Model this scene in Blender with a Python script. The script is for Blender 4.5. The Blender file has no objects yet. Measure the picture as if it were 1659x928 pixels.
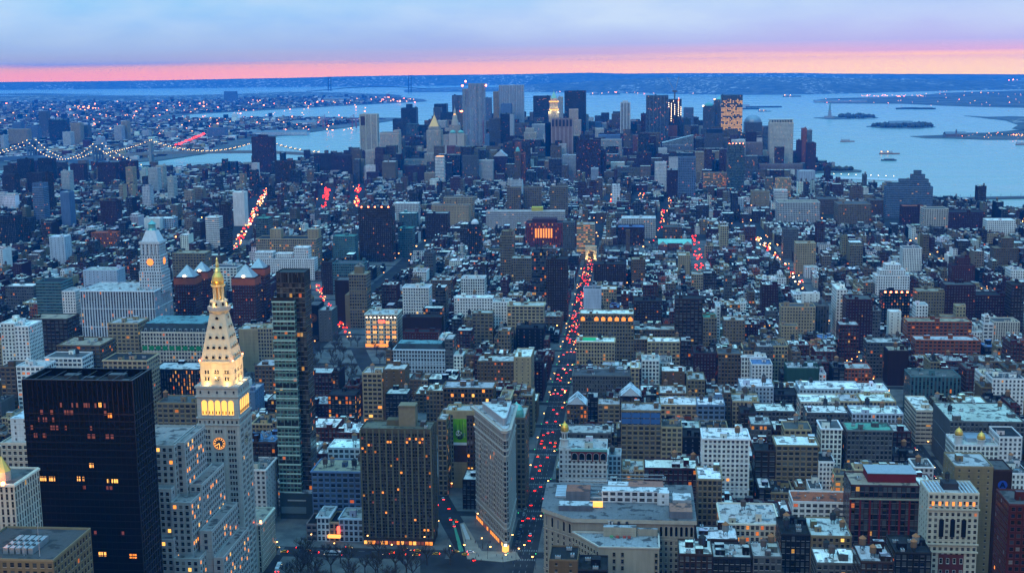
import bpy,math,random
import numpy as np
from mathutils import Matrix,Vector
R=random.Random(7)
sc=bpy.context.scene
col=sc.collection
rad=math.radians
G=rad(29.0)
AZ,PIT,ROLL,FPX=rad(203.578-209.0),rad(9.668),rad(-0.641),2115.0
CX,CY,CZ=-5.9*math.cos(G)-2.11*math.sin(G),-5.9*math.sin(G)+2.11*math.cos(G),340.9
CAM=np.array([CX,CY,CZ])
FW=np.array([math.sin(AZ)*math.cos(PIT),math.cos(AZ)*math.cos(PIT),-math.sin(PIT)])
RT0=np.array([math.cos(AZ),-math.sin(AZ),0.0])
UP0=np.cross(RT0,FW)
RT=RT0*math.cos(ROLL)+UP0*math.sin(ROLL)
UP=-RT0*math.sin(ROLL)+UP0*math.cos(ROLL)
cd=bpy.data.cameras.new("camera")
cam=bpy.data.objects.new("camera",cd)
col.objects.link(cam)
m=Matrix.Identity(4)
for r_ in range(3):
 m[r_][0],m[r_][1],m[r_][2],m[r_][3]=RT[r_],UP[r_],-FW[r_],CAM[r_]
cam.matrix_world=m
cd.sensor_fit='HORIZONTAL'
cd.sensor_width=36.0
cd.lens=FPX/1659.0*36.0
cd.clip_start=1.0
cd.clip_end=90000.0
sc.camera=cam
sc.render.engine='CYCLES'
sc.view_settings.view_transform='Standard'
sc.view_settings.look='None'
sc.view_settings.gamma=1.0
sc.view_settings.exposure=-0.3
cy=sc.cycles
cy.max_bounces=4
cy.diffuse_bounces=1
cy.glossy_bounces=2
cy.transmission_bounces=1
cy.volume_bounces=3
cy.use_denoising=True
cy.caustics_reflective=False
cy.caustics_refractive=False
world=bpy.data.worlds.new("World")
sc.world=world
world.use_nodes=True
SKY_STRENGTH=1.23
def build_world():
 nt=world.node_tree
 N,L=nt.nodes,nt.links
 N.clear()
 out=N.new('ShaderNodeOutputWorld')
 bg=N.new('ShaderNodeBackground')
 tc=N.new('ShaderNodeTexCoord')
 sep=N.new('ShaderNodeSeparateXYZ')
 L.new(tc.outputs['Generated'],sep.inputs[0])
 mp=N.new('ShaderNodeMapping');mp.inputs['Scale'].default_value=(4,4,60)
 L.new(tc.outputs['Generated'],mp.inputs[0])
 nz=N.new('ShaderNodeTexNoise');nz.inputs['Scale'].default_value=1.0;nz.inputs['Detail'].default_value=4
 L.new(mp.outputs[0],nz.inputs['Vector'])
 ad=N.new('ShaderNodeMath');ad.operation='MULTIPLY_ADD'
 L.new(nz.outputs['Fac'],ad.inputs[0]);ad.inputs[1].default_value=0.0064;ad.inputs[2].default_value=-0.0032
 el=N.new('ShaderNodeMath');el.operation='ADD'
 L.new(sep.outputs['Z'],el.inputs[0]);L.new(ad.outputs[0],el.inputs[1])
 def ramp(stops,lo,hi):
  mr=N.new('ShaderNodeMapRange');mr.inputs['From Min'].default_value=lo;mr.inputs['From Max'].default_value=hi
  L.new(el.outputs[0],mr.inputs['Value'])
  cr=N.new('ShaderNodeValToRGB')
  e=cr.color_ramp.elements
  while len(e)>1:e.remove(e[-1])
  for i,(p,c)in enumerate(stops):
   t=(p-lo)/(hi-lo)
   if i==0:
    e[0].position=t;e[0].color=(*c,1)
   else:
    q=e.new(t);q.color=(*c,1)
  L.new(mr.outputs[0],cr.inputs[0])
  return cr
 lo,hi=-0.012,0.075
 left=ramp([(-0.012,SKY_L[0]),(-0.003,SKY_L[1]),(0.0012,SKY_L[2]),(0.0040,SKY_L[3]),(0.014,SKY_L[4]),(0.032,SKY_L[5]),(0.06,SKY_L[6])],lo,hi)
 right=ramp([(-0.012,SKY_R[0]),(-0.002,SKY_R[1]),(0.0026,SKY_R[2]),(0.0066,SKY_R[3]),(0.014,SKY_R[4]),(0.032,SKY_R[5]),(0.06,SKY_R[6])],lo,hi)
 mr=N.new('ShaderNodeMapRange');mr.inputs['From Min'].default_value=-0.45;mr.inputs['From Max'].default_value=0.30
 mr.interpolation_type='SMOOTHSTEP'
 L.new(sep.outputs['X'],mr.inputs['Value'])
 mx=N.new('ShaderNodeMix');mx.data_type='RGBA'
 L.new(mr.outputs[0],mx.inputs[0]);L.new(left.outputs[0],mx.inputs[6]);L.new(right.outputs[0],mx.inputs[7])
 mp2=N.new('ShaderNodeMapping');mp2.inputs['Scale'].default_value=(6,6,20);mp2.inputs['Location'].default_value=(2.3,.4,.2)
 L.new(tc.outputs['Generated'],mp2.inputs[0])
 n2=N.new('ShaderNodeTexNoise');n2.inputs['Scale'].default_value=1.0;n2.inputs['Detail'].default_value=5;n2.inputs['Roughness'].default_value=.5
 L.new(mp2.outputs[0],n2.inputs['Vector'])
 m2=N.new('ShaderNodeMapRange');m2.inputs['From Min'].default_value=.36;m2.inputs['From Max'].default_value=.66;m2.inputs['To Min'].default_value=0;m2.inputs['To Max'].default_value=1
 L.new(n2.outputs['Fac'],m2.inputs['Value'])
 up=N.new('ShaderNodeMapRange');up.inputs['From Min'].default_value=.008;up.inputs['From Max'].default_value=.03
 L.new(sep.outputs['Z'],up.inputs['Value'])
 ml=N.new('ShaderNodeMath');ml.operation='MULTIPLY';L.new(m2.outputs[0],ml.inputs[0]);L.new(up.outputs[0],ml.inputs[1])
 ml2=N.new('ShaderNodeMath');ml2.operation='MULTIPLY';L.new(ml.outputs[0],ml2.inputs[0]);ml2.inputs[1].default_value=.9
 cl=N.new('ShaderNodeMix');cl.data_type='RGBA'
 L.new(ml2.outputs[0],cl.inputs[0]);L.new(mx.outputs[2],cl.inputs[6]);cl.inputs[7].default_value=(*SKY_CLOUD,1)
 sky=N.new('ShaderNodeTexSky');sky.sky_type='NISHITA';sky.sun_disc=False
 sky.sun_elevation=rad(1.5);sky.sun_rotation=rad(25)
 sk=N.new('ShaderNodeVectorMath');sk.operation='SCALE';sk.inputs['Scale'].default_value=0.03
 L.new(sky.outputs[0],sk.inputs[0])
 dome=N.new('ShaderNodeVectorMath');dome.operation='ADD';L.new(sk.outputs[0],dome.inputs[0])
 dz=N.new('ShaderNodeMapRange');dz.inputs['From Min'].default_value=.22;dz.inputs['From Max'].default_value=.92
 L.new(sep.outputs['Z'],dz.inputs['Value'])
 dm=N.new('ShaderNodeMix');dm.data_type='RGBA';dm.inputs[6].default_value=(*SKY_RIM,1);dm.inputs[7].default_value=(*SKY_DOME,1)
 L.new(dz.outputs[0],dm.inputs[0]);L.new(dm.outputs[2],dome.inputs[1])
 hi_=N.new('ShaderNodeMapRange');hi_.inputs['From Min'].default_value=.055;hi_.inputs['From Max'].default_value=.25
 L.new(sep.outputs['Z'],hi_.inputs['Value'])
 fin=N.new('ShaderNodeMix');fin.data_type='RGBA'
 L.new(hi_.outputs[0],fin.inputs[0]);L.new(cl.outputs[2],fin.inputs[6]);L.new(dome.outputs[0],fin.inputs[7])
 L.new(fin.outputs[2],bg.inputs['Color']);bg.inputs['Strength'].default_value=SKY_STRENGTH
 L.new(bg.outputs[0],out.inputs[0])
SKY_L=[(2.5,.68,.0),(2.4,.68,.0),(1.9,.72,.05),(.52,.52,.66),(.37,.51,.78),(.29,.56,.93),(.26,.68,1.02)]
SKY_R=[(2.6,1.45,.0),(2.5,1.28,.0),(2.1,.98,.15),(1.0,.54,.66),(.58,.52,.86),(.53,.60,.95),(.40,.68,.98)]
SKY_CLOUD=(.64,.78,.97)
SKY_RIM,SKY_DOME=(.04,.19,.48),(.62,1.66,2.52)
build_world()
fill_sun_d=bpy.data.lights.new("sun",'SUN')  # added warm fill from behind the viewer, to brighten the walls facing it
fill_sun_d.energy=0.9
fill_sun_d.angle=rad(25)
fill_sun_d.color=(1.0,.72,.36)
sun=bpy.data.objects.new("sun",fill_sun_d)
sun.rotation_euler=(rad(58),0,rad(-24))
col.objects.link(sun)
def ray(px,py):
 return FW+RT*((px-829.5)/FPX)-UP*((py-464.0)/FPX)
def at_z(px,py,z):
 d=ray(px,py);t=(z-CZ)/d[2]
 return CAM+d*t
def at_y(px,py,Y):
 d=ray(px,py);t=(Y-CY)/d[1]
 return CAM+d*t
def proj(p):
 d=np.asarray(p,float)-CAM
 z=d@FW
 return 829.5+FPX*(d@RT)/z,464.0-FPX*(d@UP)/z
def zg(s):
 if s<2500:return 10.0
 if s>4000:return 3.5
 return 10.0-6.5*(s-2500)/1500
def ll(lat,lon):
 e,n=(lon+73.9857)*84390,(lat-40.7483)*111050
 return(-(e*math.cos(G)-n*math.sin(G)),-(e*math.sin(G)+n*math.cos(G)))
MATS={}
def new_mat(name):
 mt=bpy.data.materials.new(name);mt.use_nodes=True
 nt=mt.node_tree;nt.nodes.clear()
 o=nt.nodes.new('ShaderNodeOutputMaterial')
 b=nt.nodes.new('ShaderNodeBsdfPrincipled')
 nt.links.new(b.outputs[0],o.inputs[0])
 MATS[name]=mt
 mt.cycles.emission_sampling='NONE'
 return mt,nt,b
def mth(nt,op,a,b=None,c=None):
 n=nt.nodes.new('ShaderNodeMath');n.operation=op
 for i,x in enumerate((a,b,c)):
  if x is None:continue
  if isinstance(x,(int,float)):n.inputs[i].default_value=x
  else:nt.links.new(x,n.inputs[i])
 return n.outputs[0]
def mixc(nt,f,a,b,mode='MIX'):
 n=nt.nodes.new('ShaderNodeMix');n.data_type='RGBA';n.blend_type=mode
 for i,x in((0,f),(6,a),(7,b)):
  if isinstance(x,(int,float)):n.inputs[i].default_value=x
  elif isinstance(x,tuple):n.inputs[i].default_value=(*x,1)
  else:nt.links.new(x,n.inputs[i])
 return n.outputs[2]
def noise(nt,scale,detail=3,vec=None,dim='3D',rough=.55):
 n=nt.nodes.new('ShaderNodeTexNoise');n.inputs['Scale'].default_value=scale;n.inputs['Detail'].default_value=detail
 n.inputs['Roughness'].default_value=rough
 if vec is None:
  g=nt.nodes.new('ShaderNodeNewGeometry');vec=g.outputs['Position']
 nt.links.new(vec,n.inputs['Vector'])
 return n.outputs['Fac']
def attr(nt,name):
 n=nt.nodes.new('ShaderNodeAttribute');n.attribute_name=name
 return n
def facade_material():
 mt,nt,b=new_mat('facade')
 N,L=nt.nodes,nt.links
 c=attr(nt,'col');s=attr(nt,'sty');u=attr(nt,'win')
 ss=N.new('ShaderNodeSeparateColor');L.new(s.outputs['Color'],ss.inputs[0])
 su=N.new('ShaderNodeSeparateXYZ');L.new(u.outputs['Vector'],su.inputs[0])
 fx=mth(nt,'FRACT',su.outputs[0]);fy=mth(nt,'FRACT',su.outputs[1])
 ix=mth(nt,'FLOOR',su.outputs[0]);iy=mth(nt,'FLOOR',su.outputs[1])
 ax=mth(nt,'ABSOLUTE',mth(nt,'SUBTRACT',fx,.5));ay=mth(nt,'ABSOLUTE',mth(nt,'SUBTRACT',fy,.5))
 hw=mth(nt,'MULTIPLY',ss.outputs[0],.5);hh=mth(nt,'MULTIPLY',ss.outputs[1],.5)
 inx=mth(nt,'LESS_THAN',ax,hw);iny=mth(nt,'LESS_THAN',ay,hh)
 win=mth(nt,'MULTIPLY',inx,iny)
 sy=mth(nt,'SUBTRACT',mth(nt,'SUBTRACT',.5,fy),hh)
 sill=mth(nt,'MULTIPLY',mth(nt,'MULTIPLY',mth(nt,'GREATER_THAN',sy,0.0),mth(nt,'LESS_THAN',sy,.07)),inx)
 cv=N.new('ShaderNodeCombineXYZ');L.new(ix,cv.inputs[0]);L.new(iy,cv.inputs[1]);L.new(mth(nt,'MULTIPLY',s.outputs['Alpha'],517.3),cv.inputs[2])
 wn=N.new('ShaderNodeTexWhiteNoise');wn.noise_dimensions='3D';L.new(cv.outputs[0],wn.inputs[0])
 sw=N.new('ShaderNodeSeparateColor');L.new(wn.outputs['Color'],sw.inputs[0])
 lit=mth(nt,'LESS_THAN',wn.outputs['Value'],mth(nt,'MULTIPLY',ss.outputs[2],.6))
 litm=mth(nt,'MULTIPLY',lit,win)
 g=N.new('ShaderNodeNewGeometry')
 n1=noise(nt,.055,3,g.outputs['Position'])
 mp=N.new('ShaderNodeMapping');mp.inputs['Scale'].default_value=(1.0,1.0,.08);L.new(g.outputs['Position'],mp.inputs[0])
 n2=noise(nt,.5,2,mp.outputs[0])
 k=mth(nt,'ADD',mth(nt,'MULTIPLY',n1,.5),mth(nt,'MULTIPLY_ADD',n2,.7,.40))
 wall=N.new('ShaderNodeVectorMath');wall.operation='SCALE';L.new(c.outputs['Color'],wall.inputs[0]);L.new(k,wall.inputs['Scale'])
 w2=mixc(nt,mth(nt,'MULTIPLY',sill,.45),wall.outputs[0],(.55,.54,.5))
 belt=mth(nt,'LESS_THAN',fy,.06)
 w3=mixc(nt,mth(nt,'MULTIPLY',belt,.28),w2,(.03,.03,.03))
 gl=N.new('ShaderNodeValToRGB');e=gl.color_ramp.elements
 e[0].position=0;e[0].color=(.003,.004,.005,1);e[1].position=.6;e[1].color=(.007,.009,.012,1)
 q=e.new(.78);q.color=(.02,.028,.036,1);q=e.new(1.0);q.color=(.08,.09,.09,1)
 L.new(sw.outputs[1],gl.inputs[0])
 fw=mth(nt,'MULTIPLY',mth(nt,'LESS_THAN',ax,mth(nt,'SUBTRACT',hw,.045)),mth(nt,'LESS_THAN',ay,mth(nt,'SUBTRACT',hh,.03)))
 bar_=mth(nt,'GREATER_THAN',mth(nt,'ABSOLUTE',mth(nt,'SUBTRACT',fy,.52)),.018)
 pane=mth(nt,'MULTIPLY',fw,bar_)
 bl=mth(nt,'MULTIPLY',mth(nt,'GREATER_THAN',mth(nt,'SUBTRACT',fy,.5),mth(nt,'MULTIPLY_ADD',sw.outputs[0],-1.1,.55)),mth(nt,'LESS_THAN',sw.outputs[1],.4))
 glb=mixc(nt,mth(nt,'MULTIPLY',bl,.55),gl.outputs[0],(.10,.095,.085))
 fr_=mixc(nt,.55,w3,(.05,.05,.052))
 base=mixc(nt,win,w3,mixc(nt,pane,fr_,glb))
 litm=mth(nt,'MULTIPLY',litm,mth(nt,'MULTIPLY',pane,mth(nt,'MULTIPLY_ADD',bl,-.5,1.0)))
 L.new(base,b.inputs['Base Color'])
 L.new(mth(nt,'MULTIPLY_ADD',win,-.62,.85),b.inputs['Roughness']);L.new(mth(nt,'MULTIPLY_ADD',win,.2,.05),b.inputs['Specular IOR Level'])
 lc=N.new('ShaderNodeValToRGB');e=lc.color_ramp.elements
 e[0].position=0;e[0].color=(1,.15,.01,1);e[1].position=1;e[1].color=(1,.55,.10,1)
 q=e.new(.55);q.color=(1,.28,.02,1)
 L.new(sw.outputs[2],lc.inputs[0])
 L.new(lc.outputs[0],b.inputs['Emission Color'])
 L.new(mth(nt,'MULTIPLY',litm,mth(nt,'MULTIPLY_ADD',sw.outputs[0],1.5,.7)),b.inputs['Emission Strength'])
 return mt
def roof_material():
 mt,nt,b=new_mat('roofing')
 N,L=nt.nodes,nt.links
 c=attr(nt,'col')
 n1=noise(nt,.07,5);n2=noise(nt,.6,3);n3=noise(nt,.16,4)
 k=mth(nt,'ADD',mth(nt,'MULTIPLY',n1,.8),mth(nt,'MULTIPLY_ADD',n2,.5,.35))
 v=N.new('ShaderNodeVectorMath');v.operation='SCALE';L.new(c.outputs['Color'],v.inputs[0]);L.new(k,v.inputs['Scale'])
 mr=N.new('ShaderNodeMapRange');mr.inputs['From Min'].default_value=.54;mr.inputs['From Max'].default_value=.60
 L.new(n3,mr.inputs['Value'])
 o=mixc(nt,mth(nt,'MULTIPLY',mr.outputs[0],.8),v.outputs[0],(.03,.031,.034))
 sp_=N.new('ShaderNodeSeparateXYZ');gq=N.new('ShaderNodeNewGeometry');L.new(gq.outputs['Position'],sp_.inputs[0])
 n4=noise(nt,.05,2)
 seam=mth(nt,'LESS_THAN',mth(nt,'FRACT',mth(nt,'MULTIPLY_ADD',sp_.outputs[0],.31,mth(nt,'MULTIPLY',n4,2.0))),.10)
 o=mixc(nt,mth(nt,'MULTIPLY',seam,.22),o,(.05,.05,.05))
 n5=noise(nt,.035,4)
 mr2=N.new('ShaderNodeMapRange');mr2.inputs['From Min'].default_value=.45;mr2.inputs['From Max'].default_value=.68;L.new(n5,mr2.inputs['Value'])
 o=mixc(nt,mth(nt,'MULTIPLY',mr2.outputs[0],.6),o,mixc(nt,1.0,o,(.55,.5,.46),'MULTIPLY'))
 L.new(o,b.inputs['Base Color']);b.inputs['Roughness'].default_value=.75;b.inputs['Specular IOR Level'].default_value=.1
 return mt
def plain(name,rough=.7,metal=0.0,nscale=.4,amp=.5):
 """surface that takes its colour from the mesh attribute, with uneven wear"""
 mt,nt,b=new_mat(name)
 c=attr(nt,'col');n1=noise(nt,nscale,3)
 v=nt.nodes.new('ShaderNodeVectorMath');v.operation='SCALE';nt.links.new(c.outputs['Color'],v.inputs[0])
 nt.links.new(mth(nt,'MULTIPLY_ADD',n1,amp,1-amp/2),v.inputs['Scale'])
 nt.links.new(v.outputs[0],b.inputs['Base Color'])
 b.inputs['Roughness'].default_value=rough;b.inputs['Metallic'].default_value=metal;b.inputs['Specular IOR Level'].default_value=.06 if rough>.6 else.3
 return mt
def emit(name,c,s,base=(.05,.05,.05)):
 mt,nt,b=new_mat(name)
 b.inputs['Base Color'].default_value=(*base,1)
 b.inputs['Emission Color'].default_value=(*c,1);b.inputs['Emission Strength'].default_value=s
 return mt
facade_material();roof_material()
plain('stone',.8);plain('metal',.4,.6);plain('gloss',.25);plain('matte',.9,0,.15,.7);plain('glass',.12,0,.05,.3)
plain('gilt',.32,.75,.8,.3)
emit('glow_red',(1,.012,.003),15);emit('glow_head',(1,.72,.42),14);emit('glow_lamp',(1,.42,.10),16)
emit('glow_shop',(1,.42,.08),2.4);emit('glow_win',(1,.28,.025),2.1);emit('glow_win_pale',(1,.48,.08),2.3)
emit('glow_white',(.85,.95,1),4);emit('glow_green',(.05,1,.3),3.5);emit('glow_cable',(1,.58,.20),9)
emit('glow_beacon',(1,.16,.05),30);emit('glow_far',(1,.38,.10),7);emit('glow_gold',(1,.52,.12),1.1);emit('glow_neon',(1,.08,.04),5)
class MB:
 def __init__(s):
  s.v=[];s.f=[];s.m=[];s.uv=[];s.c=[];s.s=[];s.mats=[]
 def mi(s,name):
  if name not in s.mats:s.mats.append(name)
  return s.mats.index(name)
 def face(s,pts,mat,c=(.5,.5,.5),sty=(0,0,0,0),uv=None):
  i=len(s.v);s.v.extend(pts);n=len(pts)
  s.f.append(tuple(range(i,i+n)));s.m.append(s.mi(mat))
  s.c.append((c[0],c[1],c[2],1.0));s.s.append(sty)
  s.uv.extend(uv if uv is not None else[(0,0)]*n)
 def wallq(s,a,b,z0,z1,c,sty,bays=1,floors=1,mat='facade'):
  s.face([(a[0],a[1],z0),(b[0],b[1],z0),(b[0],b[1],z1),(a[0],a[1],z1)],mat,c,sty,[(0,0),(bays,0),(bays,floors),(0,floors)])
 def box(s,x0,x1,y0,y1,z0,z1,mat,c,bottom=False,top=True,T=None):
  P=[(x0,y0,z0),(x1,y0,z0),(x1,y1,z0),(x0,y1,z0),(x0,y0,z1),(x1,y0,z1),(x1,y1,z1),(x0,y1,z1)]
  if T:P=[T(*p)for p in P]
  Q=[(0,1,5,4),(1,2,6,5),(2,3,7,6),(3,0,4,7)]
  if top:Q.append((4,5,6,7))
  if bottom:Q.append((3,2,1,0))
  for q in Q:s.face([P[k]for k in q],mat,c)
 def prism(s,poly,z0,z1,mat,c,top=True,topmat=None,topc=None):
  n=len(poly)
  for i in range(n):
   a,b=poly[i],poly[(i+1)%n]
   s.face([(a[0],a[1],z0),(b[0],b[1],z0),(b[0],b[1],z1),(a[0],a[1],z1)],mat,c)
  if top:s.face([(p[0],p[1],z1)for p in poly],topmat or mat,topc or c)
 def cone(s,x,y,z0,z1,r0,r1,mat,c,n=10,cap=True,a0=0.0):
  for i in range(n):
   t0,t1=a0+2*math.pi*i/n,a0+2*math.pi*(i+1)/n
   p=[(x+r0*math.cos(t0),y+r0*math.sin(t0),z0),(x+r0*math.cos(t1),y+r0*math.sin(t1),z0)]
   if r1>1e-6:
    p+=[(x+r1*math.cos(t1),y+r1*math.sin(t1),z1),(x+r1*math.cos(t0),y+r1*math.sin(t0),z1)]
   else:p+=[(x,y,z1)]
   s.face(p,mat,c)
  if cap and r1>1e-6:
   s.face([(x+r1*math.cos(a0+2*math.pi*i/n),y+r1*math.sin(a0+2*math.pi*i/n),z1)for i in range(n)],mat,c)
 def lathe(s,x,y,prof,mat,c,n=12,a0=0.0):
  for(r0,z0),(r1,z1)in zip(prof[:-1],prof[1:]):
   if r0<1e-6 and r1<1e-6:continue
   s.cone(x,y,z0,z1,max(r0,1e-4),r1,mat,c,n,False,a0)
 def pyr(s,x0,x1,y0,y1,z0,z1,mat,c):
  ax,ay=(x0+x1)/2,(y0+y1)/2
  P=[(x0,y0,z0),(x1,y0,z0),(x1,y1,z0),(x0,y1,z0)]
  for i in range(4):s.face([P[i],P[(i+1)%4],(ax,ay,z1)],mat,c)
 def bar(s,p,q,w,mat,c):
  p,q=Vector(p),Vector(q);d=(q-p)
  if d.length<1e-6:return
  d.normalize();a=d.cross(Vector((0,0,1)))
  if a.length<1e-3:a=d.cross(Vector((1,0,0)))
  a.normalize();b=d.cross(a);a*=w/2;b*=w/2
  P=[p-a-b,p+a-b,p+a+b,p-a+b];Q=[x+(q-p)for x in P]
  for i in range(4):
   j=(i+1)%4
   s.face([tuple(P[j]),tuple(P[i]),tuple(Q[i]),tuple(Q[j])],mat,c)
  s.face([tuple(x)for x in P],mat,c);s.face([tuple(x)for x in reversed(Q)],mat,c)
 def mesh(s,name):
  me=bpy.data.meshes.new(name)
  me.from_pydata(s.v,[],s.f)
  for k in s.mats:me.materials.append(MATS[k])
  me.polygons.foreach_set('material_index',s.m)
  uvl=me.uv_layers.new(name='win')
  uvl.data.foreach_set('uv',np.array(s.uv,dtype=np.float32).ravel())
  a=me.attributes.new('col','FLOAT_COLOR','FACE');a.data.foreach_set('color',np.array(s.c,dtype=np.float32).ravel())
  a=me.attributes.new('sty','FLOAT_COLOR','FACE');a.data.foreach_set('color',np.array(s.s,dtype=np.float32).ravel())
  me.update()
  return me
 def build(s,name,parent=None,kind=None,loc=None):
  if not s.v:return None
  return link(name,s.mesh(name),parent,kind,loc)
def link(name,data,parent=None,kind=None,loc=None,rz=0.0):
 o=bpy.data.objects.new(name,data);col.objects.link(o)
 if parent is not None:o.parent=parent
 if kind:o['kind']=kind
 if loc is not None:o.location=loc
 if rz:o.rotation_euler=(0,0,rz)
 return o
def tag(o,label,cat,group=None):
 o['label']=label;o['category']=cat
 if group:o['group']=group
 return o
def thing(name,label,cat,loc=(0,0,0),group=None,rz=0.0):
 return tag(link(name,None,None,None,loc,rz),label,cat,group)
WALL=dict(limestone=(0.4733,0.4339,0.3494),white=(0.6720,0.6600,0.6120),cream=(0.3312,0.2530,0.1426),beige=(0.1722,0.1271,0.0697),tan=(0.1189,0.0738,0.0369),brown=(0.0272,0.0136,0.0088),brick=(0.0638,0.0127,0.0085),orange=(0.2565,0.0617,0.0209),grey=(0.0820,0.0820,0.0779),dark=(0.0084,0.0091,0.0112),black=(0.0072,0.0072,0.0090),blue=(0.0984,0.1558,0.2460),teal=(0.0574,0.1312,0.1394),glass=(0.0492,0.1066,0.1640),pale=(0.4588,0.4588,0.4370),pink=(0.2214,0.1558,0.1394),green=(0.0246,0.0615,0.0451),maroon=(0.0360,0.0088,0.0112),silver=(0.3564,0.4158,0.4653))
WORD=dict(limestone='pale stone',white='white',cream='cream',beige='beige',tan='tan',brown='brown',brick='red brick',orange='orange brick',grey='grey',dark='charcoal',black='black',blue='blue',teal='teal',glass='glass',pale='pale',pink='pinkish',green='dark green',maroon='maroon',silver='silvery')
ROOF=dict(white=(.80,.78,.72),silver=(.44,.43,.41),grey=(.085,.085,.085),dark=(.015,.015,.016),rust=(.36,.095,.04),tan=(.30,.25,.18),green=(.10,.30,.22),blue=(.10,.18,.34))
STY=dict(grid=(.56,.58,3.3,3.7),wide=(.74,.60,4.6,4.0),loft=(.70,.68,3.2,4.0),vert=(.48,.82,2.6,3.7),band=(.97,.45,4.0,3.8),glass=(.90,.84,3.0,4.0),blank=(0,0,6,4),small=(.48,.50,3.2,3.3),few=(.22,.40,6.5,3.8),pier=(.55,.97,3.4,3.8))
def volume_mat():
 mt=bpy.data.materials.new('air');mt.use_nodes=True
 nt=mt.node_tree;nt.nodes.clear()
 o=nt.nodes.new('ShaderNodeOutputMaterial');v=nt.nodes.new('ShaderNodeVolumePrincipled')
 v.inputs['Color'].default_value=(*HAZE_COL,1);v.inputs['Density'].default_value=HAZE_D
 v.inputs['Anisotropy'].default_value=0.0
 nt.links.new(v.outputs[0],o.inputs['Volume'])
 mt.cycles.homogeneous_volume=True
 MATS['air']=mt
HAZE_COL,HAZE_D=(.0,.31,1.0),4.1e-5
volume_mat()
FAR=22600.0
mb=MB();mb.mats.append('air')
mb.box(-17500,13000,-600,FAR,-2,400,'air',(1,1,1),bottom=True)
haze=mb.build('haze',kind='stuff')
def water_mat():
 mt,nt,b=new_mat('water')
 g=nt.nodes.new('ShaderNodeNewGeometry')
 mp=nt.nodes.new('ShaderNodeMapping');mp.inputs['Scale'].default_value=(.0016,.012,1)
 nt.links.new(g.outputs['Position'],mp.inputs[0])
 n=noise(nt,1.0,4,mp.outputs[0])
 b.inputs['Base Color'].default_value=(.27,.42,.37,1)
 nt.links.new(mth(nt,'MULTIPLY_ADD',n,.22,.16),b.inputs['Roughness'])
 b.inputs['Specular IOR Level'].default_value=.5
 bp=nt.nodes.new('ShaderNodeBump');bp.inputs['Strength'].default_value=.5;bp.inputs['Distance'].default_value=3.0
 n2=noise(nt,.02,5)
 nt.links.new(n2,bp.inputs['Height']);nt.links.new(bp.outputs[0],b.inputs['Normal'])
water_mat()
def land_mat(name,c1,c2,sc_):
 mt,nt,b=new_mat(name)
 n=noise(nt,sc_,6)
 mr=nt.nodes.new('ShaderNodeMapRange');mr.inputs['From Min'].default_value=.38;mr.inputs['From Max'].default_value=.62
 nt.links.new(n,mr.inputs['Value'])
 o=mixc(nt,mr.outputs[0],c1,c2)
 if name=='woods':
  sp=mth(nt,'MULTIPLY',mth(nt,'GREATER_THAN',noise(nt,.02,2),.60),mth(nt,'GREATER_THAN',noise(nt,.0009,3),.50))
  o=mixc(nt,mth(nt,'MULTIPLY',sp,.7),o,(.55,.55,.52))
 nt.links.new(o,b.inputs['Base Color']);b.inputs['Roughness'].default_value=.95;b.inputs['Specular IOR Level'].default_value=.08
land_mat('far_land',(.05,.06,.055),(.14,.14,.13),.004)
land_mat('woods',(.06,.075,.075),(.13,.14,.13),.01)
land_mat('asphalt',(.02,.021,.024),(.036,.037,.04),.05)
land_mat('paving',(.08,.08,.08),(.13,.127,.12),.08)
land_mat('plaza',(.22,.19,.155),(.28,.245,.20),.12)
mb=MB()
mb.face([(-17200,-300,0),(12700,-300,0),(12700,FAR-50,0),(-17200,FAR-50,0)],'water')
mb.build('water',kind='structure')
def poly_land(name,pts,z,mat,kind='structure'):
 mb=MB();P=[(p[0],p[1])for p in pts]
 mb.prism(P,-1.5,z,mat,(.2,.2,.2))
 return mb.build(name,kind=kind)
MAN=[ll(*p)for p in[(40.7350,-73.9738),(40.7275,-73.9710),(40.7190,-73.9730),(40.7110,-73.9760),(40.7095,-73.9860),(40.7083,-73.9985),(40.7050,-74.0030),(40.7015,-74.0100),(40.7003,-74.0150),(40.7045,-74.0180),(40.7090,-74.0185),(40.7180,-74.0168),(40.7190,-74.0130),(40.7265,-74.0112),(40.7330,-74.0102),(40.7420,-74.0090),(40.7500,-74.0085),(40.7600,-74.0050),(40.7600,-73.9600),(40.7420,-73.9700)]]
def span_at(poly,s):
 xs=[]
 for i in range(len(poly)):
  (x0,y0),(x1,y1)=poly[i],poly[(i+1)%len(poly)]
  if(y0<=s<y1)or(y1<=s<y0):xs.append(x0+(x1-x0)*(s-y0)/(y1-y0))
 return(min(xs),max(xs))if xs else None
mb=MB()
rows=[]
s=-200.0
while s<6100:
 q=span_at(MAN,s)
 if q:rows.append((s,q[0],q[1]))
 s+=50
for(s0,a0,b0),(s1,a1,b1)in zip(rows[:-1],rows[1:]):
 z0,z1=zg(s0),zg(s1)
 mb.face([(a0,s0,z0),(b0,s0,z0),(b1,s1,z1),(a1,s1,z1)],'asphalt')
 mb.face([(b0,s0,-1),(b1,s1,-1),(b1,s1,z1),(b0,s0,z0)],'paving')
 mb.face([(a1,s1,-1),(a0,s0,-1),(a0,s0,z0),(a1,s1,z1)],'paving')
mb.build('ground',kind='structure')
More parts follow.
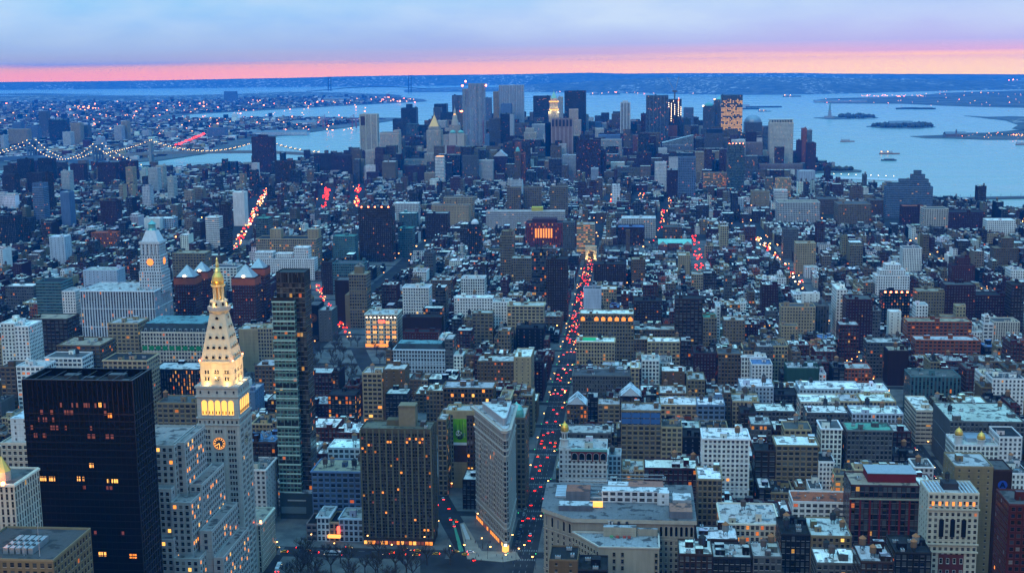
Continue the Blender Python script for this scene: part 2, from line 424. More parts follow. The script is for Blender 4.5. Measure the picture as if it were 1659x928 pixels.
poly_land('brooklyn_land',[ll(*p)for p in[(40.7060,-73.9700),(40.7050,-73.9885),(40.7035,-73.9945),(40.6990,-73.9990),(40.6920,-74.0025),(40.6845,-74.0105),(40.6755,-74.0190),(40.6700,-74.0130),(40.6690,-74.0010),(40.6600,-74.0060),(40.6500,-74.0230),(40.6430,-74.0360),(40.6370,-74.0385),(40.6200,-74.0410),(40.6085,-74.0360),(40.5990,-74.0160),(40.5850,-74.0020),(40.5800,-73.9800),(40.5780,-73.9300),(40.5900,-73.8500),(40.6600,-73.8400),(40.7400,-73.8600),(40.7130,-73.9630)]],3.0,'far_land')
poly_land('harbour_island',[ll(*p)for p in[(40.6935,-74.0145),(40.6925,-74.0190),(40.6880,-74.0230),(40.6840,-74.0260),(40.6850,-74.0215),(40.6890,-74.0125)]],2.5,'woods')
def px_land(name,pts,z,mat):
 return poly_land(name,[tuple(at_z(x,y,0)[:2])for x,y in pts],z,mat)
px_land('statue_island',[(1318,191.5),(1340,190),(1380,188),(1412,189),(1423,191.5),(1400,193),(1350,194)],2.0,'woods')
px_land('wooded_island',[(1403,205.5),(1425,203),(1470,201),(1505,203),(1516,206.5),(1490,209),(1430,208.5)],2.0,'woods')
px_land('terminal_land',[(1475,221.5),(1520,220),(1560,216),(1600,216),(1662,210),(1662,227),(1600,227),(1545,225),(1500,224.5)],2.0,'far_land')
px_land('shore_park',[(1562,188),(1600,190),(1640,189),(1662,190),(1662,212),(1640,209),(1650,203),(1630,196),(1600,192.5)],2.0,'woods')
px_land('port_land',[(1318,163),(1340,160),(1400,158.5),(1480,156),(1530,151),(1662,147),(1662,175),(1600,174),(1535,172),(1460,168.5),(1340,168)],2.0,'far_land')
def ridge(name,pts,mat,thick=900,zb=0.0,bump=0.0,seed=1):
 """hills: pts = (px, y of shore line, y of crest); each column is put at its own true distance"""
 rr=random.Random(seed);mb=MB();rows=[]
 xs=[]
 for(x0,a0,c0),(x1,a1,c1)in zip(pts[:-1],pts[1:]):
  n=max(1,int((x1-x0)/7))
  for i in range(n):
   t=i/n;xs.append((x0+(x1-x0)*t,a0+(a1-a0)*t,c0+(c1-c0)*t))
 xs.append(pts[-1])
 for x,a,c in xs:
  p=at_z(x,a,zb);d=p-CAM;hd=math.hypot(d[0],d[1]);k=(hd+thick)/hd
  e=ray(x,c+rr.uniform(-bump,bump));he=math.hypot(e[0],e[1]);z=CZ+e[2]/he*(hd+thick)
  f=lambda q:(CAM[0]+d[0]*q,CAM[1]+d[1]*q)
  rows.append([(*f(1),zb-1),(*f((hd+thick*.45)/hd),zb+(z-zb)*.62),(*f(k),z),(*f((hd+thick*1.9)/hd),zb-1)])
 for r0,r1 in zip(rows[:-1],rows[1:]):
  for i in range(3):mb.face([r0[i],r1[i],r1[i+1],r0[i+1]],mat)
 o=mb.build(name,kind='structure')
 for p in o.data.polygons:p.use_smooth=True
 return o
YFAR=lambda x:139.5-(x/1659.0)*16
def far_ridge():
 prof=[(-60,133.5),(100,132.5),(250,130.5),(380,128),(480,126.2),(560,124),(680,122),(780,121),(830,120.5),(900,119),(960,118),(1010,119.5),(1100,118.7),(1200,118.7),(1290,118.3),(1350,119.5),(1450,120),(1560,120.3),(1720,121)]
 mb=MB();rows=[]
 rr=random.Random(3)
 for(x0,c0),(x1,c1)in zip(prof[:-1],prof[1:]):
  for i in range(8):
   t=i/8;x=x0+(x1-x0)*t;c=c0+(c1-c0)*t+rr.uniform(-.12,.12)
   e=ray(x,c);k=21800/e[1]
   z=CZ+e[2]*k;X=CAM[0]+e[0]*k
   rows.append([(CAM[0]+e[0]*k*.98,21350,-1),(X,CAM[1]+21800,z),(X*1.02,FAR-100,-1)])
 for r0,r1 in zip(rows[:-1],rows[1:]):
  for i in range(2):mb.face([r0[i],r1[i],r1[i+1],r0[i+1]],'woods')
 mb.build('far_highlands',kind='structure')
far_ridge()
ridge('staten_hills',[(655,150.5,147),(690,150,143),(740,149.5,142),(800,149,141.5),(860,149.5,137),(920,150.5,134),(990,151.5,130),(1060,152,126.5),(1130,153.5,125.5),(1200,154,124),(1260,154,125.5),(1320,153,126),(1400,151.5,127.5),(1480,149,129),(1560,147,130),(1700,145,131)],'woods',1400,0,.25,4)
ridge('bay_ridge_hills',[(-40,168,158),(40,167,156),(70,166,154.5),(170,167,157),(280,165,155),(380,162,152.5),(470,158,149),(560,156,150),(640,159,155),(672,161,160)],'woods',900,0,.3,6)
ridge('barrier_spit',[(-40,155,152.5),(60,154.5,151.5),(120,154.3,152.6),(170,153.6,152.9)],'woods',300,0,.1,8)
S_OF=lambda k:845+(23-k)*80.5
AVES=[(-1420,12),(-1230,13),(-1040,14),(-850,14),(-666,15),(-520,9),(-391,21),(-81,15),(235,15),(492,15),(770,15),(1040,14),(1290,14)]
def pxl(*pts):return[tuple(at_z(x,y,10)[:2])for x,y in pts]
BWAY=[(-30,560),(-112,830),(-150,940),(-258,1266),(-330,1480)]
CORR=[([(-81,300),(-81,2215)],15),(BWAY,14),([(240,300),(240,2330),(190,2700)],15),(pxl((378,408),(408,350),(434,303)),22),(pxl((522,342),(531,303)),18),(pxl((576,338),(581,296)),16),(pxl((562,548),(516,462)),20),(pxl((1134,440),(1126,383)),11),(pxl((1056,398),(1078,340),(1092,305)),11),(pxl((978,340),(996,312)),12),(pxl((1022,344),(1042,310)),12),(pxl((1008,288),(1019,262)),14),(pxl((928,300),(937,282)),14),(pxl((1305,470),(1225,385)),13)]
SEEN0=[(521,532,337,3500),(573,582,335,3500),(1124,1136,436,2500),(1056,1076,396,2600)]
def seg_d(px,py,a,b):
 vx,vy=b[0]-a[0],b[1]-a[1];t=max(0,min(1,((px-a[0])*vx+(py-a[1])*vy)/(vx*vx+vy*vy)))
 return math.hypot(px-a[0]-vx*t,py-a[1]-vy*t)
def in_corridor(u0,u1,s0,s1):
 pts=[(u0,s0),(u1,s0),(u0,s1),(u1,s1),((u0+u1)/2,(s0+s1)/2),((u0+u1)/2,s0),((u0+u1)/2,s1),(u0,(s0+s1)/2),(u1,(s0+s1)/2)]
 for line,hw in CORR:
  for a,b in zip(line[:-1],line[1:]):
   if any(seg_d(x,y,a,b)<hw for x,y in pts):return True
 return False
PARKS=[(-246,-100,520,862),(-450,-272,1262,1515),(-235,116,2218,2380),(-260,-200,2500,2600)]
def streets():
 pav=MB();mk=MB()
 for k in range(27,3,-1):
  s0,s1=S_OF(k)+5.5,S_OF(k-1)-5.5
  for(ua,ha),(ub,hb)in zip(AVES[:-1],AVES[1:]):
   a,b=ua+ha-5.5,ub-hb+5.5
   if b<-1300 or a>1200:continue
   if s1<858 and a>-400 and b<-60:
    continue
   if a>-400 and b<-60 and s1<1520:
    mid=lambda s:next((p[0]+(q[0]-p[0])*(s-p[1])/(q[1]-p[1])for p,q in zip(BWAY[:-1],BWAY[1:])if p[1]<=s<=q[1]),-330)
    c0,c1=mid(s0),mid(s1)
    if c0+9<b:pav.prism([(c0+9,s0),(b,s0),(b,s1),(c1+9,s1)],10.0,10.15,'paving',(.2,.2,.2))
    pav.prism([(a,s0),(c0-9,s0),(c1-9,s1),(a,s1)],10.0,10.15,'paving',(.2,.2,.2))
    continue
   pav.prism([(a,s0),(b,s0),(b,s1),(a,s1)],10.0,10.15,'paving',(.2,.2,.2))
 pav.prism([(-245,560),(-118,560),(-128,700),(-150,832),(-245,832)],10,10.15,'paving',(.2,.2,.2))
 pav.build('pavement',kind='structure')
 W=(.17,.17,.17)
 def dash(u,s0,s1,w=.3):
  mk.face([(u-w,s0,10.03),(u+w,s0,10.03),(u+w,s1,10.03),(u-w,s1,10.03)],'stone',W)
 for u in(-85.2,-81,-76.8):
  s=560
  while s<1700:dash(u,s,s+4,.16);s+=11
 for u in(231,235.5,240):
  s=900
  while s<1500:dash(u,s,s+4,.16);s+=11
 for k in range(26,11,-1):
  for ds in(-8.5,8.5):
   for i in range(12):
    u=-90+i*1.6;c=S_OF(k)+ds
    mk.face([(u-.35,c-1.5,10.03),(u+.35,c-1.5,10.03),(u+.35,c+1.5,10.03),(u-.35,c+1.5,10.03)],'stone',W)
 for i in range(26):
  for u in(-104,-250,-132):
   if i<8:
    s=836+i*2.1
    mk.face([(u-1.6,s-.4,10.03),(u+1.6,s-.4,10.03),(u+1.6,s+.4,10.03),(u-1.6,s+.4,10.03)],'stone',W)
 s=-420
 while s<-110:mk.face([(s,844.8,10.03),(s+4,844.8,10.03),(s+4,845.2,10.03),(s,845.2,10.03)],'stone',W);s+=9
 mk.build('road_markings',kind='structure')
 mb=MB()
 g0=[tuple(at_z(x,y,10)[:2])for x,y in[(736,845),(750,893),(742,893),(729,848),(722,818),(730,800)]]
 g=[tuple(at_z(x,y,10.03))for x,y in[(733,844),(735,843),(751,892),(744,894)]]
 mb.face(g,'matte',(.06,.26,.17));mb.build('cycle_lane',kind='structure')
 mb=MB()
 pl=[tuple(at_z(x,y,10)[:2])for x,y in[(745,848),(762,842),(783,856),(806,893),(836,893),(843,905),(815,910),(757,905)]]
 mb.prism(pl,10.0,10.14,'plaza',(.3,.27,.22));mb.build('plaza',kind='structure')
 mb=MB()
 g=[tuple(at_z(x,y,10.145))for x,y in[(747,849),(751,848),(762,873),(755,873)]]
 mb.face(g,'stone',(.36,.38,.38));mb.build('pale_paving_patch',kind='structure')
streets()
BOXES=[];N_SOLO=430
FOOT=[]
SEEN=list(SEEN0)
MARK=[]
def free(u0,u1,s0,s1,pad=.4):
 return not any(a<u1-pad and b>u0+pad and c<s1-pad and d>s0+pad for a,b,c,d in FOOT)
def jit(c,r,a=.12):
 k=1+r.uniform(-a,a);return tuple(max(.004,x*k*(1+r.uniform(-a,a)*.35))for x in c)
def shell(mb,x0,x1,y0,y1,z0,z1,c,sty,r,lit=.05,side=None,back=True,roof=None,rmb=None,floors=None):
 """four walls (facade shader draws the ranks of windows) and, if asked, a roof deck"""
 def st(k,L):
  w,h,bay,fl=STY[k]
  b=max(1,round(L/bay));f=floors or max(1,round((z1-z0)/fl))
  return(w,h,lit,r.random()),b,f
 w,d=x1-x0,y1-y0
 q,b,f=st(sty,w);mb.wallq((x0,y0),(x1,y0),z0,z1,c,q,b,f)
 sd=side or sty
 q,b,f=st(sd,d);mb.wallq((x1,y0),(x1,y1),z0,z1,c,q,b,f)
 q,b,f=st(sd,d);mb.wallq((x0,y1),(x0,y0),z0,z1,c,q,b,f)
 q,b,f=st(sty,w);mb.wallq((x1,y1),(x0,y1),z0,z1,c,q,b,f)
 if roof is not None:
  (rmb or mb).face([(x0,y0,z1),(x1,y0,z1),(x1,y1,z1),(x0,y1,z1)],'roofing',roof)
def ring(mb,x0,x1,y0,y1,z0,z1,t,mat,c,out=0.0):
 x0-=out;x1+=out;y0-=out;y1+=out
 mb.box(x0,x1,y0,y0+t,z0,z1,mat,c,bottom=True);mb.box(x0,x1,y1-t,y1,z0,z1,mat,c,bottom=True)
 mb.box(x0,x0+t,y0+t,y1-t,z0,z1,mat,c,bottom=True);mb.box(x1-t,x1,y0+t,y1-t,z0,z1,mat,c,bottom=True)
_data={}
def shared(key,fn):
 if key not in _data:
  mb=MB();fn(mb);_data[key]=mb.mesh(key)
 return _data[key]
TANKC=[(.16,.10,.06),(.10,.075,.06),(.035,.037,.042),(.22,.22,.22)]
def tank_parts(k):
 c=TANKC[k%4]
 body=shared(f'water_tank_barrel_{k}',lambda m_:m_.lathe(0,0,[(1.85,3.0),(1.9,4.6),(1.8,6.6)],'matte',c,10))
 cap=shared(f'water_tank_cone_{k}',lambda m_:m_.cone(0,0,6.55,8.3,2.15,0,'matte',(.30,.13,.06)if k%3==0 else jit(c,R,.3),10))
 def legs(m_):
  for a in(45,135,225,315):
   x,y=1.35*math.cos(rad(a)),1.35*math.sin(rad(a));m_.bar((x,y,0),(x,y,3.0),.22,'metal',(.05,.05,.05))
  m_.box(-1.5,1.5,-1.5,1.5,2.75,3.0,'metal',(.05,.05,.05),bottom=True)
  m_.bar((-.95,-.95,.2),(.95,-.95,2.7),.12,'metal',(.05,.05,.05));m_.bar((.95,-.95,.2),(-.95,-.95,2.7),.12,'metal',(.05,.05,.05))
 return body,cap,shared('water_tank_frame',legs)
def water_tank(parent,x,y,z,k,sc_=1.0):
 b,c,l=tank_parts(k)
 o=link('water_tank',b,parent,None,(x,y,z));o.scale=(sc_,sc_,sc_)
 link('conical_cap',c,o);link('support_frame',l,o)
 return o
def baked_tank(mb,x,y,z,r):
 c=TANKC[r.randrange(4)]
 mb.box(x-1.4,x+1.4,y-1.4,y+1.4,z,z+2.6,'matte',(.04,.04,.045))
 mb.cone(x,y,z+2.6,z+6.2,1.9,1.85,'matte',c,7,False);mb.cone(x,y,z+6.1,z+7.8,2.15,0,'matte',(.28,.12,.06)if r.random()<.3 else jit(c,r,.4),7)
def clutter_spots(r,x0,x1,y0,y1,n,m_=2.5):
 out=[]
 for _ in range(n*5):
  if len(out)>=n:break
  if x1-x0<2*m_+.5 or y1-y0<2*m_+.5:break
  x,y=r.uniform(x0+m_,x1-m_),r.uniform(y0+m_,y1-m_)
  if all(abs(x-a)>5 or abs(y-b)>5 for a,b in out):out.append((x,y))
 return out
def bulkhead_mesh(w,d,h,c,roofc):
 mb=MB();mb.box(-w/2,w/2,-d/2,d/2,0,h,'matte',c,top=False);mb.face([(-w/2,-d/2,h),(w/2,-d/2,h),(w/2,d/2,h),(-w/2,d/2,h)],'roofing',roofc)
 mb.box(-.5,.5,-d/2-.06,-d/2,.02,2.1,'matte',(.05,.05,.055))
 return mb.mesh('bulkhead')
def ac_mesh(m_):
 m_.box(-1.5,1.5,-1.0,1.0,.3,1.9,'metal',(.45,.47,.48));m_.cone(-.7,0,1.9,2.15,.55,.55,'metal',(.06,.06,.06),8);m_.cone(.7,0,1.9,2.15,.55,.55,'metal',(.06,.06,.06),8)
 m_.box(-1.3,-1.0,-.9,.9,0,.3,'metal',(.1,.1,.1));m_.box(1.0,1.3,-.9,.9,0,.3,'metal',(.1,.1,.1))
def sky_mesh(m_):
 m_.box(-2.2,2.2,-1.2,1.2,0,.5,'metal',(.3,.31,.32),top=False)
 m_.face([(-2.2,-1.2,.5),(2.2,-1.2,.5),(2.2,0,1.3),(-2.2,0,1.3)],'glass',(.10,.16,.19));m_.face([(2.2,1.2,.5),(-2.2,1.2,.5),(-2.2,0,1.3),(2.2,0,1.3)],'glass',(.10,.16,.19))
 m_.face([(2.2,-1.2,.5),(2.2,1.2,.5),(2.2,0,1.3)],'metal',(.3,.3,.3));m_.face([(-2.2,1.2,.5),(-2.2,-1.2,.5),(-2.2,0,1.3)],'metal',(.3,.3,.3))
def vent_mesh(m_):
 m_.cone(0,0,0,1.3,.3,.3,'metal',(.3,.3,.31),8,False);m_.cone(0,0,1.3,1.75,.62,.1,'metal',(.3,.3,.31),8)
def rooftop(parent,r,x0,x1,y0,y1,z,wallc,roofc,tanks=0,bulk=1,ac=0,sky=0,vent=0):
 sp=clutter_spots(r,x0,x1,y0,y1,tanks+bulk+ac+sky+vent)
 r.shuffle(sp)
 for kind,n in(('b',bulk),('t',tanks),('a',ac),('s',sky),('v',vent)):
  for _ in range(n):
   if not sp:return
   x,y=sp.pop()
   if kind=='b':
    w,d,h=r.uniform(3,6.5),r.uniform(3,6),r.uniform(2.6,5)
    w=min(w,(x1-x0)*.5);d=min(d,(y1-y0)*.5)
    link('bulkhead',bulkhead_mesh(w,d,h,jit(wallc,r,.25),jit(roofc,r,.3)),parent,None,(x,y,z))
   elif kind=='t':water_tank(parent,x,y,z,r.randrange(4),r.uniform(.85,1.15))
   elif kind=='a':link('air_conditioner',shared('air_conditioner',ac_mesh),parent,None,(x,y,z),r.choice((0,math.pi/2)))
   elif kind=='s':link('skylight',shared('skylight',sky_mesh),parent,None,(x,y,z),r.choice((0,math.pi/2)))
   else:link('roof_vent',shared('roof_vent',vent_mesh),parent,None,(x,y,z))
def win_mesh(w,h,fc,kind,arch=False):
 mb=MB();t=.16
 gm,gc={'dark':('glass',(.005,.007,.009)),'sky':('glass',(.03,.042,.055)),'blind':('matte',(.16,.16,.15)),'lit':('glow_win',(1,1,1)),'pale':('glow_win_pale',(1,1,1))}[kind]  # sky panes: reflected sky is put into the glass colour
 if arch:
  n=7;top=h/2-w/2
  out=[(-w/2,-h/2),(w/2,-h/2)]+[(w/2*math.cos(math.pi*i/n),top+w/2*math.sin(math.pi*i/n))for i in range(n+1)]
 else:out=[(-w/2,-h/2),(w/2,-h/2),(w/2,h/2),(-w/2,h/2)]
 mb.face([(a,-.05,b)for a,b in out],gm,gc)
 k=1-2*t/w;o2=[(a/k if abs(a)>1e-6 else a,b*(h+2*t)/h)for a,b in out]
 n=len(out)
 for i in range(n):
  a,b,c,d=out[i],out[(i+1)%n],o2[(i+1)%n],o2[i]
  mb.face([(d[0],-.16,d[1]),(c[0],-.16,c[1]),(b[0],-.16,b[1]),(a[0],-.16,a[1])],'stone',fc)
  mb.face([(a[0],-.16,a[1]),(b[0],-.16,b[1]),(b[0],-.05,b[1]),(a[0],-.05,a[1])],'stone',fc)
  mb.face([(c[0],-.16,c[1]),(d[0],-.16,d[1]),(d[0],0,d[1]),(c[0],0,c[1])],'stone',fc)
 mb.box(-w/2-t,w/2+t,-.34,-.165,-h/2-.42,-h/2-.17,'stone',fc,bottom=True)
 if not arch and kind!='lit':mb.box(-w/2,w/2,-.10,-.055,-.05,.05,'stone',tuple(x*.6 for x in fc))
 return mb
def windows(parent,spots,w,h,fc,r,lit=.06,most=100,arch=False,kinds=None):
 """spots: (x, y, z, turn) with z the middle of the opening; each window is a part, past 100 one rest part"""
 lib={k:win_mesh(w,h,fc,k,arch)for k in('dark','sky','blind','lit','pale')}
 dat={k:v.mesh('window')for k,v in lib.items()}
 rest=MB()
 lit*=.6;spots=sorted(spots,key=lambda p:-p[2])
 for i,(x,y,z,a)in enumerate(spots):
  q=r.random()
  k='lit' if q<lit*.7 else 'pale' if q<lit else 'blind' if q<lit+.05 else 'sky' if q<lit+.15 else 'dark'
  if kinds:k=kinds(i,x,z,a)or k
  if i<most:link('window',dat[k],parent,None,(x,y,z),a)
  else:
   ca,sa=math.cos(a),math.sin(a);s_=lib[k];base=len(rest.v);ui=0
   for fi,f in enumerate(s_.f):
    pts=[(x+p[0]*ca-p[1]*sa,y+p[0]*sa+p[1]*ca,z+p[2])for p in(s_.v[j]for j in f)]
    rest.face(pts,s_.mats[s_.m[fi]],s_.c[fi][:3])
 if rest.v:rest.build('lower_windows',parent,'stuff')
def face_spots(x0,x1,y,z0,z1,bays,floors,turn=0,skip=None):
 out=[]
 for j in range(floors):
  for i in range(bays):
   if skip and skip(i,j):continue
   t=x0+(x1-x0)*(i+.5)/bays;z=z0+(z1-z0)*(j+.5)/floors
   if turn==0:out.append((t,y,z,0))
   elif turn>0:out.append((y,t,z,math.pi/2))
   else:out.append((y,t,z,-math.pi/2))
 return out
def building(name,label,cat,u0,u1,s0,s1,h,wall,sty,roof,lit=.05,side=None,group=None,tiers=(),tanks=0,bulk=1,ac=0,sky=0,vent=0,cornice=False,par=1.0,win=None,shop=False,top=None,seed=None,wallc=None,z0=None,belt=0,geo=True,base=None,crown=None,litf=None):
 """one building: an Empty with wall, parapet, cornice, roof, rooftop parts. local x across, y away, z up"""
 r=random.Random(seed if seed is not None else int(abs(u0)*13+s0*7))
 z=zg(s0)if z0 is None else z0
 cx,cy_=(u0+u1)/2,(s0+s1)/2
 e=thing(name,label,cat,(cx,cy_,z),group)
 c=wallc or jit(WALL[wall],r,.08);rc=jit(ROOF[roof],r,.15)
 X0,X1,Y0,Y1=u0-cx,u1-cx,s0-cy_,s1-cy_
 FOOT.append((u0,u1,s0,s1));BOXES.append((u0,u1,s0,s1,h))
 wl=MB();rf=MB();pr=MB();cn=MB();trim=tuple(min(.7,x*1.25+.02)for x in c)
 boxes=[(X0,X1,Y0,Y1,0,h)]
 for a0,a1,b0,b1,f0,f1 in tiers:
  boxes.append((X0+(X1-X0)*a0,X0+(X1-X0)*a1,Y0+(Y1-Y0)*b0,Y0+(Y1-Y0)*b1,h*f0,h*f1))
 if tiers:boxes[0]=(X0,X1,Y0,Y1,0,h*tiers[0][4])
 for i,(a,b,p,q,lo,hi)in enumerate(boxes):
  k=par if hi-lo>4 else.5
  st_='blank' if(win and i==0)else sty
  shell(wl,a,b,p,q,lo,hi-k,c,st_,r,lit,side if not win else 'blank')
  rf.face([(a+.3,p+.3,hi-k),(b-.3,p+.3,hi-k),(b-.3,q-.3,hi-k),(a+.3,q-.3,hi-k)],'roofing',rc)
  if not cornice:ring(pr,a,b,p,q,hi-k,hi,.35,'stone',trim)
  else:
   ring(pr,a,b,p,q,hi-k,hi-.1,.35,'stone',trim)
   ring(cn,a,b,p,q,hi-k-.6,hi,.9,'stone',trim,.7)if False else None
   for(xa,xb,ya,yb)in((a-.7,b+.7,p-.7,p-.003),(b+.003,b+.7,p,q),(a-.7,a-.003,p,q)):
    cn.box(xa,xb,ya,yb,hi-1.5,hi-.4,'stone',trim,bottom=True)
 for j in range(belt):
  zz=h*(j+1)/(belt+1)if belt>1 else 6.5
  for(xa,xb,ya,yb)in((X0-.3,X1+.3,Y0-.3,Y0-.003),(X1+.003,X1+.3,Y0,Y1),(X0-.3,X0-.003,Y0,Y1)):
   cn.box(xa,xb,ya,yb,zz-.35,zz+.35,'stone',trim,bottom=True)
 wl.build('wall',e);rf.build('roof',e);pr.build('parapet',e);cn.build('cornice',e)
 a,b,p,q,lo,hi=boxes[-1]if tiers else boxes[0]
 if win:
  wf,wh,bay,fl=STY[sty]
  f=max(1,round((h-1)/fl));fh=(h-1)/f
  sp=[]
  nb=max(1,round((X1-X0)/bay));sp+=face_spots(X0+.6,X1-.6,Y0,0,h-1,nb,f)
  sb=max(1,round((Y1-Y0)/bay))
  if 'r' in win:sp+=face_spots(Y0+.6,Y1-.6,X1,0,h-1,sb,f,1)
  if 'l' in win:sp+=face_spots(Y0+.6,Y1-.6,X0,0,h-1,sb,f,-1)
  windows(e,[s_ for s_ in sp if s_[2]>5 or not shop],(X1-X0)/nb*wf,fh*wh*.95,trim,r,lit,arch=False,kinds=litf)
 if shop:
  nb=max(2,round((X1-X0)/7))
  for i in range(nb):
   xa=X0+(X1-X0)*i/nb;wd=(X1-X0)/nb
   m_=MB();m_.face([(xa+.8,Y0-.06,.7),(xa+wd-.8,Y0-.06,.7),(xa+wd-.8,Y0-.06,4.0),(xa+.8,Y0-.06,4.0)],'glow_shop' if r.random()<.75 else 'glass',(.03,.03,.03))
   m_.box(xa+.6,xa+wd-.6,Y0-1.2,Y0-.08,4.2,4.5,'matte',(.06,.05,.05),bottom=True)
   m_.build('shop_window',e)
 zr=hi-par
 rooftop(e,r,a,b,p,q,zr,c,rc,tanks,bulk,ac,sky,vent)
 if top:top(e,a,b,p,q,zr,c,rc,r)
 return e
CR=dict(a=(0,560,.3966),b=(400,560,.3966),c=(800,560,.3966),d=(1200,560,.3967),e=(0,300,.3233),f=(400,300,.3233),g=(800,300,.3233),h=(1200,300,.3232),i=(0,90,.2586),j=(380,90,.2586),k=(760,90,.2586),l=(1140,90,.3128),m=(570,110,.21555),n=(840,110,.21555),o=(1060,110,.21555),p=(860,460,.2586),q=(1130,460,.2586),r=(1390,460,.25865),s=(560,460,.2587),t=(0,440,.2587),u=(860,680,.2671),v=(1100,680,.2671),w=(1360,680,.2672),x=(430,640,.3102),P=(0,0,1))
def snap(S):
 best=None
 for k in range(28,4,-1):
  for off in(9.5,40.5):
   v=S_OF(k)+off
   if best is None or abs(v-S)<abs(best-S):best=v
 return best
def place(crop,xl,xr,yt,h=None,S=None,snapit=True):
 ox,oy,k=CR[crop]
 a,b,t=ox+xl*k,ox+xr*k,oy+yt*k
 m_=(a+b)/2
 if S is None:
  S=at_z(m_,t,10+h)[1]
  if S<2250 and snapit:S=snap(S)
 u0,u1=at_y(a,t,S)[0],at_y(b,t,S)[0]
 z=at_y(m_,t,S)[2]
 return u0,u1,S,z-zg(S),(a,b,t)
HERO=[]
def H(crop,xl,xr,yt,yb,h,D,wall,sty,roof,lit=.06,name='loft_building',label=None,mark=None,S=None,**o):
 HERO.append(dict(crop=crop,xl=xl,xr=xr,yt=yt,yb=yb,h=h,D=D,wall=wall,sty=sty,roof=roof,lit=lit,name=name,label=label,mark=mark,S=S,o=o))
AP,OF,TW,LO='apartment_building','office_building','office_tower','loft_building'
H('u',690,1010,290,520,46,22,'maroon','loft','white',.10,LO,'dark red brick loft with a long white roof and white parapet wall','dark red brick loft',tanks=1,bulk=2,ac=2)
H('v',115,262,355,680,58,28,'beige','loft','white',.06,LO,'narrow beige loft tower with an arched row of top windows','arched beige loft tower',tanks=0,bulk=1,ac=2,cornice=True,win='',litf=lambda i,x,z,a:'lit' if 14<z<19 else None)
H('v',145,430,110,445,62,28,'white','grid','white',.03,LO,'tall pale loft with ranks of small windows and a dark cornice line','tall pale loft',tanks=1,bulk=2,ac=3,cornice=True,win='l',belt=2)
H('v',590,848,150,355,40,26,'beige','wide','white',.03,LO,'beige loft with three wide dark window bays under a pale attic','wide-bayed beige loft',tanks=0,bulk=2,ac=3,cornice=True,win='')
H('v',460,598,185,340,34,22,'brown','wide','dark',.08,LO,'low dark brown loft with broad shop-like windows','dark brown loft',tanks=1)
H('v',640,805,55,105,40,24,'cream','wide','grey',.03,LO,None,None,tanks=1)
H('v',865,990,50,250,46,26,'white','loft','grey',.03,LO,'narrow whitish loft with round-topped upper windows','narrow whitish loft',cornice=True,tanks=1,win='')
H('w',48,325,60,255,44,24,'grey','loft','green',.02,LO,'broad grey loft with an arcade of paired arched windows at the top','broad arcaded grey loft',cornice=True,tanks=0,bulk=2,ac=2,win='',belt=1)
H('w',325,435,68,160,36,24,'maroon','loft','silver',.02,LO,None,None,tanks=1)
H('v',825,945,250,355,36,24,'white','grid','dark',.05,LO,'small white loft with a dark mansard-like roof hut','small white loft',tanks=1,win='l')
H('v',690,1040,495,640,30,24,'white','wide','rust',.03,LO,'white low loft under a flat rust-red roof with a cooling tower','rust-roofed white loft',tanks=0,bulk=0,ac=1,vent=5)
H('v',945,1030,335,400,36,15,'cream','wide','grey',.75,LO,'small cream loft with four bright yellow lit windows',None)
H('v',255,610,625,830,42,40,'limestone','loft','silver',.55,OF,'pale stone arcaded block with a band of glowing amber windows','amber-lit arcaded block',tanks=1,bulk=2,ac=4,sky=2,vent=4,cornice=True,belt=2,win='',litf=lambda i,x,z,a:('pale' if(i*7)%5<3 else 'lit')if 20<z<33 and(i*13)%7<5 else None)
H('w',70,490,395,760,52,30,'maroon','glass','tan',.03,OF,'wide glass-fronted block with dark red piers and a red penthouse','red-penthouse glass block',bulk=0,ac=2,special='redpent')
H('w',540,850,440,990,74,24,'limestone','grid','silver',.03,TW,'ornate pale stone tower with a dark red brick centre panel and ribbed metal roof','ornate pale tower',bulk=0,tanks=0,special='ornate',side='few')
H('w',700,935,280,940,78,30,'beige','few','silver',.03,TW,'tall beige slab with one column of dark windows','tall beige slab',S=None,bulk=1)
H('w',938,1050,300,990,74,22,'brown','blank','grey',0,TW,'windowless dark brown wall tower with a round blue emblem near the top','blue emblem tower',bulk=0,special='emblem')
H('w',1030,1200,510,1000,96,26,'brick','grid','grey',.02,AP,'dark red brick apartment tower with a pale roof edge','dark brick apartment tower',bulk=1,side='grid',win='l')
H('w',700,965,150,240,40,38,'white','loft','silver',.02,OF,'white stepped block crowned by two golden domes','twin gold-domed block',special='golddomes',bulk=1,ac=2)
H('w',930,1110,100,240,42,30,'white','grid','dark',.06,LO,'white loft with regular square windows and a planted roof edge','planted-roof white loft',tanks=0,win='')
H('d',855,1160,308,440,44,60,'grey','loft','silver',.02,OF,'long grey cast-stone block with a curved dark parapet on its roof','long curved-parapet block',tanks=2,bulk=2,ac=4,side='blank',belt=2)
H('d',718,800,262,375,30,50,'limestone','band','white',.05,OF,'low white-roofed store block with long pale bands of windows along the avenue','banded avenue block',bulk=2,side='band')
H('d',695,900,125,200,38,30,'teal','pier','grey',.05,LO,'long dark blue-green iron-fronted loft','blue-green iron loft',bulk=2,ac=2)
H('d',190,322,90,145,42,28,'green','blank','silver',0,LO,'dark building wrapped in green-black scaffold netting','netted building',tanks=2,bulk=2,ac=3)
H('d',425,535,92,155,36,24,'orange','loft','silver',.10,LO,'orange brick block with square windows by the crossing','orange brick block',ac=2)
H('d',45,130,75,145,40,26,'white','grid','blue',.02,LO,'white loft with a pale blue roof hut and small windows','white loft with blue hut',ac=1)
H('d',0,135,165,210,36,30,'silver','grid','white',.01,LO,None,None,tanks=2)
H('d',140,235,200,260,34,28,'dark','loft','dark',.02,LO,None,None,tanks=3)
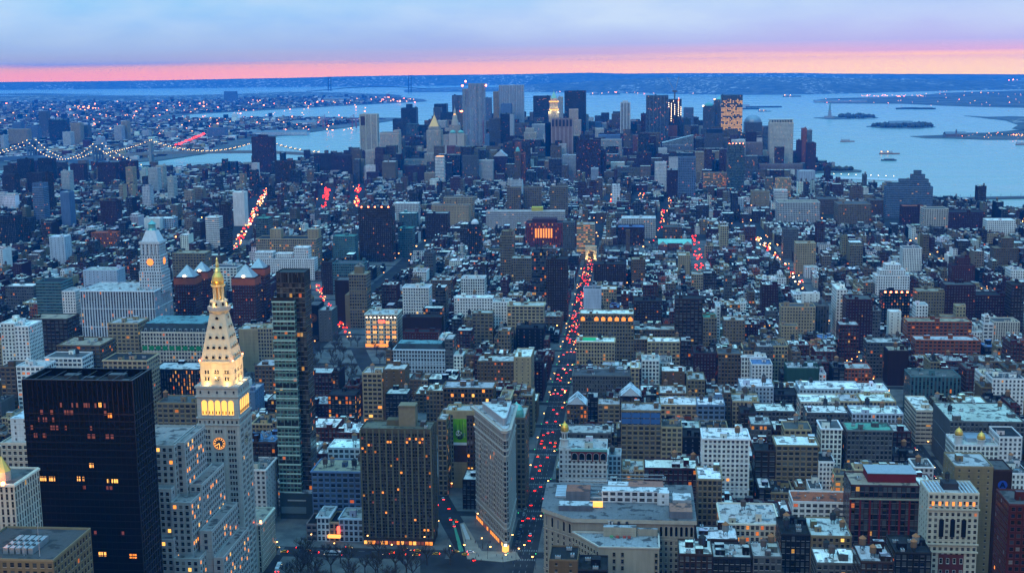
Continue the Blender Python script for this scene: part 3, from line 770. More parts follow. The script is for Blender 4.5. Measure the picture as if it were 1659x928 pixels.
H('d',240,490,175,245,34,30,'silver','grid','white',.01,LO,'long loft with a plain grey parapet wall and bright white roof','plain grey parapet loft',tanks=1,bulk=2,ac=3)
H('d',480,605,182,235,34,28,'white','grid','white',.01,LO,None,None,bulk=2,ac=2)
H('d',245,405,228,265,34,28,'limestone','loft','white',.02,LO,None,None,bulk=2,ac=2)
H('d',400,490,225,265,34,28,'cream','loft','silver',.02,LO,None,None,tanks=1)
H('d',495,635,225,262,34,28,'cream','loft','white',.02,LO,None,None,bulk=2)
H('d',62,225,265,300,36,26,'grey','loft','white',.02,LO,None,None,tanks=1,ac=3)
H('d',270,440,272,330,36,26,'grey','loft','white',.02,LO,None,None,tanks=2,ac=3)
H('d',455,665,275,330,36,26,'silver','loft','white',.02,LO,None,None,tanks=2,ac=3,bulk=2)
H('d',0,62,275,300,36,26,'brown','loft','dark',.02,LO,None,None,tanks=1)
H('v',800,1050,700,860,48,34,'beige','grid','silver',.05,LO,'low beige loft with a cluttered silver roof and three dark tanks','tank-crowded beige loft',tanks=3,bulk=2,ac=3,vent=4,win='l')
H('v',835,1090,865,990,44,24,'grey','loft','white',.03,LO,None,None,tanks=2,ac=2,bulk=2)
H('w',130,330,855,990,60,26,'brown','loft','silver',.03,LO,None,None,tanks=2,bulk=3,ac=2)
H('v',620,830,690,990,52,34,'dark','loft','dark',.03,LO,None,None,tanks=3,bulk=2,ac=3)
H('v',110,360,720,860,36,24,'brown','loft','white',.05,LO,None,None,tanks=1,bulk=2,ac=3)
H('v',0,205,810,990,50,24,'brown','loft','white',.05,LO,None,None,tanks=1,bulk=3,ac=4,vent=6)
H('v',200,440,830,990,50,24,'dark','loft','silver',.05,LO,None,None,tanks=1,bulk=3,ac=4,vent=6)
H('v',450,625,825,990,50,24,'grey','loft','silver',.05,LO,None,None,tanks=2,bulk=2,ac=4,vent=5)
H('w',340,560,800,990,58,28,'dark','loft','dark',.03,LO,None,None,tanks=2,bulk=3,ac=3)
H('w',10,60,740,860,44,26,'grey','loft','silver',.03,LO,None,None,tanks=1)
H('u',110,285,845,990,62,22,'tan','few','dark',.01,OF,'flat-topped tan hut of a dark foreground block with chillers on it',None,bulk=0,ac=3)
H('u',285,465,905,990,58,22,'dark','few','dark',.01,OF,None,None,bulk=1,ac=2)
H('c',520,685,262,505,60,24,'beige','wide','silver',.05,OF,'grid-fronted office block with a blue glass top storey','blue-topped grid block',bulk=2,ac=3,special='bluetop')
H('c',685,770,330,430,40,22,'cream','wide','grey',.08,LO,None,None,tanks=1,ac=2)
H('c',740,855,370,440,36,24,'dark','few','dark',.02,LO,None,None,bulk=2)
H('c',298,380,240,300,32,22,'tan','loft','white',.30,LO,'small tan corner house under a white pitched roof','white gabled corner house',bulk=0,special='gable')
H('c',380,425,210,295,32,22,'dark','loft','silver',.03,LO,None,None)
H('c',425,515,238,310,34,22,'beige','wide','silver',.05,LO,None,None,tanks=1,ac=1)
H('c',515,602,205,255,34,22,'brown','loft','white',.03,LO,None,None,bulk=0,special='gable')
H('c',290,480,355,412,32,26,'grey','loft','silver',.03,LO,'low grey loft roofed with a row of glass skylights behind the gold cupola',None,bulk=1,sky=4)
H('c',468,520,445,505,32,18,'silver','loft','silver',.12,LO,None,None,tanks=1)
H('c',525,612,505,560,20,26,'cream','loft','silver',.15,LO,None,None,bulk=2,ac=3)
H('c',680,830,240,290,36,30,'cream','wide','white',.08,LO,'long cream loft under a wide bright white roof','wide white-roofed loft',tanks=1,ac=3,bulk=1,vent=4)
H('c',832,945,240,300,38,26,'blue','wide','white',.02,LO,None,None,tanks=2,ac=2)
H('c',940,970,190,285,40,24,'tan','loft','silver',.02,LO,None,None)
H('c',975,1085,225,285,40,26,'cream','loft','silver',.03,LO,None,None,tanks=2)
H('c',1050,1135,320,375,36,26,'grey','loft','silver',.20,LO,None,None,ac=2)
H('p',262,620,570,660,42,26,'grey','vert','grey',.02,OF,'long light grey block with paired tall windows and a set-back attic','long light grey block',bulk=2,ac=3,cornice=True)
H('p',285,525,360,505,46,24,'cream','loft','white',.06,LO,'cream corner loft with bright green covering on its white roof','green-patched cream loft',tanks=2,bulk=2,win='',special='greenpatch',cornice=True)
H('p',305,645,185,480,60,26,'beige','loft','white',.03,OF,'dark-sided loft with a lit orange arcade along its top storey','orange-arcaded loft',tanks=2,bulk=2,ac=2,special='arcade')
H('p',330,440,30,150,58,22,'silver','blank','grey',0,LO,'blank grey side wall rising beside the avenue','blank grey wall',bulk=1)
H('p',440,535,30,95,46,22,'cream','loft','white',.35,LO,None,None,cornice=True)
H('p',645,820,105,245,48,30,'brown','grid','dark',.05,AP,'long dark brown apartment block with a flat dark roof','long brown apartment block',bulk=2)
H('p',905,1075,92,390,68,24,'brown','wide','dark',.08,AP,'tall dark apartment slab with stacked red-brown balcony bays','dark balcony slab',bulk=1,cornice=False)
H('p',1080,1160,205,345,44,22,'beige','loft','green',.03,LO,'beige loft with arched top windows and a green copper cornice','green-corniced loft',cornice=True)
H('p',648,930,285,345,30,24,'tan','loft','silver',.05,LO,None,None,tanks=2,bulk=2,ac=2)
H('p',730,935,360,445,34,24,'cream','wide','white',.05,LO,None,None,tanks=1,bulk=1,ac=2)
H('p',645,730,345,420,32,22,'tan','loft','silver',.03,LO,None,None,tanks=1)
H('p',940,1005,355,510,38,24,'brown','loft','silver',.03,LO,None,None)
H('p',695,805,475,625,40,24,'white','loft','silver',.02,LO,'narrow white-fronted loft with a cluttered roof',None,tanks=1,ac=2)
H('p',820,965,545,630,34,24,'tan','few','white',.05,LO,None,None,bulk=2)
H('q',525,740,140,310,52,22,'cream','grid','grey',.05,AP,'cream brick apartment house with rows of square windows','cream apartment house',bulk=2)
H('q',525,630,260,345,36,14,'cream','grid','grey',.05,AP,None,None)
H('q',722,825,135,310,50,24,'grey','pier','grey',.02,OF,'grey block with tall dark vertical window stripes','grey striped block',bulk=1)
H('q',672,785,78,135,56,20,'white','few','white',.01,OF,None,None,bulk=1)
H('q',935,1100,95,280,60,30,'maroon','small','grey',.02,AP,'plain dark maroon apartment block with a pale side wall','plain maroon block',bulk=2)
H('q',873,935,32,240,66,40,'white','grid','white',.02,AP,'slim white apartment slab beside the maroon block','slim white slab',bulk=2)
H('q',890,1015,255,480,52,24,'brick','loft','silver',.06,AP,'tall red brick loft with pale string courses','red brick loft',belt=3,tanks=1)
H('q',290,447,490,615,42,24,'white','loft','silver',.01,LO,'clean white loft with a blue roof hut','clean white loft',bulk=2,cornice=True,win='')
H('q',130,290,435,625,46,26,'tan','loft','grey',.12,LO,'tan loft with three warm lights along its top floor','three-lamp tan loft',tanks=1,cornice=True)
H('q',375,478,395,605,50,24,'grey','grid','silver',.03,LO,None,None,tanks=1)
H('q',35,122,210,345,44,20,'beige','loft','green',.03,LO,None,None)
H('q',165,298,225,330,42,24,'beige','grid','silver',.05,LO,None,None,bulk=2)
H('q',220,388,730,820,38,26,'beige','loft','silver',.03,LO,None,None,bulk=2,tanks=1)
H('r',310,715,235,330,34,26,'orange','wide','tan',.10,LO,'long orange brick building with a roof garden','long orange building',bulk=2,ac=2)
H('r',362,770,350,440,32,24,'orange','wide','silver',.05,LO,'long orange brick row standing before the roof-garden building','orange brick row',bulk=3)
H('r',197,272,172,310,42,14,'white','few','white',.01,LO,'thin white house with a blank white side wall','thin white house',bulk=0)
H('r',372,545,45,215,56,24,'beige','grid','tan',.03,AP,'tall beige apartment house with a castellated top','castellated beige house',bulk=2)
H('r',540,690,140,220,44,22,'cream','grid','tan',.08,AP,'cream terraced apartment house with a small tower',None,tiers=[(.55,.95,.2,.9,.72,1.0)])
H('r',548,740,5,165,66,26,'maroon','small','grey',.03,AP,'wide dark maroon apartment block','wide maroon block',bulk=2)
H('r',740,965,70,180,50,30,'maroon','grid','dark',.03,AP,None,None,bulk=2)
H('r',965,1045,5,210,66,26,'brown','grid','dark',.04,AP,None,None,bulk=1)
H('r',155,328,55,130,46,22,'black','grid','dark',.30,LO,'low black block with orange lights on its roof','black block with roof lights',special='redlights')
H('r',365,440,130,215,50,20,'white','grid','silver',.03,LO,None,None,bulk=1)
H('r',790,852,205,360,46,18,'white','wide','white',.03,AP,'slim white tower stepped at the top beside the orange row','slim stepped white tower',tiers=[(.1,.7,.2,.9,.82,1.0)])
H('r',852,1015,235,320,36,26,'limestone','vert','grey',.03,OF,None,None,bulk=2)
H('r',190,320,415,515,38,24,'brown','blank','tan',0,LO,None,None,tanks=1)
H('r',58,278,365,455,34,26,'grey','loft','silver',.05,LO,None,None,bulk=2)
H('h',1062,1178,365,480,46,24,'brick','small','dark',.05,AP,'dark brick stepped apartment house near a bright lit sign','stepped dark brick house',tiers=[(.25,.8,.1,.9,.75,1.0)])
H('h',815,910,315,430,50,26,'white','vert','grey',.03,AP,'white apartment tower with a shaded cream side','white apartment tower',bulk=1)
H('h',680,850,400,515,50,26,'white','grid','white',.04,AP,'white wedding-cake apartment house stepping up to a hut','white wedding-cake house',tiers=[(.12,.88,.1,1,.72,.86),(.3,.75,.2,1,.86,1.0)])
H('h',278,378,290,400,50,26,'cream','grid','tan',.03,AP,'square cream apartment tower','square cream tower',bulk=1)
H('h',215,290,220,330,50,24,'grey','grid','grey',.04,AP,None,None)
H('h',1275,1398,265,340,52,26,'tan','grid','tan',.03,AP,'tan brick apartment house with stepped top','tan stepped house',tiers=[(.3,.8,.1,.9,.7,1.0)])
H('h',732,965,8,200,62,70,'blue','band','dark',.02,OF,'huge stepped dark blue block with long ribbon windows by the river','stepped ribbon-window block',S=2830,special='ziggurat')
H('h',490,655,95,195,44,60,'beige','loft','grey',.04,OF,'broad beige printing-house block with a dentilled top','broad beige block',S=2640)
H('h',650,728,75,150,52,50,'tan','loft','grey',.02,OF,None,None,S=2860)
H('h',388,492,70,165,54,60,'tan','loft','grey',.02,OF,'broad tan block with rows of grid windows',None,S=2900)
H('h',187,398,85,185,46,50,'pale','loft','tan',.06,OF,'pale many-windowed block east of the broad beige one','pale many-windowed block',S=2700)
H('h',170,236,25,80,56,30,'white','band','white',.02,OF,None,None,S=3050)
H('h',55,146,30,105,54,30,'cream','vert','grey',.08,AP,None,None,S=2950)
H('h',922,1042,118,205,42,40,'limestone','wide','grey',.06,OF,'limestone block with broad windows near the river','river limestone block',S=2560)
H('h',1042,1226,135,215,40,44,'maroon','small','dark',.05,OF,'long low maroon warehouse by the river','maroon warehouse',S=2560)
H('h',1236,1378,175,230,30,30,'white','grid','white',.02,OF,'low white block beside the river bank',None,S=2420)
H('h',812,925,105,200,44,30,'maroon','small','rust',.03,OF,None,None,S=2700)
H('b',800,1005,170,265,60,24,'tan','loft','silver',.06,OF,'tan corniced block with a pale top terrace','tan corniced block',cornice=True,belt=1,bulk=2,tanks=1,win='r')
H('b',940,1090,62,150,50,26,'tan','grid','silver',.06,LO,'tan loft with white roof beside a blank cream wall','white-roofed tan loft',bulk=2,win='')
H('b',1090,1160,45,150,52,40,'cream','few','white',.03,LO,'blank cream corner loft along the avenue','blank cream corner loft',bulk=1,side='grid')
H('b',598,808,14,108,44,26,'silver','loft','blue',.02,OF,'long pale arcaded store block beside the bare square','pale arcaded store',cornice=True,win='',belt=2,special='mansardroof')
H('b',808,842,-28,108,56,26,'grey','wide','silver',.05,LO,'very slim grey tower house attached to the arcaded store',None,bulk=0)
H('s',672,735,445,520,34,20,'white','loft','white',.02,LO,None,None,tanks=1)
H('s',1012,1240,135,265,56,26,'cream','wide','silver',.06,OF,'cream block with a deep cornice and orange-lit top windows','deep-corniced cream block',cornice=True,belt=1,tanks=1,bulk=2,win='')
H('s',680,920,85,185,50,20,'white','grid','white',.03,AP,'wide white apartment house with a grid of small windows','wide white apartment house',bulk=2,tanks=1)
H('s',792,920,180,370,44,18,'beige','wide','silver',.04,LO,'beige loft with a grid of broad windows standing before the white house',None,bulk=1)
H('s',920,1025,110,260,48,24,'white','grid','silver',.03,AP,None,None,tanks=1)
H('s',955,1030,290,430,42,22,'beige','loft','silver',.03,LO,None,None,tanks=1)
H('s',1065,1240,275,410,36,30,'dark','few','dark',.03,LO,'low black-painted building with grey domed roof vents','black-painted building',tanks=2,bulk=2)
H('s',355,520,20,185,52,26,'white','grid','silver',.02,LO,'square white loft with a punched grid of windows','square white loft',bulk=2,cornice=True,win='r')
H('s',485,605,150,215,44,18,'black','glass','white',.10,OF,'black glass studio box','black glass box',bulk=0)
H('s',355,600,205,300,40,18,'brown','blank','dark',0,LO,'blank brown brick wall facing the bare trees','blank brown wall',bulk=1)
H('s',360,580,300,370,26,18,'brick','small','dark',.08,LO,None,None,bulk=2)
H('s',695,790,290,400,30,22,'maroon','loft','silver',.06,LO,None,None,tanks=1)
H('s',560,625,20,100,60,24,'dark','glass','white',.02,AP,None,None)
H('f',510,597,445,725,72,28,'beige','loft','tan',.03,TW,'slender beige bank tower with a pointed roof house','slender bank tower',bulk=0,belt=2,cornice=True,special='bankcap',side='loft')
H('f',590,752,645,755,42,34,'limestone','loft','silver',.0,OF,'floodlit golden stone store on the corner of the square','gold-lit store',special='goldlit',bulk=2,ac=4,cornice=True)
H('f',440,510,475,680,52,30,'brown','blank','grey',0,AP,'plain dark brown slab beside the slender bank tower',None,bulk=0)
H('f',300,357,600,725,44,30,'black','blank','grey',0,OF,'dark metal-clad art wall by the square','dark art wall',special='artwall',bulk=0)
H('f',357,425,625,725,40,30,'grey','few','silver',.02,OF,'plain grey box by the square',None,bulk=1)
H('f',428,585,390,470,46,26,'teal','loft','grey',.04,LO,None,None,bulk=2)
H('f',372,432,385,480,50,26,'brown','small','dark',.03,AP,None,None)
H('f',430,540,255,345,52,26,'teal','grid','green',.02,OF,'dark office block under a green copper roof',None,bulk=1)
H('f',557,725,112,400,92,30,'brown','grid','dark',.05,AP,'massive brown brick apartment slab with red roof lights','massive brown slab',special='redlights',bulk=2)
H('f',45,345,268,330,56,40,'cream','loft','dark',.10,OF,'broad cream block carrying two roof houses','twin-hut cream block',special='twinhuts',cornice=True,bulk=0)
H('f',35,335,330,430,46,24,'white','grid','white',.03,AP,'white terraced apartment block with many setbacks','white terraced block',tiers=[(0,.3,.2,1,.74,.95),(.34,.62,.3,1,.74,.9),(.66,.9,.1,1,.74,1.12)],bulk=0)
H('f',757,830,215,340,54,26,'teal','loft','green',.06,LO,None,None,bulk=1)
H('f',895,1008,140,220,50,28,'brown','grid','silver',.03,AP,'brown brick loft with white roof trim',None,bulk=1)
H('f',925,1112,100,160,54,30,'cream','small','grey',.02,LO,None,None,bulk=2)
H('f',985,1132,62,120,56,30,'cream','loft','grey',.06,LO,None,None,bulk=2)
H('f',732,860,90,140,40,24,'white','loft','white',.02,LO,None,None,bulk=1)
H('f',762,850,140,200,44,24,'teal','loft','white',.02,LO,None,None)
H('f',1105,1172,195,345,66,24,'dark','grid','dark',.08,AP,'dark narrow tower under a small white dome','white-domed dark tower',special='whitedome',bulk=0)
H('f',1268,1337,230,450,72,24,'beige','loft','tan',.05,AP,'tall narrow beige tower with a stepped top','tall narrow beige tower',bulk=1,tiers=[(.1,.9,.1,.9,.9,1.0)])
H('f',1072,1190,465,560,46,26,'white','loft','silver',.02,LO,None,None,bulk=2)
H('f',920,1020,475,560,44,24,'tan','loft','silver',.03,LO,None,None,bulk=2)
H('f',1325,1423,365,450,46,26,'beige','loft','silver',.04,AP,None,None,bulk=2)
H('g',158,345,190,300,44,50,'maroon','pier','dark',.25,OF,'massive dark red library cube with warm lit slits','dark red library cube',special='libtop',bulk=1,wallc=(.22,.028,.03))
H('g',262,368,370,630,84,30,'brown','small','dark',.02,AP,'tall plain brown apartment slab beside the avenue','tall plain brown slab',bulk=2)
H('g',190,262,335,560,74,26,'dark','glass','dark',.12,AP,'dark glassy slab with strings of orange balcony lights','dark glassy slab',bulk=1)
H('g',415,505,195,340,62,30,'cream','band','silver',.70,OF,'warmly lit banded tower behind the arch','lit banded tower',bulk=1)
H('g',345,405,185,320,64,30,'grey','grid','grey',.04,AP,None,None)
H('g',640,812,165,215,36,40,'pale','loft','white',.05,OF,'pale stone school block with a white flat roof','pale school block',S=2480)
H('g',622,755,210,280,38,40,'maroon','vert','blue',.03,OF,'dark brick hall under a barrelled blue roof','blue-roofed brick hall',S=2390)
H('g',690,760,372,475,46,26,'tan','grid','tan',.10,AP,'tan brick apartment house','tan brick house',bulk=1)
H('g',500,665,395,480,40,30,'brown','small','dark',.05,AP,None,None,bulk=2)
H('g',662,682,225,330,46,8,'tan','small','tan',.0,'bell_tower','slender square tan bell tower beside the bare park','slender bell tower',bulk=0)
H('g',850,945,210,265,34,40,'tan','loft','grey',.15,OF,None,None,S=2460)
H('g',65,132,12,125,76,26,'beige','wide','grey',.06,AP,'easternmost of three concrete slab towers behind a long pale slab','easternmost concrete slab tower',S=2800)
H('g',148,236,10,125,78,26,'beige','wide','grey',.08,AP,'middle one of three concrete slab towers behind a long pale slab','middle concrete slab tower',S=2830)
H('g',280,370,8,135,80,26,'beige','wide','grey',.04,AP,'westernmost of three concrete slab towers behind a long pale slab','westernmost concrete slab tower',S=2800)
H('g',-40,355,130,205,42,24,'pale','band','silver',.03,AP,'very long pale apartment slab with a yellow roof box','very long pale slab',S=2560,special='yellowbox')
H('g',1050,1118,440,520,36,22,'brown','loft','silver',.05,AP,None,None)
H('g',992,1070,445,520,30,22,'cream','loft','silver',.03,LO,None,None)
H('g',925,985,350,420,40,22,'cream','small','white',.03,AP,None,None)
H('e',870,975,460,660,96,26,'brick','grid','rust',.09,AP,'nearer of the eastern pair of red brick towers with glowing pyramid caps','eastern pyramid-capped tower',special='pyramid',bulk=0,S=1600)
H('e',955,1040,432,560,96,24,'brick','grid','rust',.06,AP,'farther of the eastern pair of red brick towers with pyramid caps',None,special='pyramid',bulk=0,S=1660)
H('e',1160,1275,462,720,100,26,'brick','grid','rust',.08,AP,'nearer of the western pair of red brick towers with glowing pyramid caps','western pyramid-capped tower',special='pyramid',bulk=0,S=1560)
H('e',1240,1327,415,660,102,24,'brick','grid','rust',.05,AP,'farther red brick tower capped by a dull grey pyramid',None,special='pyramidgrey',bulk=0,S=1620)
H('e',862,1026,340,470,66,30,'beige','wide','tan',.05,AP,'beige apartment block behind the pyramid-capped towers','beige block behind the pyramids',bulk=2)
H('e',1050,1185,410,495,52,28,'white','wide','grey',.03,OF,'white frame block with large dark openings','white frame block',bulk=1)
H('e',705,1042,735,920,66,50,'limestone','loft','green',.06,OF,'long pale block under a dark mansard roof with dormers','long mansard block',special='mansard',bulk=1)
H('e',540,690,690,860,66,30,'cream','wide','silver',.05,LO,'cream loft with a silver roof and wide windows','silver-roofed cream loft',bulk=2)
H('e',285,500,800,900,62,40,'tan','wide','tan',.10,OF,'tan corner block with a busy terrace on its roof','tan terrace block',bulk=2,ac=4,cornice=True)
H('e',145,335,668,870,72,30,'brown','wide','tan',.06,OF,'brown brick block with a tan crown and roof house','tan-crowned brown block',bulk=1,cornice=True,belt=1)
H('e',0,70,690,890,84,26,'white','grid','white',.06,AP,'white brick apartment house with stepped terraces at the edge','white terraced apartment house',bulk=2)
H('e',70,142,705,870,80,30,'white','grid','white',.04,AP,None,None,bulk=1)
H('e',222,410,862,930,62,26,'white','wide','grey',.06,AP,'low white apartment house with a deep window grid and brown hut','deep-gridded white house',bulk=1,tanks=1,win='r')
H('e',80,222,905,980,56,24,'white','wide','silver',.06,AP,None,None,bulk=2)
H('e',0,75,910,985,62,26,'tan','wide','grey',.04,AP,None,None,bulk=1)
H('e',515,735,875,990,74,34,'cream','wide','dark',.02,LO,'cream loft with a dark sunken roof behind the black tower','dark-roofed cream loft',bulk=2,ac=2,cornice=True)
H('e',178,305,485,640,70,34,'teal','band','dark',.02,OF,'dark teal ribbon-window office box','dark teal office box',bulk=1)
H('e',305,375,530,690,62,30,'white','grid','silver',.03,AP,None,None)
H('e',25,165,505,560,40,26,'grey','loft','white',.02,LO,'low grey hall with a pale turquoise domed roof light',None,bulk=1)
H('e',300,345,35,175,84,26,'blue','blank','silver',0,AP,'slim pale blue tower slab','slim blue slab',S=2560)
H('e',160,215,12,110,80,26,'blue','band','grey',.04,AP,None,None,S=2650)
H('e',500,580,80,160,56,30,'maroon','small','dark',.02,AP,None,None,S=2600)
H('e',1028,1095,160,295,66,24,'white','band','white',.02,AP,'white curved-balcony apartment tower','white balcony tower',S=2250)
H('e',1095,1140,95,220,74,24,'brown','small','grey',.03,AP,None,None,S=2420)
H('e',1100,1142,220,310,50,24,'black','band','dark',.05,OF,None,None,S=2180)
H('e',1165,1222,35,110,52,26,'white','blank','white',0,OF,'white blank-sided box on a black base','white blank box',S=2680)
H('e',1280,1342,165,270,58,30,'teal','glass','green',.03,OF,'blue-green glass block beside the glowing avenue','blue-green glass block',S=2160)
H('e',245,322,258,330,58,26,'silver','few','white',.03,OF,None,None)
H('e',455,577,238,270,34,24,'orange','loft','rust',.15,OF,None,None,S=2280)
H('e',720,800,165,215,38,26,'white','blank','white',0,OF,None,None,S=2480)
H('e',800,868,165,210,38,26,'silver','wide','white',.03,OF,None,None,S=2500)
H('e',-10,75,155,300,66,26,'dark','grid','dark',.05,AP,'dark housing slab standing east of a slim blue one',None,S=2350)
H('e',75,150,165,280,60,26,'dark','grid','dark',.05,AP,None,None,S=2420)
H('e',415,585,425,480,50,30,'silver','few','silver',.02,OF,None,None)
H('e',1195,1290,720,880,46,26,'cream','blank','silver',0,LO,None,None,bulk=1)
H('e',1290,1375,715,870,50,26,'cream','loft','tan',.08,LO,None,None,bulk=1)
H('a',0,118,395,800,112,26,'limestone','grid','silver',.04,OF,'pale stone office block half hidden by the black tower','half-hidden stone block',bulk=0,special='hutwhite',win='r')
H('a',1000,1040,185,260,40,30,'blue','few','silver',.02,LO,None,None)
H('a',1040,1125,80,190,42,30,'tan','loft','silver',.25,LO,None,None,bulk=1)
H('a',640,800,232,345,60,26,'beige','wide','grey',.05,LO,'beige loft with deep grid windows and a tall tank house','tank-housed beige loft',bulk=2,tanks=1)
H('a',622,812,95,128,56,30,'black','vert','silver',.55,LO,'low dark loft with one long orange-lit storey','orange-lit dark loft',bulk=1)
H('x',240,495,395,590,44,30,'blue','wide','tan',.05,LO,'blue-grey iron-front loft with a line of roof tanks','blue-grey iron-front loft',tanks=4,bulk=1,cornice=True,win='')
H('x',268,333,632,785,22,24,'white','loft','silver',.05,'town_house','tall white stone town house with a set-back top','white town house',bulk=1,S=862,cornice=True)
H('x',333,384,660,780,19,24,'cream','loft','dark',.15,'town_house','narrow cream town house over a glowing red shop sign','narrow cream town house',bulk=0,S=862,special='shopsign')
H('x',384,508,640,785,22,24,'silver','loft','silver',.05,'town_house','wide grey town house with a fire escape','wide grey town house',bulk=1,S=862,cornice=True,win='')
H('x',213,268,670,780,18,24,'pink','wide','dark',.02,'town_house','low pinkish town house with three broad windows',None,bulk=0,S=862)
H('b',470,552,110,310,58,24,'cream','wide','silver',.08,LO,'tall cream loft with green-grey window strips behind the brown slab','tall cream loft',tanks=1,bulk=1,win='r')
H('b',555,645,95,190,58,24,'tan','few','silver',.08,LO,None,None,tanks=0)
H('b',565,655,195,290,48,22,'dark','loft','silver',.06,LO,None,None,tanks=1)
H('b',330,442,200,290,36,22,'dark','loft','dark',.45,LO,'dark loft with one row of bright yellow-lit windows','yellow-lit dark loft',bulk=1)
H('b',330,462,415,460,30,24,'white','wide','white',.03,LO,None,None,tanks=1)
H('b',250,345,110,200,36,24,'maroon','loft','silver',.03,LO,None,None,tanks=1)
H('b',778,815,300,560,62,30,'beige','loft','silver',.10,LO,None,None,bulk=1,side='loft')
H('b',880,945,545,660,24,26,'brown','loft','white',.03,LO,'small brown corner loft with a pale roof beside the wedge tower',None,bulk=1)
def K(crop,xl,xr,yt,yb,S,D,wall,sty,roof='grey',lit=.05,label=None,mark=None,name=TW,**o):
 H(crop,xl,xr,yt,yb,None,D,wall,sty,roof,lit,name,label,mark,S,**o)
K('m',58,187,348,650,4060,34,'limestone','vert','grey',.01,'pale windowless-looking slab tower with dark vertical louvres','pale louvred slab',special='louvre')
K('m',208,350,470,740,3900,46,'limestone','grid','grey',.05,'pale stone courthouse tower with a notched top','pale courthouse tower',tiers=[(.0,.72,0,1,.93,.955),(.72,1.0,.1,.9,.93,1.0)])
K('m',226,326,705,795,3640,40,'beige','small','white',.04,'small beige tower with a pale curved cap',None,name=AP)
K('m',368,482,302,560,5250,50,'dark','grid','dark',.02,'dark blue tower topped by a stubby drum','drum-topped dark tower',special='drum')
K('m',306,422,385,640,4900,50,'dark','band','dark',.03)
K('m',410,492,422,640,4750,40,'teal','glass','grey',.04,'pale teal glass tower','pale teal glass tower')
K('m',492,562,432,560,4800,40,'dark','band','dark',.03)
K('m',618,710,273,400,5350,50,'black','grid','dark',.03,'black tower standing furthest back behind the gold pyramid',None)
K('m',612,668,300,420,5200,40,'grey','vert','grey',.03)
K('m',668,745,335,460,5150,40,'dark','grid','grey',.04)
K('m',560,668,470,660,4000,46,'limestone','grid','grey',.06,'stone courthouse tower under a tall gold pyramid roof','gold pyramid courthouse',special='goldpyr')
K('m',545,612,645,790,3900,30,'limestone','vert','grey',.05)
K('m',545,620,790,885,3480,30,'cream','grid','tan',.03,name=AP)
K('m',455,556,548,640,4350,40,'dark','band','dark',.03)
K('m',480,530,600,660,4250,30,'limestone','grid','grey',.03,tiers=[(.2,.8,.2,.8,.7,1.0)])
K('m',395,545,690,780,4020,50,'limestone','loft','grey',.06,name=OF)
K('m',400,545,738,850,3560,30,'maroon','small','dark',.02,'broad dark maroon housing slab at the foot of the skyline','broad maroon housing slab',name=AP)
K('m',686,856,505,690,3960,50,'limestone','vert','grey',.04,'broad stone municipal block with two small green-domed turrets and a spired tower','domed municipal block',special='municipal')
K('m',752,826,208,420,5250,44,'black','pier','dark',.02,'black tower with fine white vertical stripes','white-striped black tower',special='stripes')
K('m',775,856,335,500,4650,36,'beige','vert','tan',.04,'beige tower with a bright red light on its roof',None,special='redtop')
K('m',700,790,455,500,4500,36,'limestone','vert','grey',.04)
K('m',640,706,398,500,4700,36,'pale','grid','silver',.03)
K('m',998,1045,225,430,4900,40,'blue','vert','dark',.04)
K('m',1062,1112,180,400,5100,40,'cream','vert','tan',.03)
K('m',1105,1290,130,460,5000,36,'silver','vert','grey',.03,'broad pale blue-white bank slab tallest in its group','broad pale bank slab',special='stripes2')
K('m',1120,1197,270,345,4900,40,'blue','few','dark',.02)
K('m',1030,1116,382,655,4300,30,'grey','grid','grey',.02,'grey finely gridded slab',None)
K('m',1116,1212,345,660,4250,40,'black','small','silver',.02,'blank blue-black slab with a pale side edge','blue-black slab',special='paleedge')
K('m',1212,1290,420,640,4450,40,'grey','grid','grey',.05,tiers=[(.1,.9,.1,.9,.9,1.0)])
K('m',1000,1030,500,655,4150,26,'blue','blank','grey',0)
K('m',1222,1266,630,840,3500,26,'tan','vert','tan',.10,'slim tan tower with a teal dome cap','teal-capped tan tower',special='tealdome',name=AP)
K('m',1258,1300,645,845,3520,26,'orange','vert','tan',.08,name=AP)
K('m',624,690,668,880,3450,26,'white','band','white',.03,'slim white tower with a lit crown','slim lit-crowned white tower',special='litcrown',name=AP)
K('m',690,752,715,860,3600,26,'dark','grid','white',.04,name=AP)
K('m',830,946,660,800,3620,40,'grey','grid','grey',.06,name=OF)
K('m',948,1060,695,800,3640,30,'pale','grid','silver',.04,name=OF)
K('m',1062,1165,665,790,3680,40,'maroon','small','dark',.05,name=OF,special='gable')
K('m',62,106,628,760,3950,26,'maroon','small','tan',.04,name=AP)
K('m',100,176,620,770,3800,26,'limestone','grid','tan',.04,name=AP)
K('m',0,64,615,760,3850,26,'tan','small','tan',.03,name=AP)
K('n',110,240,212,410,5050,46,'black','band','dark',.05,'black office tower east of the lit gothic spire','eastern black tower')
K('n',345,505,174,500,4900,60,'black','grid','dark',.04,'tall black office tower west of the lit gothic spire','western black tower')
K('n',295,332,218,375,4800,30,'pale','vert','silver',.03)
K('n',362,468,312,560,4480,40,'limestone','vert','silver',.03,'pale stepped stone tower in front of the western black tower','pale stepped stone tower',tiers=[(.16,.80,.1,.9,.80,1.0)])
K('n',245,408,382,740,3900,36,'pink','blank','dark',0,'windowless brown telephone tower with vertical ribs','windowless ribbed tower',special='ribs')
K('n',200,246,415,700,3950,30,'black','blank','dark',0)
K('n',100,202,425,600,4350,40,'silver','vert','silver',.02)
K('n',40,132,455,650,4250,36,'limestone','vert','silver',.03,tiers=[(.1,.8,.1,.9,.9,1.0)])
K('n',120,215,600,690,3950,40,'grey','loft','silver',.03,name=OF)
K('n',432,618,545,840,3640,50,'maroon','grid','dark',.12,'bulky dark maroon telephone building with amber windows','bulky maroon telephone building',tiers=[(.05,1.0,0,1,.93,1.0)],name=OF)
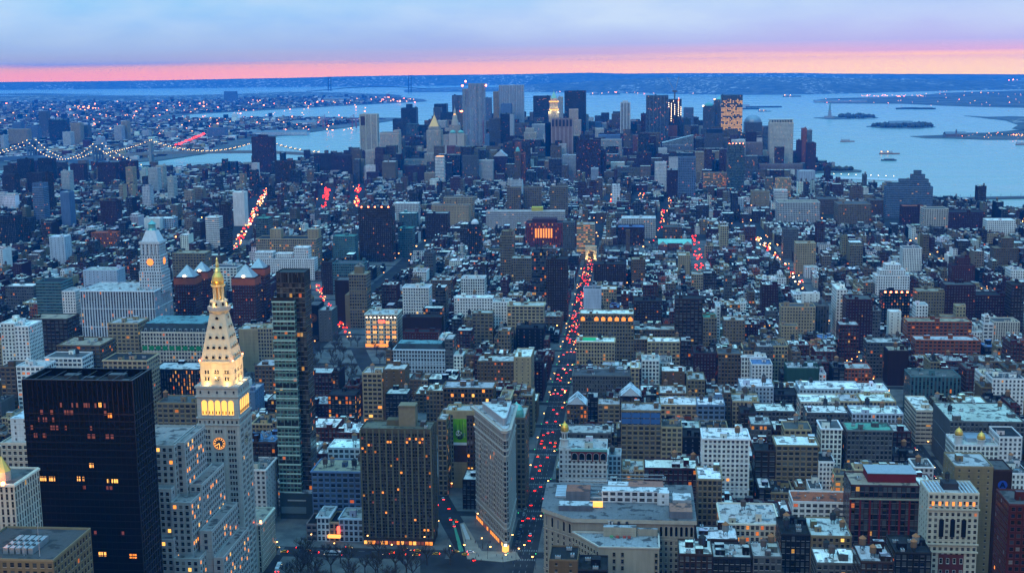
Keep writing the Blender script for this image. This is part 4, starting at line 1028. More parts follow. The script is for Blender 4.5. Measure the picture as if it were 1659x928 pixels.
K('n',600,658,620,850,3660,44,'maroon','grid','dark',.08,name=OF)
K('n',545,600,755,860,3480,26,'silver','vert','silver',.05,name=AP)
K('n',505,526,350,490,4980,26,'pale','vert','grey',.03)
K('n',525,576,405,500,5000,36,'grey','grid','grey',.04)
K('n',576,630,408,500,5100,36,'blue','grid','grey',.06)
K('n',628,660,415,500,5150,30,'pale','grid','grey',.04)
K('n',675,706,432,500,5000,26,'dark','grid','grey',.05)
K('n',700,766,348,500,4900,34,'tan','grid','tan',.03,'brown-grey rounded apartment tower by the pale striped one',None,name=AP)
K('n',765,842,262,520,4620,34,'pale','pier','silver',.02,'slim pale tower striped with three dark vertical bands','slim pale striped tower',special='threebands')
K('n',840,892,412,530,4700,34,'dark','grid','grey',.06)
K('n',600,765,505,540,4300,40,'blue','few','blue',.02,name=OF)
K('n',620,775,540,645,4050,50,'pale','loft','grey',.06,'pale block with a busy chequered facade',None,name=OF)
K('n',645,760,650,780,3850,40,'grey','band','silver',.20,name=OF)
K('n',830,1065,690,790,3700,60,'maroon','vert','dark',.04,'stepped dark red brick telephone building shaped like a ziggurat','stepped red brick ziggurat',tiers=[(.10,.92,.05,1,.52,.80),(.24,.72,.1,.95,.80,1.27)],name=OF)
K('n',330,432,655,790,3700,30,'silver','grid','silver',.04,name=OF)
K('n',960,1126,208,560,4350,44,'glass','glass','dark',.05,'tall sheer blue glass tower with broken rows of amber lights','sheer blue glass tower',special='glassfins')
K('n',920,962,345,500,4550,36,'maroon','small','dark',.03)
K('n',1195,1296,380,500,4560,40,'grey','grid','grey',.03,special=None)
K('o',222,296,300,480,4700,40,'blue','grid','grey',.02)
K('o',60,296,575,690,4100,50,'silver','glass','white',.03,'low pale glass building with a slanting saw-toothed crown','saw-toothed glass building',special='sawtooth',name=OF)
K('o',30,96,605,690,3900,26,'white','grid','silver',.05,name=AP)
K('o',168,296,640,700,3850,40,'dark','band','silver',.03,name=OF)
K('o',452,562,238,520,4760,50,'grey','grid','grey',.03,'stone and glass tower under a pale teal pyramid','teal-pyramid tower',special='tealpyr')
K('o',368,456,285,520,4740,50,'grey','grid','grey',.03,'lower stone tower with a teal dome and a lamp at its shoulder',None,special='tealdome2')
K('o',352,400,460,560,4720,40,'grey','grid','grey',.03)
K('o',505,665,205,560,4420,44,'glass','glass','dark',.04,'glass tower aglow with golden lit floors','golden-lit glass tower',special='goldfloors')
K('o',382,522,492,760,4000,40,'grey','vert','dark',.02,'blue-grey ribbed tower with a dark flat cap','dark-capped ribbed tower',special='darkcap')
K('o',522,560,525,720,4100,30,'pink','vert','grey',.02)
K('o',680,812,410,580,4800,54,'grey','small','grey',.02,'tower with a smooth rounded dome for a roof','round-domed tower',special='rounddome')
K('o',552,682,572,920,3300,34,'teal','glass','dark',.04,'dark blue-green glass hotel tower with red lights on top','blue-green hotel tower',special='redlights')
K('o',684,816,562,790,3900,36,'pink','vert','grey',.04,'brown ribbed block behind the blue-green hotel tower',None)
K('o',820,902,440,700,4000,40,'blue','glass','dark',.03,'dark blue glass slab attached to the pale gridded tower',None)
K('o',868,1048,410,710,3900,44,'limestone','grid','grey',.08,'broad pale tower with a fine grid and a notched pale crown','pale gridded river tower',special='gridcrown')
K('o',795,1116,725,810,3800,40,'pink','loft','grey',.03,'long low pinkish block at the feet of the pale gridded tower','long pinkish block',name=OF)
K('o',1075,1110,545,730,4150,30,'brick','small','dark',.04,name=AP)
K('o',1108,1148,455,730,4150,30,'orange','small','grey',.06,'red-orange brick tower beside the river','red-orange river tower',name=AP)
K('o',1145,1188,465,600,4200,30,'silver','glass','silver',.04,name=AP)
K('o',1148,1218,565,740,4080,30,'brick','small','dark',.08,name=AP)
K('o',182,312,672,920,3100,34,'blue','wide','grey',.03,'dark blue gridded tower in front of the saw-toothed building','dark blue gridded tower')
K('o',5,92,710,810,3450,30,'white','grid','silver',.05,name=OF)
K('o',96,186,765,840,3300,30,'maroon','small','white',.03,name=OF)
K('o',370,550,790,840,3350,30,'cream','band','grey',.50,name=OF)
K('o',920,1042,835,910,3050,30,'cream','vert','grey',.40,name=OF)
K('o',1085,1210,775,830,3500,40,'silver','few','silver',.03,name=OF)
K('P',407,443,222,275,3900,26,'maroon','small','dark',.06,'tall dark maroon tower block rising alone near the bridges','lone maroon tower',name=AP,special='crownbox')
K('j',250,365,660,770,3450,26,'brown','small','dark',.04,name=AP)
K('j',88,135,720,790,3350,26,'black','band','dark',.05,name=OF)
K('j',1262,1308,625,800,3440,20,'white','band','white',.03,name=AP)if False else None
K('j',605,730,625,700,3900,26,'maroon','small','grey',.03,name=AP)
K('j',495,660,615,700,3950,26,'brown','small','dark',.02,name=AP)
for i,(a,b,t,bb,S,w_)in enumerate([(437,522,680,770,3450,'maroon'),(608,722,672,760,3500,'maroon'),(745,845,662,750,3560,'maroon'),(925,985,705,790,3300,'pale'),(975,1020,690,770,3360,'limestone'),(785,830,700,800,3200,'cream'),(200,268,800,928,2750,'blue'),(280,300,735,900,2800,'brown'),(380,425,850,928,2750,'blue'),(105,185,650,740,3500,'dark'),(235,325,645,740,3500,'dark'),(20,75,690,780,3300,'brown'),(380,432,725,800,3250,'pale'),(165,260,735,820,3150,'brown'),(10,90,745,850,3100,'brown'),(1045,1085,760,840,3050,'pale')]):
 K('i',a,b,t,bb,S,26,w_,'small' if w_ in('maroon','brown','dark')else 'grid','dark',.03,name='housing_block')
for a,b,t,bb,S,w_,rf_ in[(50,170,462,560,5600,'cream','silver'),(302,412,405,560,5900,'dark','green'),(240,290,350,470,6300,'grey','grey'),(390,440,480,600,5500,'pale','grey'),(440,500,425,600,5600,'cream','tan'),(500,550,440,600,5650,'grey','dark'),(712,760,440,540,5900,'pale','silver'),(758,795,412,540,5950,'cream','tan'),(165,235,445,520,6000,'blue','grey'),(0,22,500,620,5300,'pale','grey'),(600,635,512,560,5300,'silver','silver'),(1030,1075,480,540,6000,'pale','grey'),(1295,1410,455,510,6100,'blue','grey'),(1402,1480,225,246,12500,'blue','grey'),(75,130,425,460,6200,'blue','grey'),(890,930,470,520,6300,'pale','grey')]:
 K('i',a,b,t,bb,S,40,w_,'grid',rf_,.03,name='riverside_block')
def spec_fn(kind):
 def f(e,a,b,p,q,z,c,rc,r):
  mb=MB();W,D=b-a,q-p;mx,my=(a+b)/2,(p+q)/2
  if kind=='redpent':
   mb.box(mx-W*.22,b-1,p+D*.3,q-2,z,z+6,'matte',(.16,.018,.02));mb.build('penthouse',e)
   s=MB();s.box(mx-W*.22-.5,b-.5,p+D*.3-.5,q-1.5,z+6.002,z+6.4,'metal',(.35,.4,.42));s.build('penthouse_roof',e)
   n=7
   for i in range(n+1):
    x=a+W*i/n;k=MB();k.box(x-.55,x+.55,p-.6,p-.01,-z+0,-3.5,'matte',(.14,.014,.016))if False else k.box(x-.55,x+.55,p-.6,p-.01,4,z-9,'matte',(.15,.016,.018))
    k.build('red_pier',e)
   k=MB();k.box(a-.8,b+.8,p-1.4,p-.012,z-9,z-8.2,'stone',(.30,.27,.2),bottom=True);k.build('balcony_ledge',e)
  elif kind=='ornate':
   k=MB();k.box(a+W*.25,b-W*.25,p-.25,p-.01,4,z-38,'matte',(.10,.028,.024),bottom=True);k.build('brick_panel',e)
   sp=[(a+W*(.3+.1333*i),p-.26,z-42-7.5*j,0)for i in range(4)for j in range(4)]
   windows(e,sp,1.5,3.0,(.45,.43,.38),r,0)
   sp=[(a+W*(.1+.8*i/6),p-.01,z-6,0)for i in range(7)]
   windows(e,sp,1.5,2.6,(.40,.38,.33),r,.0,kinds=lambda i,x,zz,t:'lit' if abs(x)>1 or True else None)
   for i in range(3):
    k=MB();x=a+W*(.28+.22*i);k.face([(x-1.5,p-.05,z-27),(x+1.5,p-.05,z-27),(x+1.5,p-.05,z-16),(x-1.5,p-.05,z-16)],'glass',(.01,.012,.016))
    k.box(x-1.9,x-1.5,p-.5,p-.01,z-27.4,z-15.6,'stone',c,bottom=True);k.box(x+1.5,x+1.9,p-.5,p-.01,z-27.4,z-15.6,'stone',c,bottom=True);k.build('tall_window',e)
   for zz in(z-10,z-32,z-37):
    k=MB();k.box(a-.7,b+.7,p-.9,p-.02,zz,zz+1,'stone',c,bottom=True);k.build('cornice',e)
   for i in range(14):
    x=a+W*(i+.5)/14
    if abs(i-6.5)>2.2:k=MB();k.box(x-.35,x+.35,p+1,q-1,z,z+.9,'metal',(.55,.6,.63));k.build('metal_rib',e)
   k=MB();k.box(mx-4.5,mx+4.5,my-4,my+5,z,z+4,'matte',(.04,.04,.045));k.build('bulkhead',e)
   water_tank(e,mx-1.5,my,z+4,2,.8)
  elif kind=='emblem':
   k=MB();n=28;R_=W*.26
   y=p-.12
   k.face([(mx+R_*math.cos(2*math.pi*i/n),y,z-9+R_*math.sin(2*math.pi*i/n))for i in range(n)],'matte',(.02,.06,.30));k.build('round_emblem',e)
   k=MB();k.bar((mx-R_*.5,y-.05,z-9-R_*.55),(mx,y-.05,z-9+R_*.6),.7,'matte',(.01,.015,.05));k.bar((mx+R_*.5,y-.05,z-9-R_*.55),(mx,y-.05,z-9+R_*.6),.7,'matte',(.01,.015,.05));k.bar((mx-R_*.3,y-.05,z-9-R_*.1),(mx+R_*.3,y-.05,z-9-R_*.1),.7,'matte',(.01,.015,.05));k.build('emblem_mark',e)
  elif kind=='golddomes':
   for(x,y,zz)in((a+3.5,p+3.5,z+3),(a+W*.62,p+3,z+0)):
    k=MB();k.cone(x,y,zz-2,zz+4,3.2,3.0,'stone',(.5,.5,.48),14);k.cone(x,y,zz+4,zz+4.7,3.6,3.6,'stone',(.5,.5,.48),14);o=k.build('turret',e)
    g=MB();g.lathe(x,y,[(3.1,zz+4.7),(3.3,zz+6),(2.9,zz+7.8),(1.9,zz+9.4),(.5,zz+10.4),(.12,zz+11.6),(0,zz+12)],'gilt',(.85,.46,.09),16);g.build('gold_dome',o)
   k=MB();k.box(a+W*.35,b-3,p+D*.35,q-3,z,z+3.2,'metal',(.35,.42,.5));k.build('roof_house',e)
  elif kind=='bluetop':
   k=MB();k.box(a+1,b-1,p-.05,q-2,z-11,z+1.2,'matte',(.03,.03,.035))if False else None
   for i in range(4):
    x0=a+.6+(W-1.2)*i/4;x1=x0+(W-1.2)/4-.5
    for j in range(2):
     k=MB();zz=z-10.5+5*j;k.face([(x0,p-.08,zz),(x1,p-.08,zz),(x1,p-.08,zz+4.2),(x0,p-.08,zz+4.2)],'glass',(.05,.12,.28));k.box(x0-.25,x0,p-.4,p-.01,zz-.2,zz+4.6,'metal',(.12,.22,.42));k.build('blue_window',e)
  elif kind=='gable':
   k=MB();P0=[(a,p),(b,p),(b,q),(a,q)]
   k.face([(a-.3,p-.3,z),(mx,p-.3,z+W*.45),(mx,q,z+W*.45),(a-.3,q,z)],'roofing',(.55,.6,.64));k.face([(b+.3,q,z),(mx,q,z+W*.45),(mx,p-.3,z+W*.45),(b+.3,p-.3,z)],'roofing',(.55,.6,.64))
   k.face([(a,p,z),(b,p,z),(mx,p,z+W*.44)],'stone',(.5,.52,.54));k.face([(b,q,z),(a,q,z),(mx,q,z+W*.44)],'stone',c);k.build('gable_roof',e)
  elif kind=='greenpatch':
   k=MB();k.box(a+W*.15,a+W*.5,my-3,q-2,z,z+.5,'matte',(.03,.42,.16));k.build('green_covering',e)
  elif kind in('arcade',):
   n=8
   sp=[(a+W*(i+.5)/n,p-.01,z-5,0)for i in range(n)]
   windows(e,sp,W/n*.6,4.6,c,r,0,arch=True,kinds=lambda i,x,zz,t:'lit' if i not in(1,)else 'sky')
  elif kind=='redlights':
   for i in range(5):
    k=MB();x=a+W*(i+.5)/5;k.box(x-.9,x+.9,p+.4,p+1.6,z+1,z+2.4,'glow_beacon',(1,1,1),bottom=True);k.box(x-.15,x+.15,p+.9,p+1.1,z,z+1,'metal',(.1,.1,.1));k.build('roof_light',e)
  elif kind=='redtop':
   k=MB();k.box(mx-3,mx+9,my-2,my+2,z+2,z+6,'glow_beacon',(1,1,1),bottom=True);k.bar((mx+2,my,z),(mx+2,my,z+2),.8,'metal',(.2,.2,.2));k.build('roof_light',e)
  elif kind=='ziggurat':
   for i,(x0,x1,h_)in enumerate(((.05,.95,8),(.3,.92,16),(.55,.85,26),(.62,.78,34))):
    k=MB();z0=z+(0,8,16,26)[i];shell(k,a+W*x0,a+W*x1,p+4+5*i,q-3,z0,z+h_,c,'band',r,.02,roof=rc);k.build('upper_storey',e)
  elif kind=='mansardroof' or kind=='mansard':
   h_=6 if kind=='mansardroof' else 9;i_=4
   k=MB();cc=(.035,.05,.055);P0=[(a,p),(b,p),(b,q),(a,q)];P1=[(a+i_,p+i_),(b-i_,p+i_),(b-i_,q-i_),(a+i_,q-i_)]
   for i in range(4):
    j=(i+1)%4;k.face([(*P0[i],z),(*P0[j],z),(*P1[j],z+h_),(*P1[i],z+h_)],'roofing',cc)
   k.face([(*x,z+h_)for x in P1],'roofing',(.12,.25,.27));k.build('mansard_roof',e)
   if kind=='mansard':
    n=11
    for i in range(n):
     x=a+5+(W-10)*i/(n-1);k=MB();k.box(x-1.1,x+1.1,p+.6,p+3.6,z+.6,z+4.2,'stone',(.28,.33,.34));k.face([(x-.7,p+.55,z+1),(x+.7,p+.55,z+1),(x+.7,p+.55,z+3.6),(x-.7,p+.55,z+3.6)],'glass',(.02,.03,.04));k.build('dormer',e)
    for i in range(10):
     x=a+W*(i+.5)/10;k=MB();k.box(x-W/26,x+W/26,p-.12,p-.01,z-18,z-13.5,'matte',(.02,.20,.08),bottom=True);k.build('green_panel',e)
  elif kind=='bankcap':
   k=MB();k.box(mx-W*.25,mx+W*.25,my-5,my+5,z,z+9,'stone',c);o=k.build('roof_house',e)
   k=MB();k.pyr(mx-W*.27,mx+W*.27,my-5.4,my+5.4,z+9,z+14,'roofing',(.2,.19,.17));k.build('pointed_roof',o)
   k=MB();k.box(a-W*.28,a-.01,p+2,q+22,-z*0,z*.62,'stone',c);k.build('side_wing',e)
  elif kind=='goldlit':
   nb=5
   for i in range(nb):
    x0=a+W*(i+.22)/nb;x1=a+W*(i+.78)/nb
    for j in range(5):
     z0=5+(z-10)*j/5;z1=z0+(z-10)/5*.58;k=MB()
     k.face([(x0,p-.05,z0),(x1,p-.05,z0),(x1,p-.05,z1),(x0,p-.05,z1)],('glow_gold','glow_shop','glow_win','glow_gold')[(i*3+j)%4],(1,1,1))
     for t in(.33,.66):k.box(x0+(x1-x0)*t-.2,x0+(x1-x0)*t+.2,p-.3,p-.06,z0,z1,'stone',c)
     k.build('lit_window',e)
   for i in range(8):
    x=a+W*(i+.5)/8;k=MB();k.box(x-.5,x+.5,p-1.0,p-.2,z-3.4,z-2.6,'glow_head',(1,1,1),bottom=True);k.build('cornice_lamp',e)
   k=MB();k.box(a+W*.42,a+W*.62,p-.5,p-.1,z-9.5,z-6.5,'glow_neon',(1,1,1),bottom=True);k.build('neon_sign',e)
   k=MB();k.face([(a,p-.06,.5),(b,p-.06,.5),(b,p-.06,4.2),(a,p-.06,4.2)],'glow_win',(1,1,1));k.build('shop_window',e)
  elif kind=='artwall':
   k=MB();n=20
   for R_,cc,y in((5.5,(.09,.035,.012),.06),(3.2,(.20,.08,.02),.1),(1.2,(.01,.01,.01),.14)):
    k=MB();k.face([(mx+R_*math.cos(2*math.pi*i/n),p-y,z*.66+R_*math.sin(2*math.pi*i/n))for i in range(n)],'metal',cc);k.build('sunburst',e)
  elif kind=='twinhuts':
   for x in(a+W*.3,a+W*.93):
    k=MB();shell(k,x-9,x+9,my-9,my+9,z,z+15,c,'few',r,0,roof=(.3,.26,.2));k.build('roof_house',e)
  elif kind=='whitedome':
   k=MB();k.lathe(mx,my,[(6.5,z),(6.3,z+3),(4.5,z+6),(2,z+7.8),(0,z+8.3)],'stone',(.62,.63,.64),14);k.build('dome',e)
  elif kind=='libtop':
   k=MB();k.box(a+12,b-12,p+10,q-10,z,z+7,'matte',(.07,.03,.03));k.build('roof_house',e)
   for i in range(7):
    k=MB();x=a+W*(.28+.07*i);k.face([(x-1.4,p-.08,z-26),(x+1.4,p-.08,z-26),(x+1.4,p-.08,z-9),(x-1.4,p-.08,z-9)],'glow_win',(1,1,1));k.build('lit_slit',e)
  elif kind=='yellowbox':
   k=MB();k.box(b-W*.42,b-W*.28,p+2,q-2,z,z+8,'matte',(.55,.42,.06));k.build('roof_house',e)
  elif kind in('pyramid','pyramidgrey'):
   lit_=kind=='pyramid'
   k=MB();k.box(a-.3,b+.3,p-.3,q+.3,z-9,z-.9,'matte',(.34,.085,.04));k.build('orange_crown',e)
   k=MB();k.pyr(a+2,b-2,p+2,q-2,z+.01,z+W*.55,'metal',(.30,.36,.38));o=k.build('pyramid_roof',e)
   if lit_:
    k=MB();y0=p+2;t=.62
    k.face([(mx-W*.2,p+2+D*.14-.4,z+W*.155),(mx+W*.2,p+2+D*.14-.4,z+W*.155),(mx,p+2+D*.36-.4,z+W*.44)],'glow_win',(1,1,1));k.build('lit_panel',o)
    k=MB();k.box(mx-1.6,mx+1.6,p+.6,p+1.8,z+.6,z+3,'glow_head',(1,1,1),bottom=True);k.build('roof_light',e)
  elif kind=='hutwhite':
   k=MB();shell(k,a+W*.3,b-1,p+4,q-2,z,z+15,(.5,.55,.56),'few',r,0,roof=(.5,.55,.58));k.build('roof_house',e)
  elif kind=='shopsign':
   k=MB();k.box(mx-4.5,mx+4.5,p-2.2,p-.1,3.4,5.4,'glow_shop',(1,1,1),bottom=True);k.build('lit_awning',e)
   k=MB();k.box(b-1.2,b+.6,p-1.6,p-.2,6.5,11.5,'glow_neon',(1,1,1),bottom=True);k.build('neon_sign',e)
  elif kind=='louvre':
   for i,x in enumerate((.08,.20)):
    pass
   k=MB();k.face([(a+W*.05,p-.3,z-34),(a+W*.30,p-.3,z-34),(a+W*.30,p-.3,z-6),(a+W*.05,p-.3,z-6)],'glass',(.02,.025,.035));k.build('louvre_panel',e)
   for t in(.0,.33,.64,.97):
    k=MB();k.box(a+W*t-.8,a+W*t+2.6,p-2,p-.01,0,z,'stone',jit(c,r));k.build('stone_pier',e)
  elif kind=='drum':
   k=MB();k.cone(mx,my,z,z+16,W*.22,W*.22,'matte',(.03,.035,.05),20);k.build('roof_drum',e)
  elif kind=='goldpyr':
   k=MB();shell(k,a+W*.1,b-W*.1,p+4,q-4,z,z+12,c,'vert',r,.05);o=k.build('upper_storey',e)
   k=MB();k.pyr(a+W*.16,b-W*.16,p+7,q-7,z+12,z+48,'gilt',(.42,.30,.13));k.cone(mx,my,z+46,z+58,.8,.1,'gilt',(.6,.4,.12),6);k.build('gold_pyramid',o)
  elif kind=='municipal':
   for t in(.42,.78):
    k=MB();x=a+W*t;k.box(x-11,x+11,p-3,p-.02,10,z+6,'stone',jit(c,r,.05));o=k.build('corner_wing',e)
    k=MB();k.lathe(x,p+4,[(6,z),(6.5,z+7),(9.5,z+8),(8,z+12),(3,z+15),(0,z+16)],'stone',(.18,.42,.36),14);k.build('green_dome',o)
   k=MB();shell(k,mx-18,mx+14,p+18,p+46,z,z+30,c,'vert',r,.05);o=k.build('central_tower',e)
   k=MB();k.lathe(mx-2,p+32,[(11,z+30),(10,z+44),(8,z+45),(7,z+58),(4,z+62),(3,z+74),(1,z+80),(0,z+90)],'stone',c,12);k.build('spire',o)
   k=MB();k.box(mx-5,mx+1,p+26,p+27.5,z+60,z+64,'glow_win_pale',(1,1,1),bottom=True);k.build('spire_light',o)
  elif kind in('stripes','stripes2','threebands','ribs'):
   n={'stripes':9,'stripes2':15,'threebands':4,'ribs':6}[kind]
   cc={'stripes':(.42,.45,.48),'stripes2':(.50,.55,.58),'threebands':(.55,.58,.6),'ribs':(.36,.27,.25)}[kind]
   wd={'stripes':.8,'stripes2':.7,'threebands':2.6,'ribs':3.2}[kind]
   for i in range(n):
    x=a+wd/2+(W-wd)*i/(n-1);k=MB();k.box(x-wd/2,x+wd/2,p-1.3,p-.01,0,z+.5,'stone',cc);k.build('vertical_rib',e)
   if kind=='threebands':
    k=MB();k.box(a+W*.25,b-W*.25,p+4,q-4,z,z+8,'stone',cc);k.build('roof_house',e)
   if kind=='ribs':
    for i in range(6):
     x=a+W*(i+.5)/6;k=MB();k.box(x-3,x+3,p-1.6,p-1.31,z-22,z-2,'matte',(.04,.04,.06),bottom=True);k.build('dark_vent',e)
  elif kind=='paleedge':
   k=MB();k.box(b-W*.26,b+.3,p-.4,q,0,z,'stone',(.33,.36,.38));k.build('pale_edge',e)
  elif kind in('tealdome','tealdome2'):
   k=MB();k.lathe(mx,my,[(W*.36,z),(W*.36,z+4),(W*.28,z+9),(W*.12,z+12),(0,z+13)],'stone',(.15,.42,.42),16);k.build('teal_dome',e)
   if kind=='tealdome2':
    k=MB();k.box(a-2,a+3,p+1,p+5,z-2,z+2,'glow_head',(1,1,1),bottom=True);k.build('shoulder_lamp',e)
  elif kind=='litcrown':
   k=MB();k.box(a+3,b-3,p+1,q-3,z,z+2,'glow_shop',(1,1,1));k.build('lit_crown',e)
  elif kind=='glassfins':
   for t in range(7):
    k=MB();x=a+W*t/6;k.box(x-.3,x+.3,p-.5,p-.01,0,z+2,'metal',(.2,.3,.4));k.build('glass_fin',e)
  elif kind=='sawtooth':
   n=9
   for i in range(n):
    x0=a+W*i/n;x1=a+W*(i+1)/n;h_=3+24*(i+1)/n;k=MB();shell(k,x0,x1-.3,p+1,q-2-i,z,z+h_,(.40,.48,.48),'glass',r,.02);k.face([(x0,p+1,z+h_),(x1-.3,p+1,z+h_+1.5),(x1-.3,q-2-i,z+h_+1.5),(x0,q-2-i,z+h_)],'roofing',(.55,.62,.62));k.build('roof_tooth',e)
  elif kind=='tealpyr':
   k=MB();k.pyr(a+4,b-2,p+4,q-4,z,z+17,'stone',(.18,.48,.47));k.build('teal_pyramid',e)
   k=MB();k.box(a-1,a+3,p+1,p+4,z-1,z+3,'glow_lamp',(1,1,1),bottom=True);k.build('shoulder_lamp',e)
  elif kind=='goldfloors':
   rr=random.Random(5);fl=4.0;n=15;top_=z
   for j in range(30):
    zz=z-16-j*4.6;row=MB();pr_=.85 if 6<=j<=11 or 14<=j<=22 or j==2 else.22
    for i in range(n):
     x=a+W*(i+.1)/n
     if rr.random()<pr_:row.face([(x,p-.1,zz),(x+W/n*.8,p-.1,zz),(x+W/n*.8,p-.1,zz+3.0),(x,p-.1,zz+3.0)],'glow_gold',(1,1,1))
    row.build('lit_floor',e)
  elif kind=='darkcap':
   k=MB();k.box(a+W*.1,b-W*.05,p+4,q-4,z,z+13,'matte',(.02,.03,.05));k.build('roof_cap',e)
  elif kind=='rounddome':
   k=MB();n=14
   k.lathe(mx,my,[(W*.5*math.cos(t),z+W*.42*math.sin(t))for t in[math.pi/2*i/8 for i in range(9)]],'metal',(.22,.27,.31),24);k.build('dome',e)
  elif kind=='gridcrown':
   for i in range(9):
    x=a+W*(i+.5)/9;k=MB();k.box(x-1.4,x+1.4,p+.5,q-.5,z,z+8,'stone',c);k.build('crown_fin',e)
   k=MB();k.box(a-1,b+1,p,q,z+8,z+10,'stone',(.45,.48,.48));k.build('crown_slab',e)
  elif kind=='crownbox':
   k=MB();k.box(mx-W*.18,mx+W*.18,my-5,my+5,z,z+7,'matte',c);k.build('bulkhead',e)
 return f
def run_heroes():
 rows=[]
 for d in HERO:
  if d is None:continue
  u0,u1,S,h,(pa,pb,pt)=place(d['crop'],d['xl'],d['xr'],d['yt'],d['h'],d['S'])
  if 'dS' in d['o']:pass
  rows.append([u0,u1,S,S+d['D'],h,d,pa,pb,pt])
 rows.sort(key=lambda r_:r_[2])
 for i,a in enumerate(rows):
  for b in rows[i+1:]:
   if b[2]>=a[3]:continue
   ov=min(a[1],b[1])-max(a[0],b[0])
   if ov<=.3:continue
   if b[2]-a[2]>8.5:a[3]=b[2]-.5
   elif ov<.45*min(a[1]-a[0],b[1]-b[0]):
    if a[0]<b[0]:b[0]=a[1]+.2
    else:b[1]=a[0]-.2
   else:print('CLASH',a[5]['crop'],a[5]['xl'],a[5]['yt'],'|',b[5]['crop'],b[5]['xl'],b[5]['yt'],'S',round(a[2]),round(b[2]));b[2]=a[3]+.5;b[3]=max(b[3],b[2]+8)
 for u0,u1,S,S1,h,d,pa,pb,pt in rows:
  o=dict(d['o']);sp=o.pop('special',None)
  if u1-u0<2 or h<4:print('BAD',d['crop'],d['xl'],d['yt'],round(h));continue
  oy,k=CR[d['crop']][1:]
  yb=oy+d['yb']*k
  if S>3300:yb=pt+.40*(yb-pt)
  SEEN.append((pa-1,pb+1,yb,S))
  mx,my=(pa+pb)/2,pt
  if d['mark']:MARK.append((mx,my,d['mark']))
  e=building(d['name'],d['label'],{'loft_building':'loft building','apartment_building':'apartment building','office_building':'office building','office_tower':'skyscraper','town_house':'house','bell_tower':'tower','housing_block':'apartment block','riverside_block':'tower block'}[d['name']],u0,u1,S,S1,h,d['wall'],d['sty'],d['roof'],d['lit'],top=spec_fn(sp)if sp else None,seed=int(d['xl']*3+d['yt']*7),**o)
  if not d['label']:TODO.append((e,mx,my,WORD[d['wall']],d['name'],d['roof'],h,u1-u0))
TODO=[]
def light(name,kind,loc,energy,c,parent=None,**k):
 d=bpy.data.lights.new(name,kind);d.energy=energy;d.color=c
 for a,v in k.items():setattr(d,a,v)
 o=bpy.data.objects.new(name,d);col.objects.link(o);o.location=loc
 if parent:o.parent=parent
 return o
def aim(o,d):
 o.rotation_euler=Vector(d).to_track_quat('-Z','Y').to_euler()
def face_of(e):
 return e
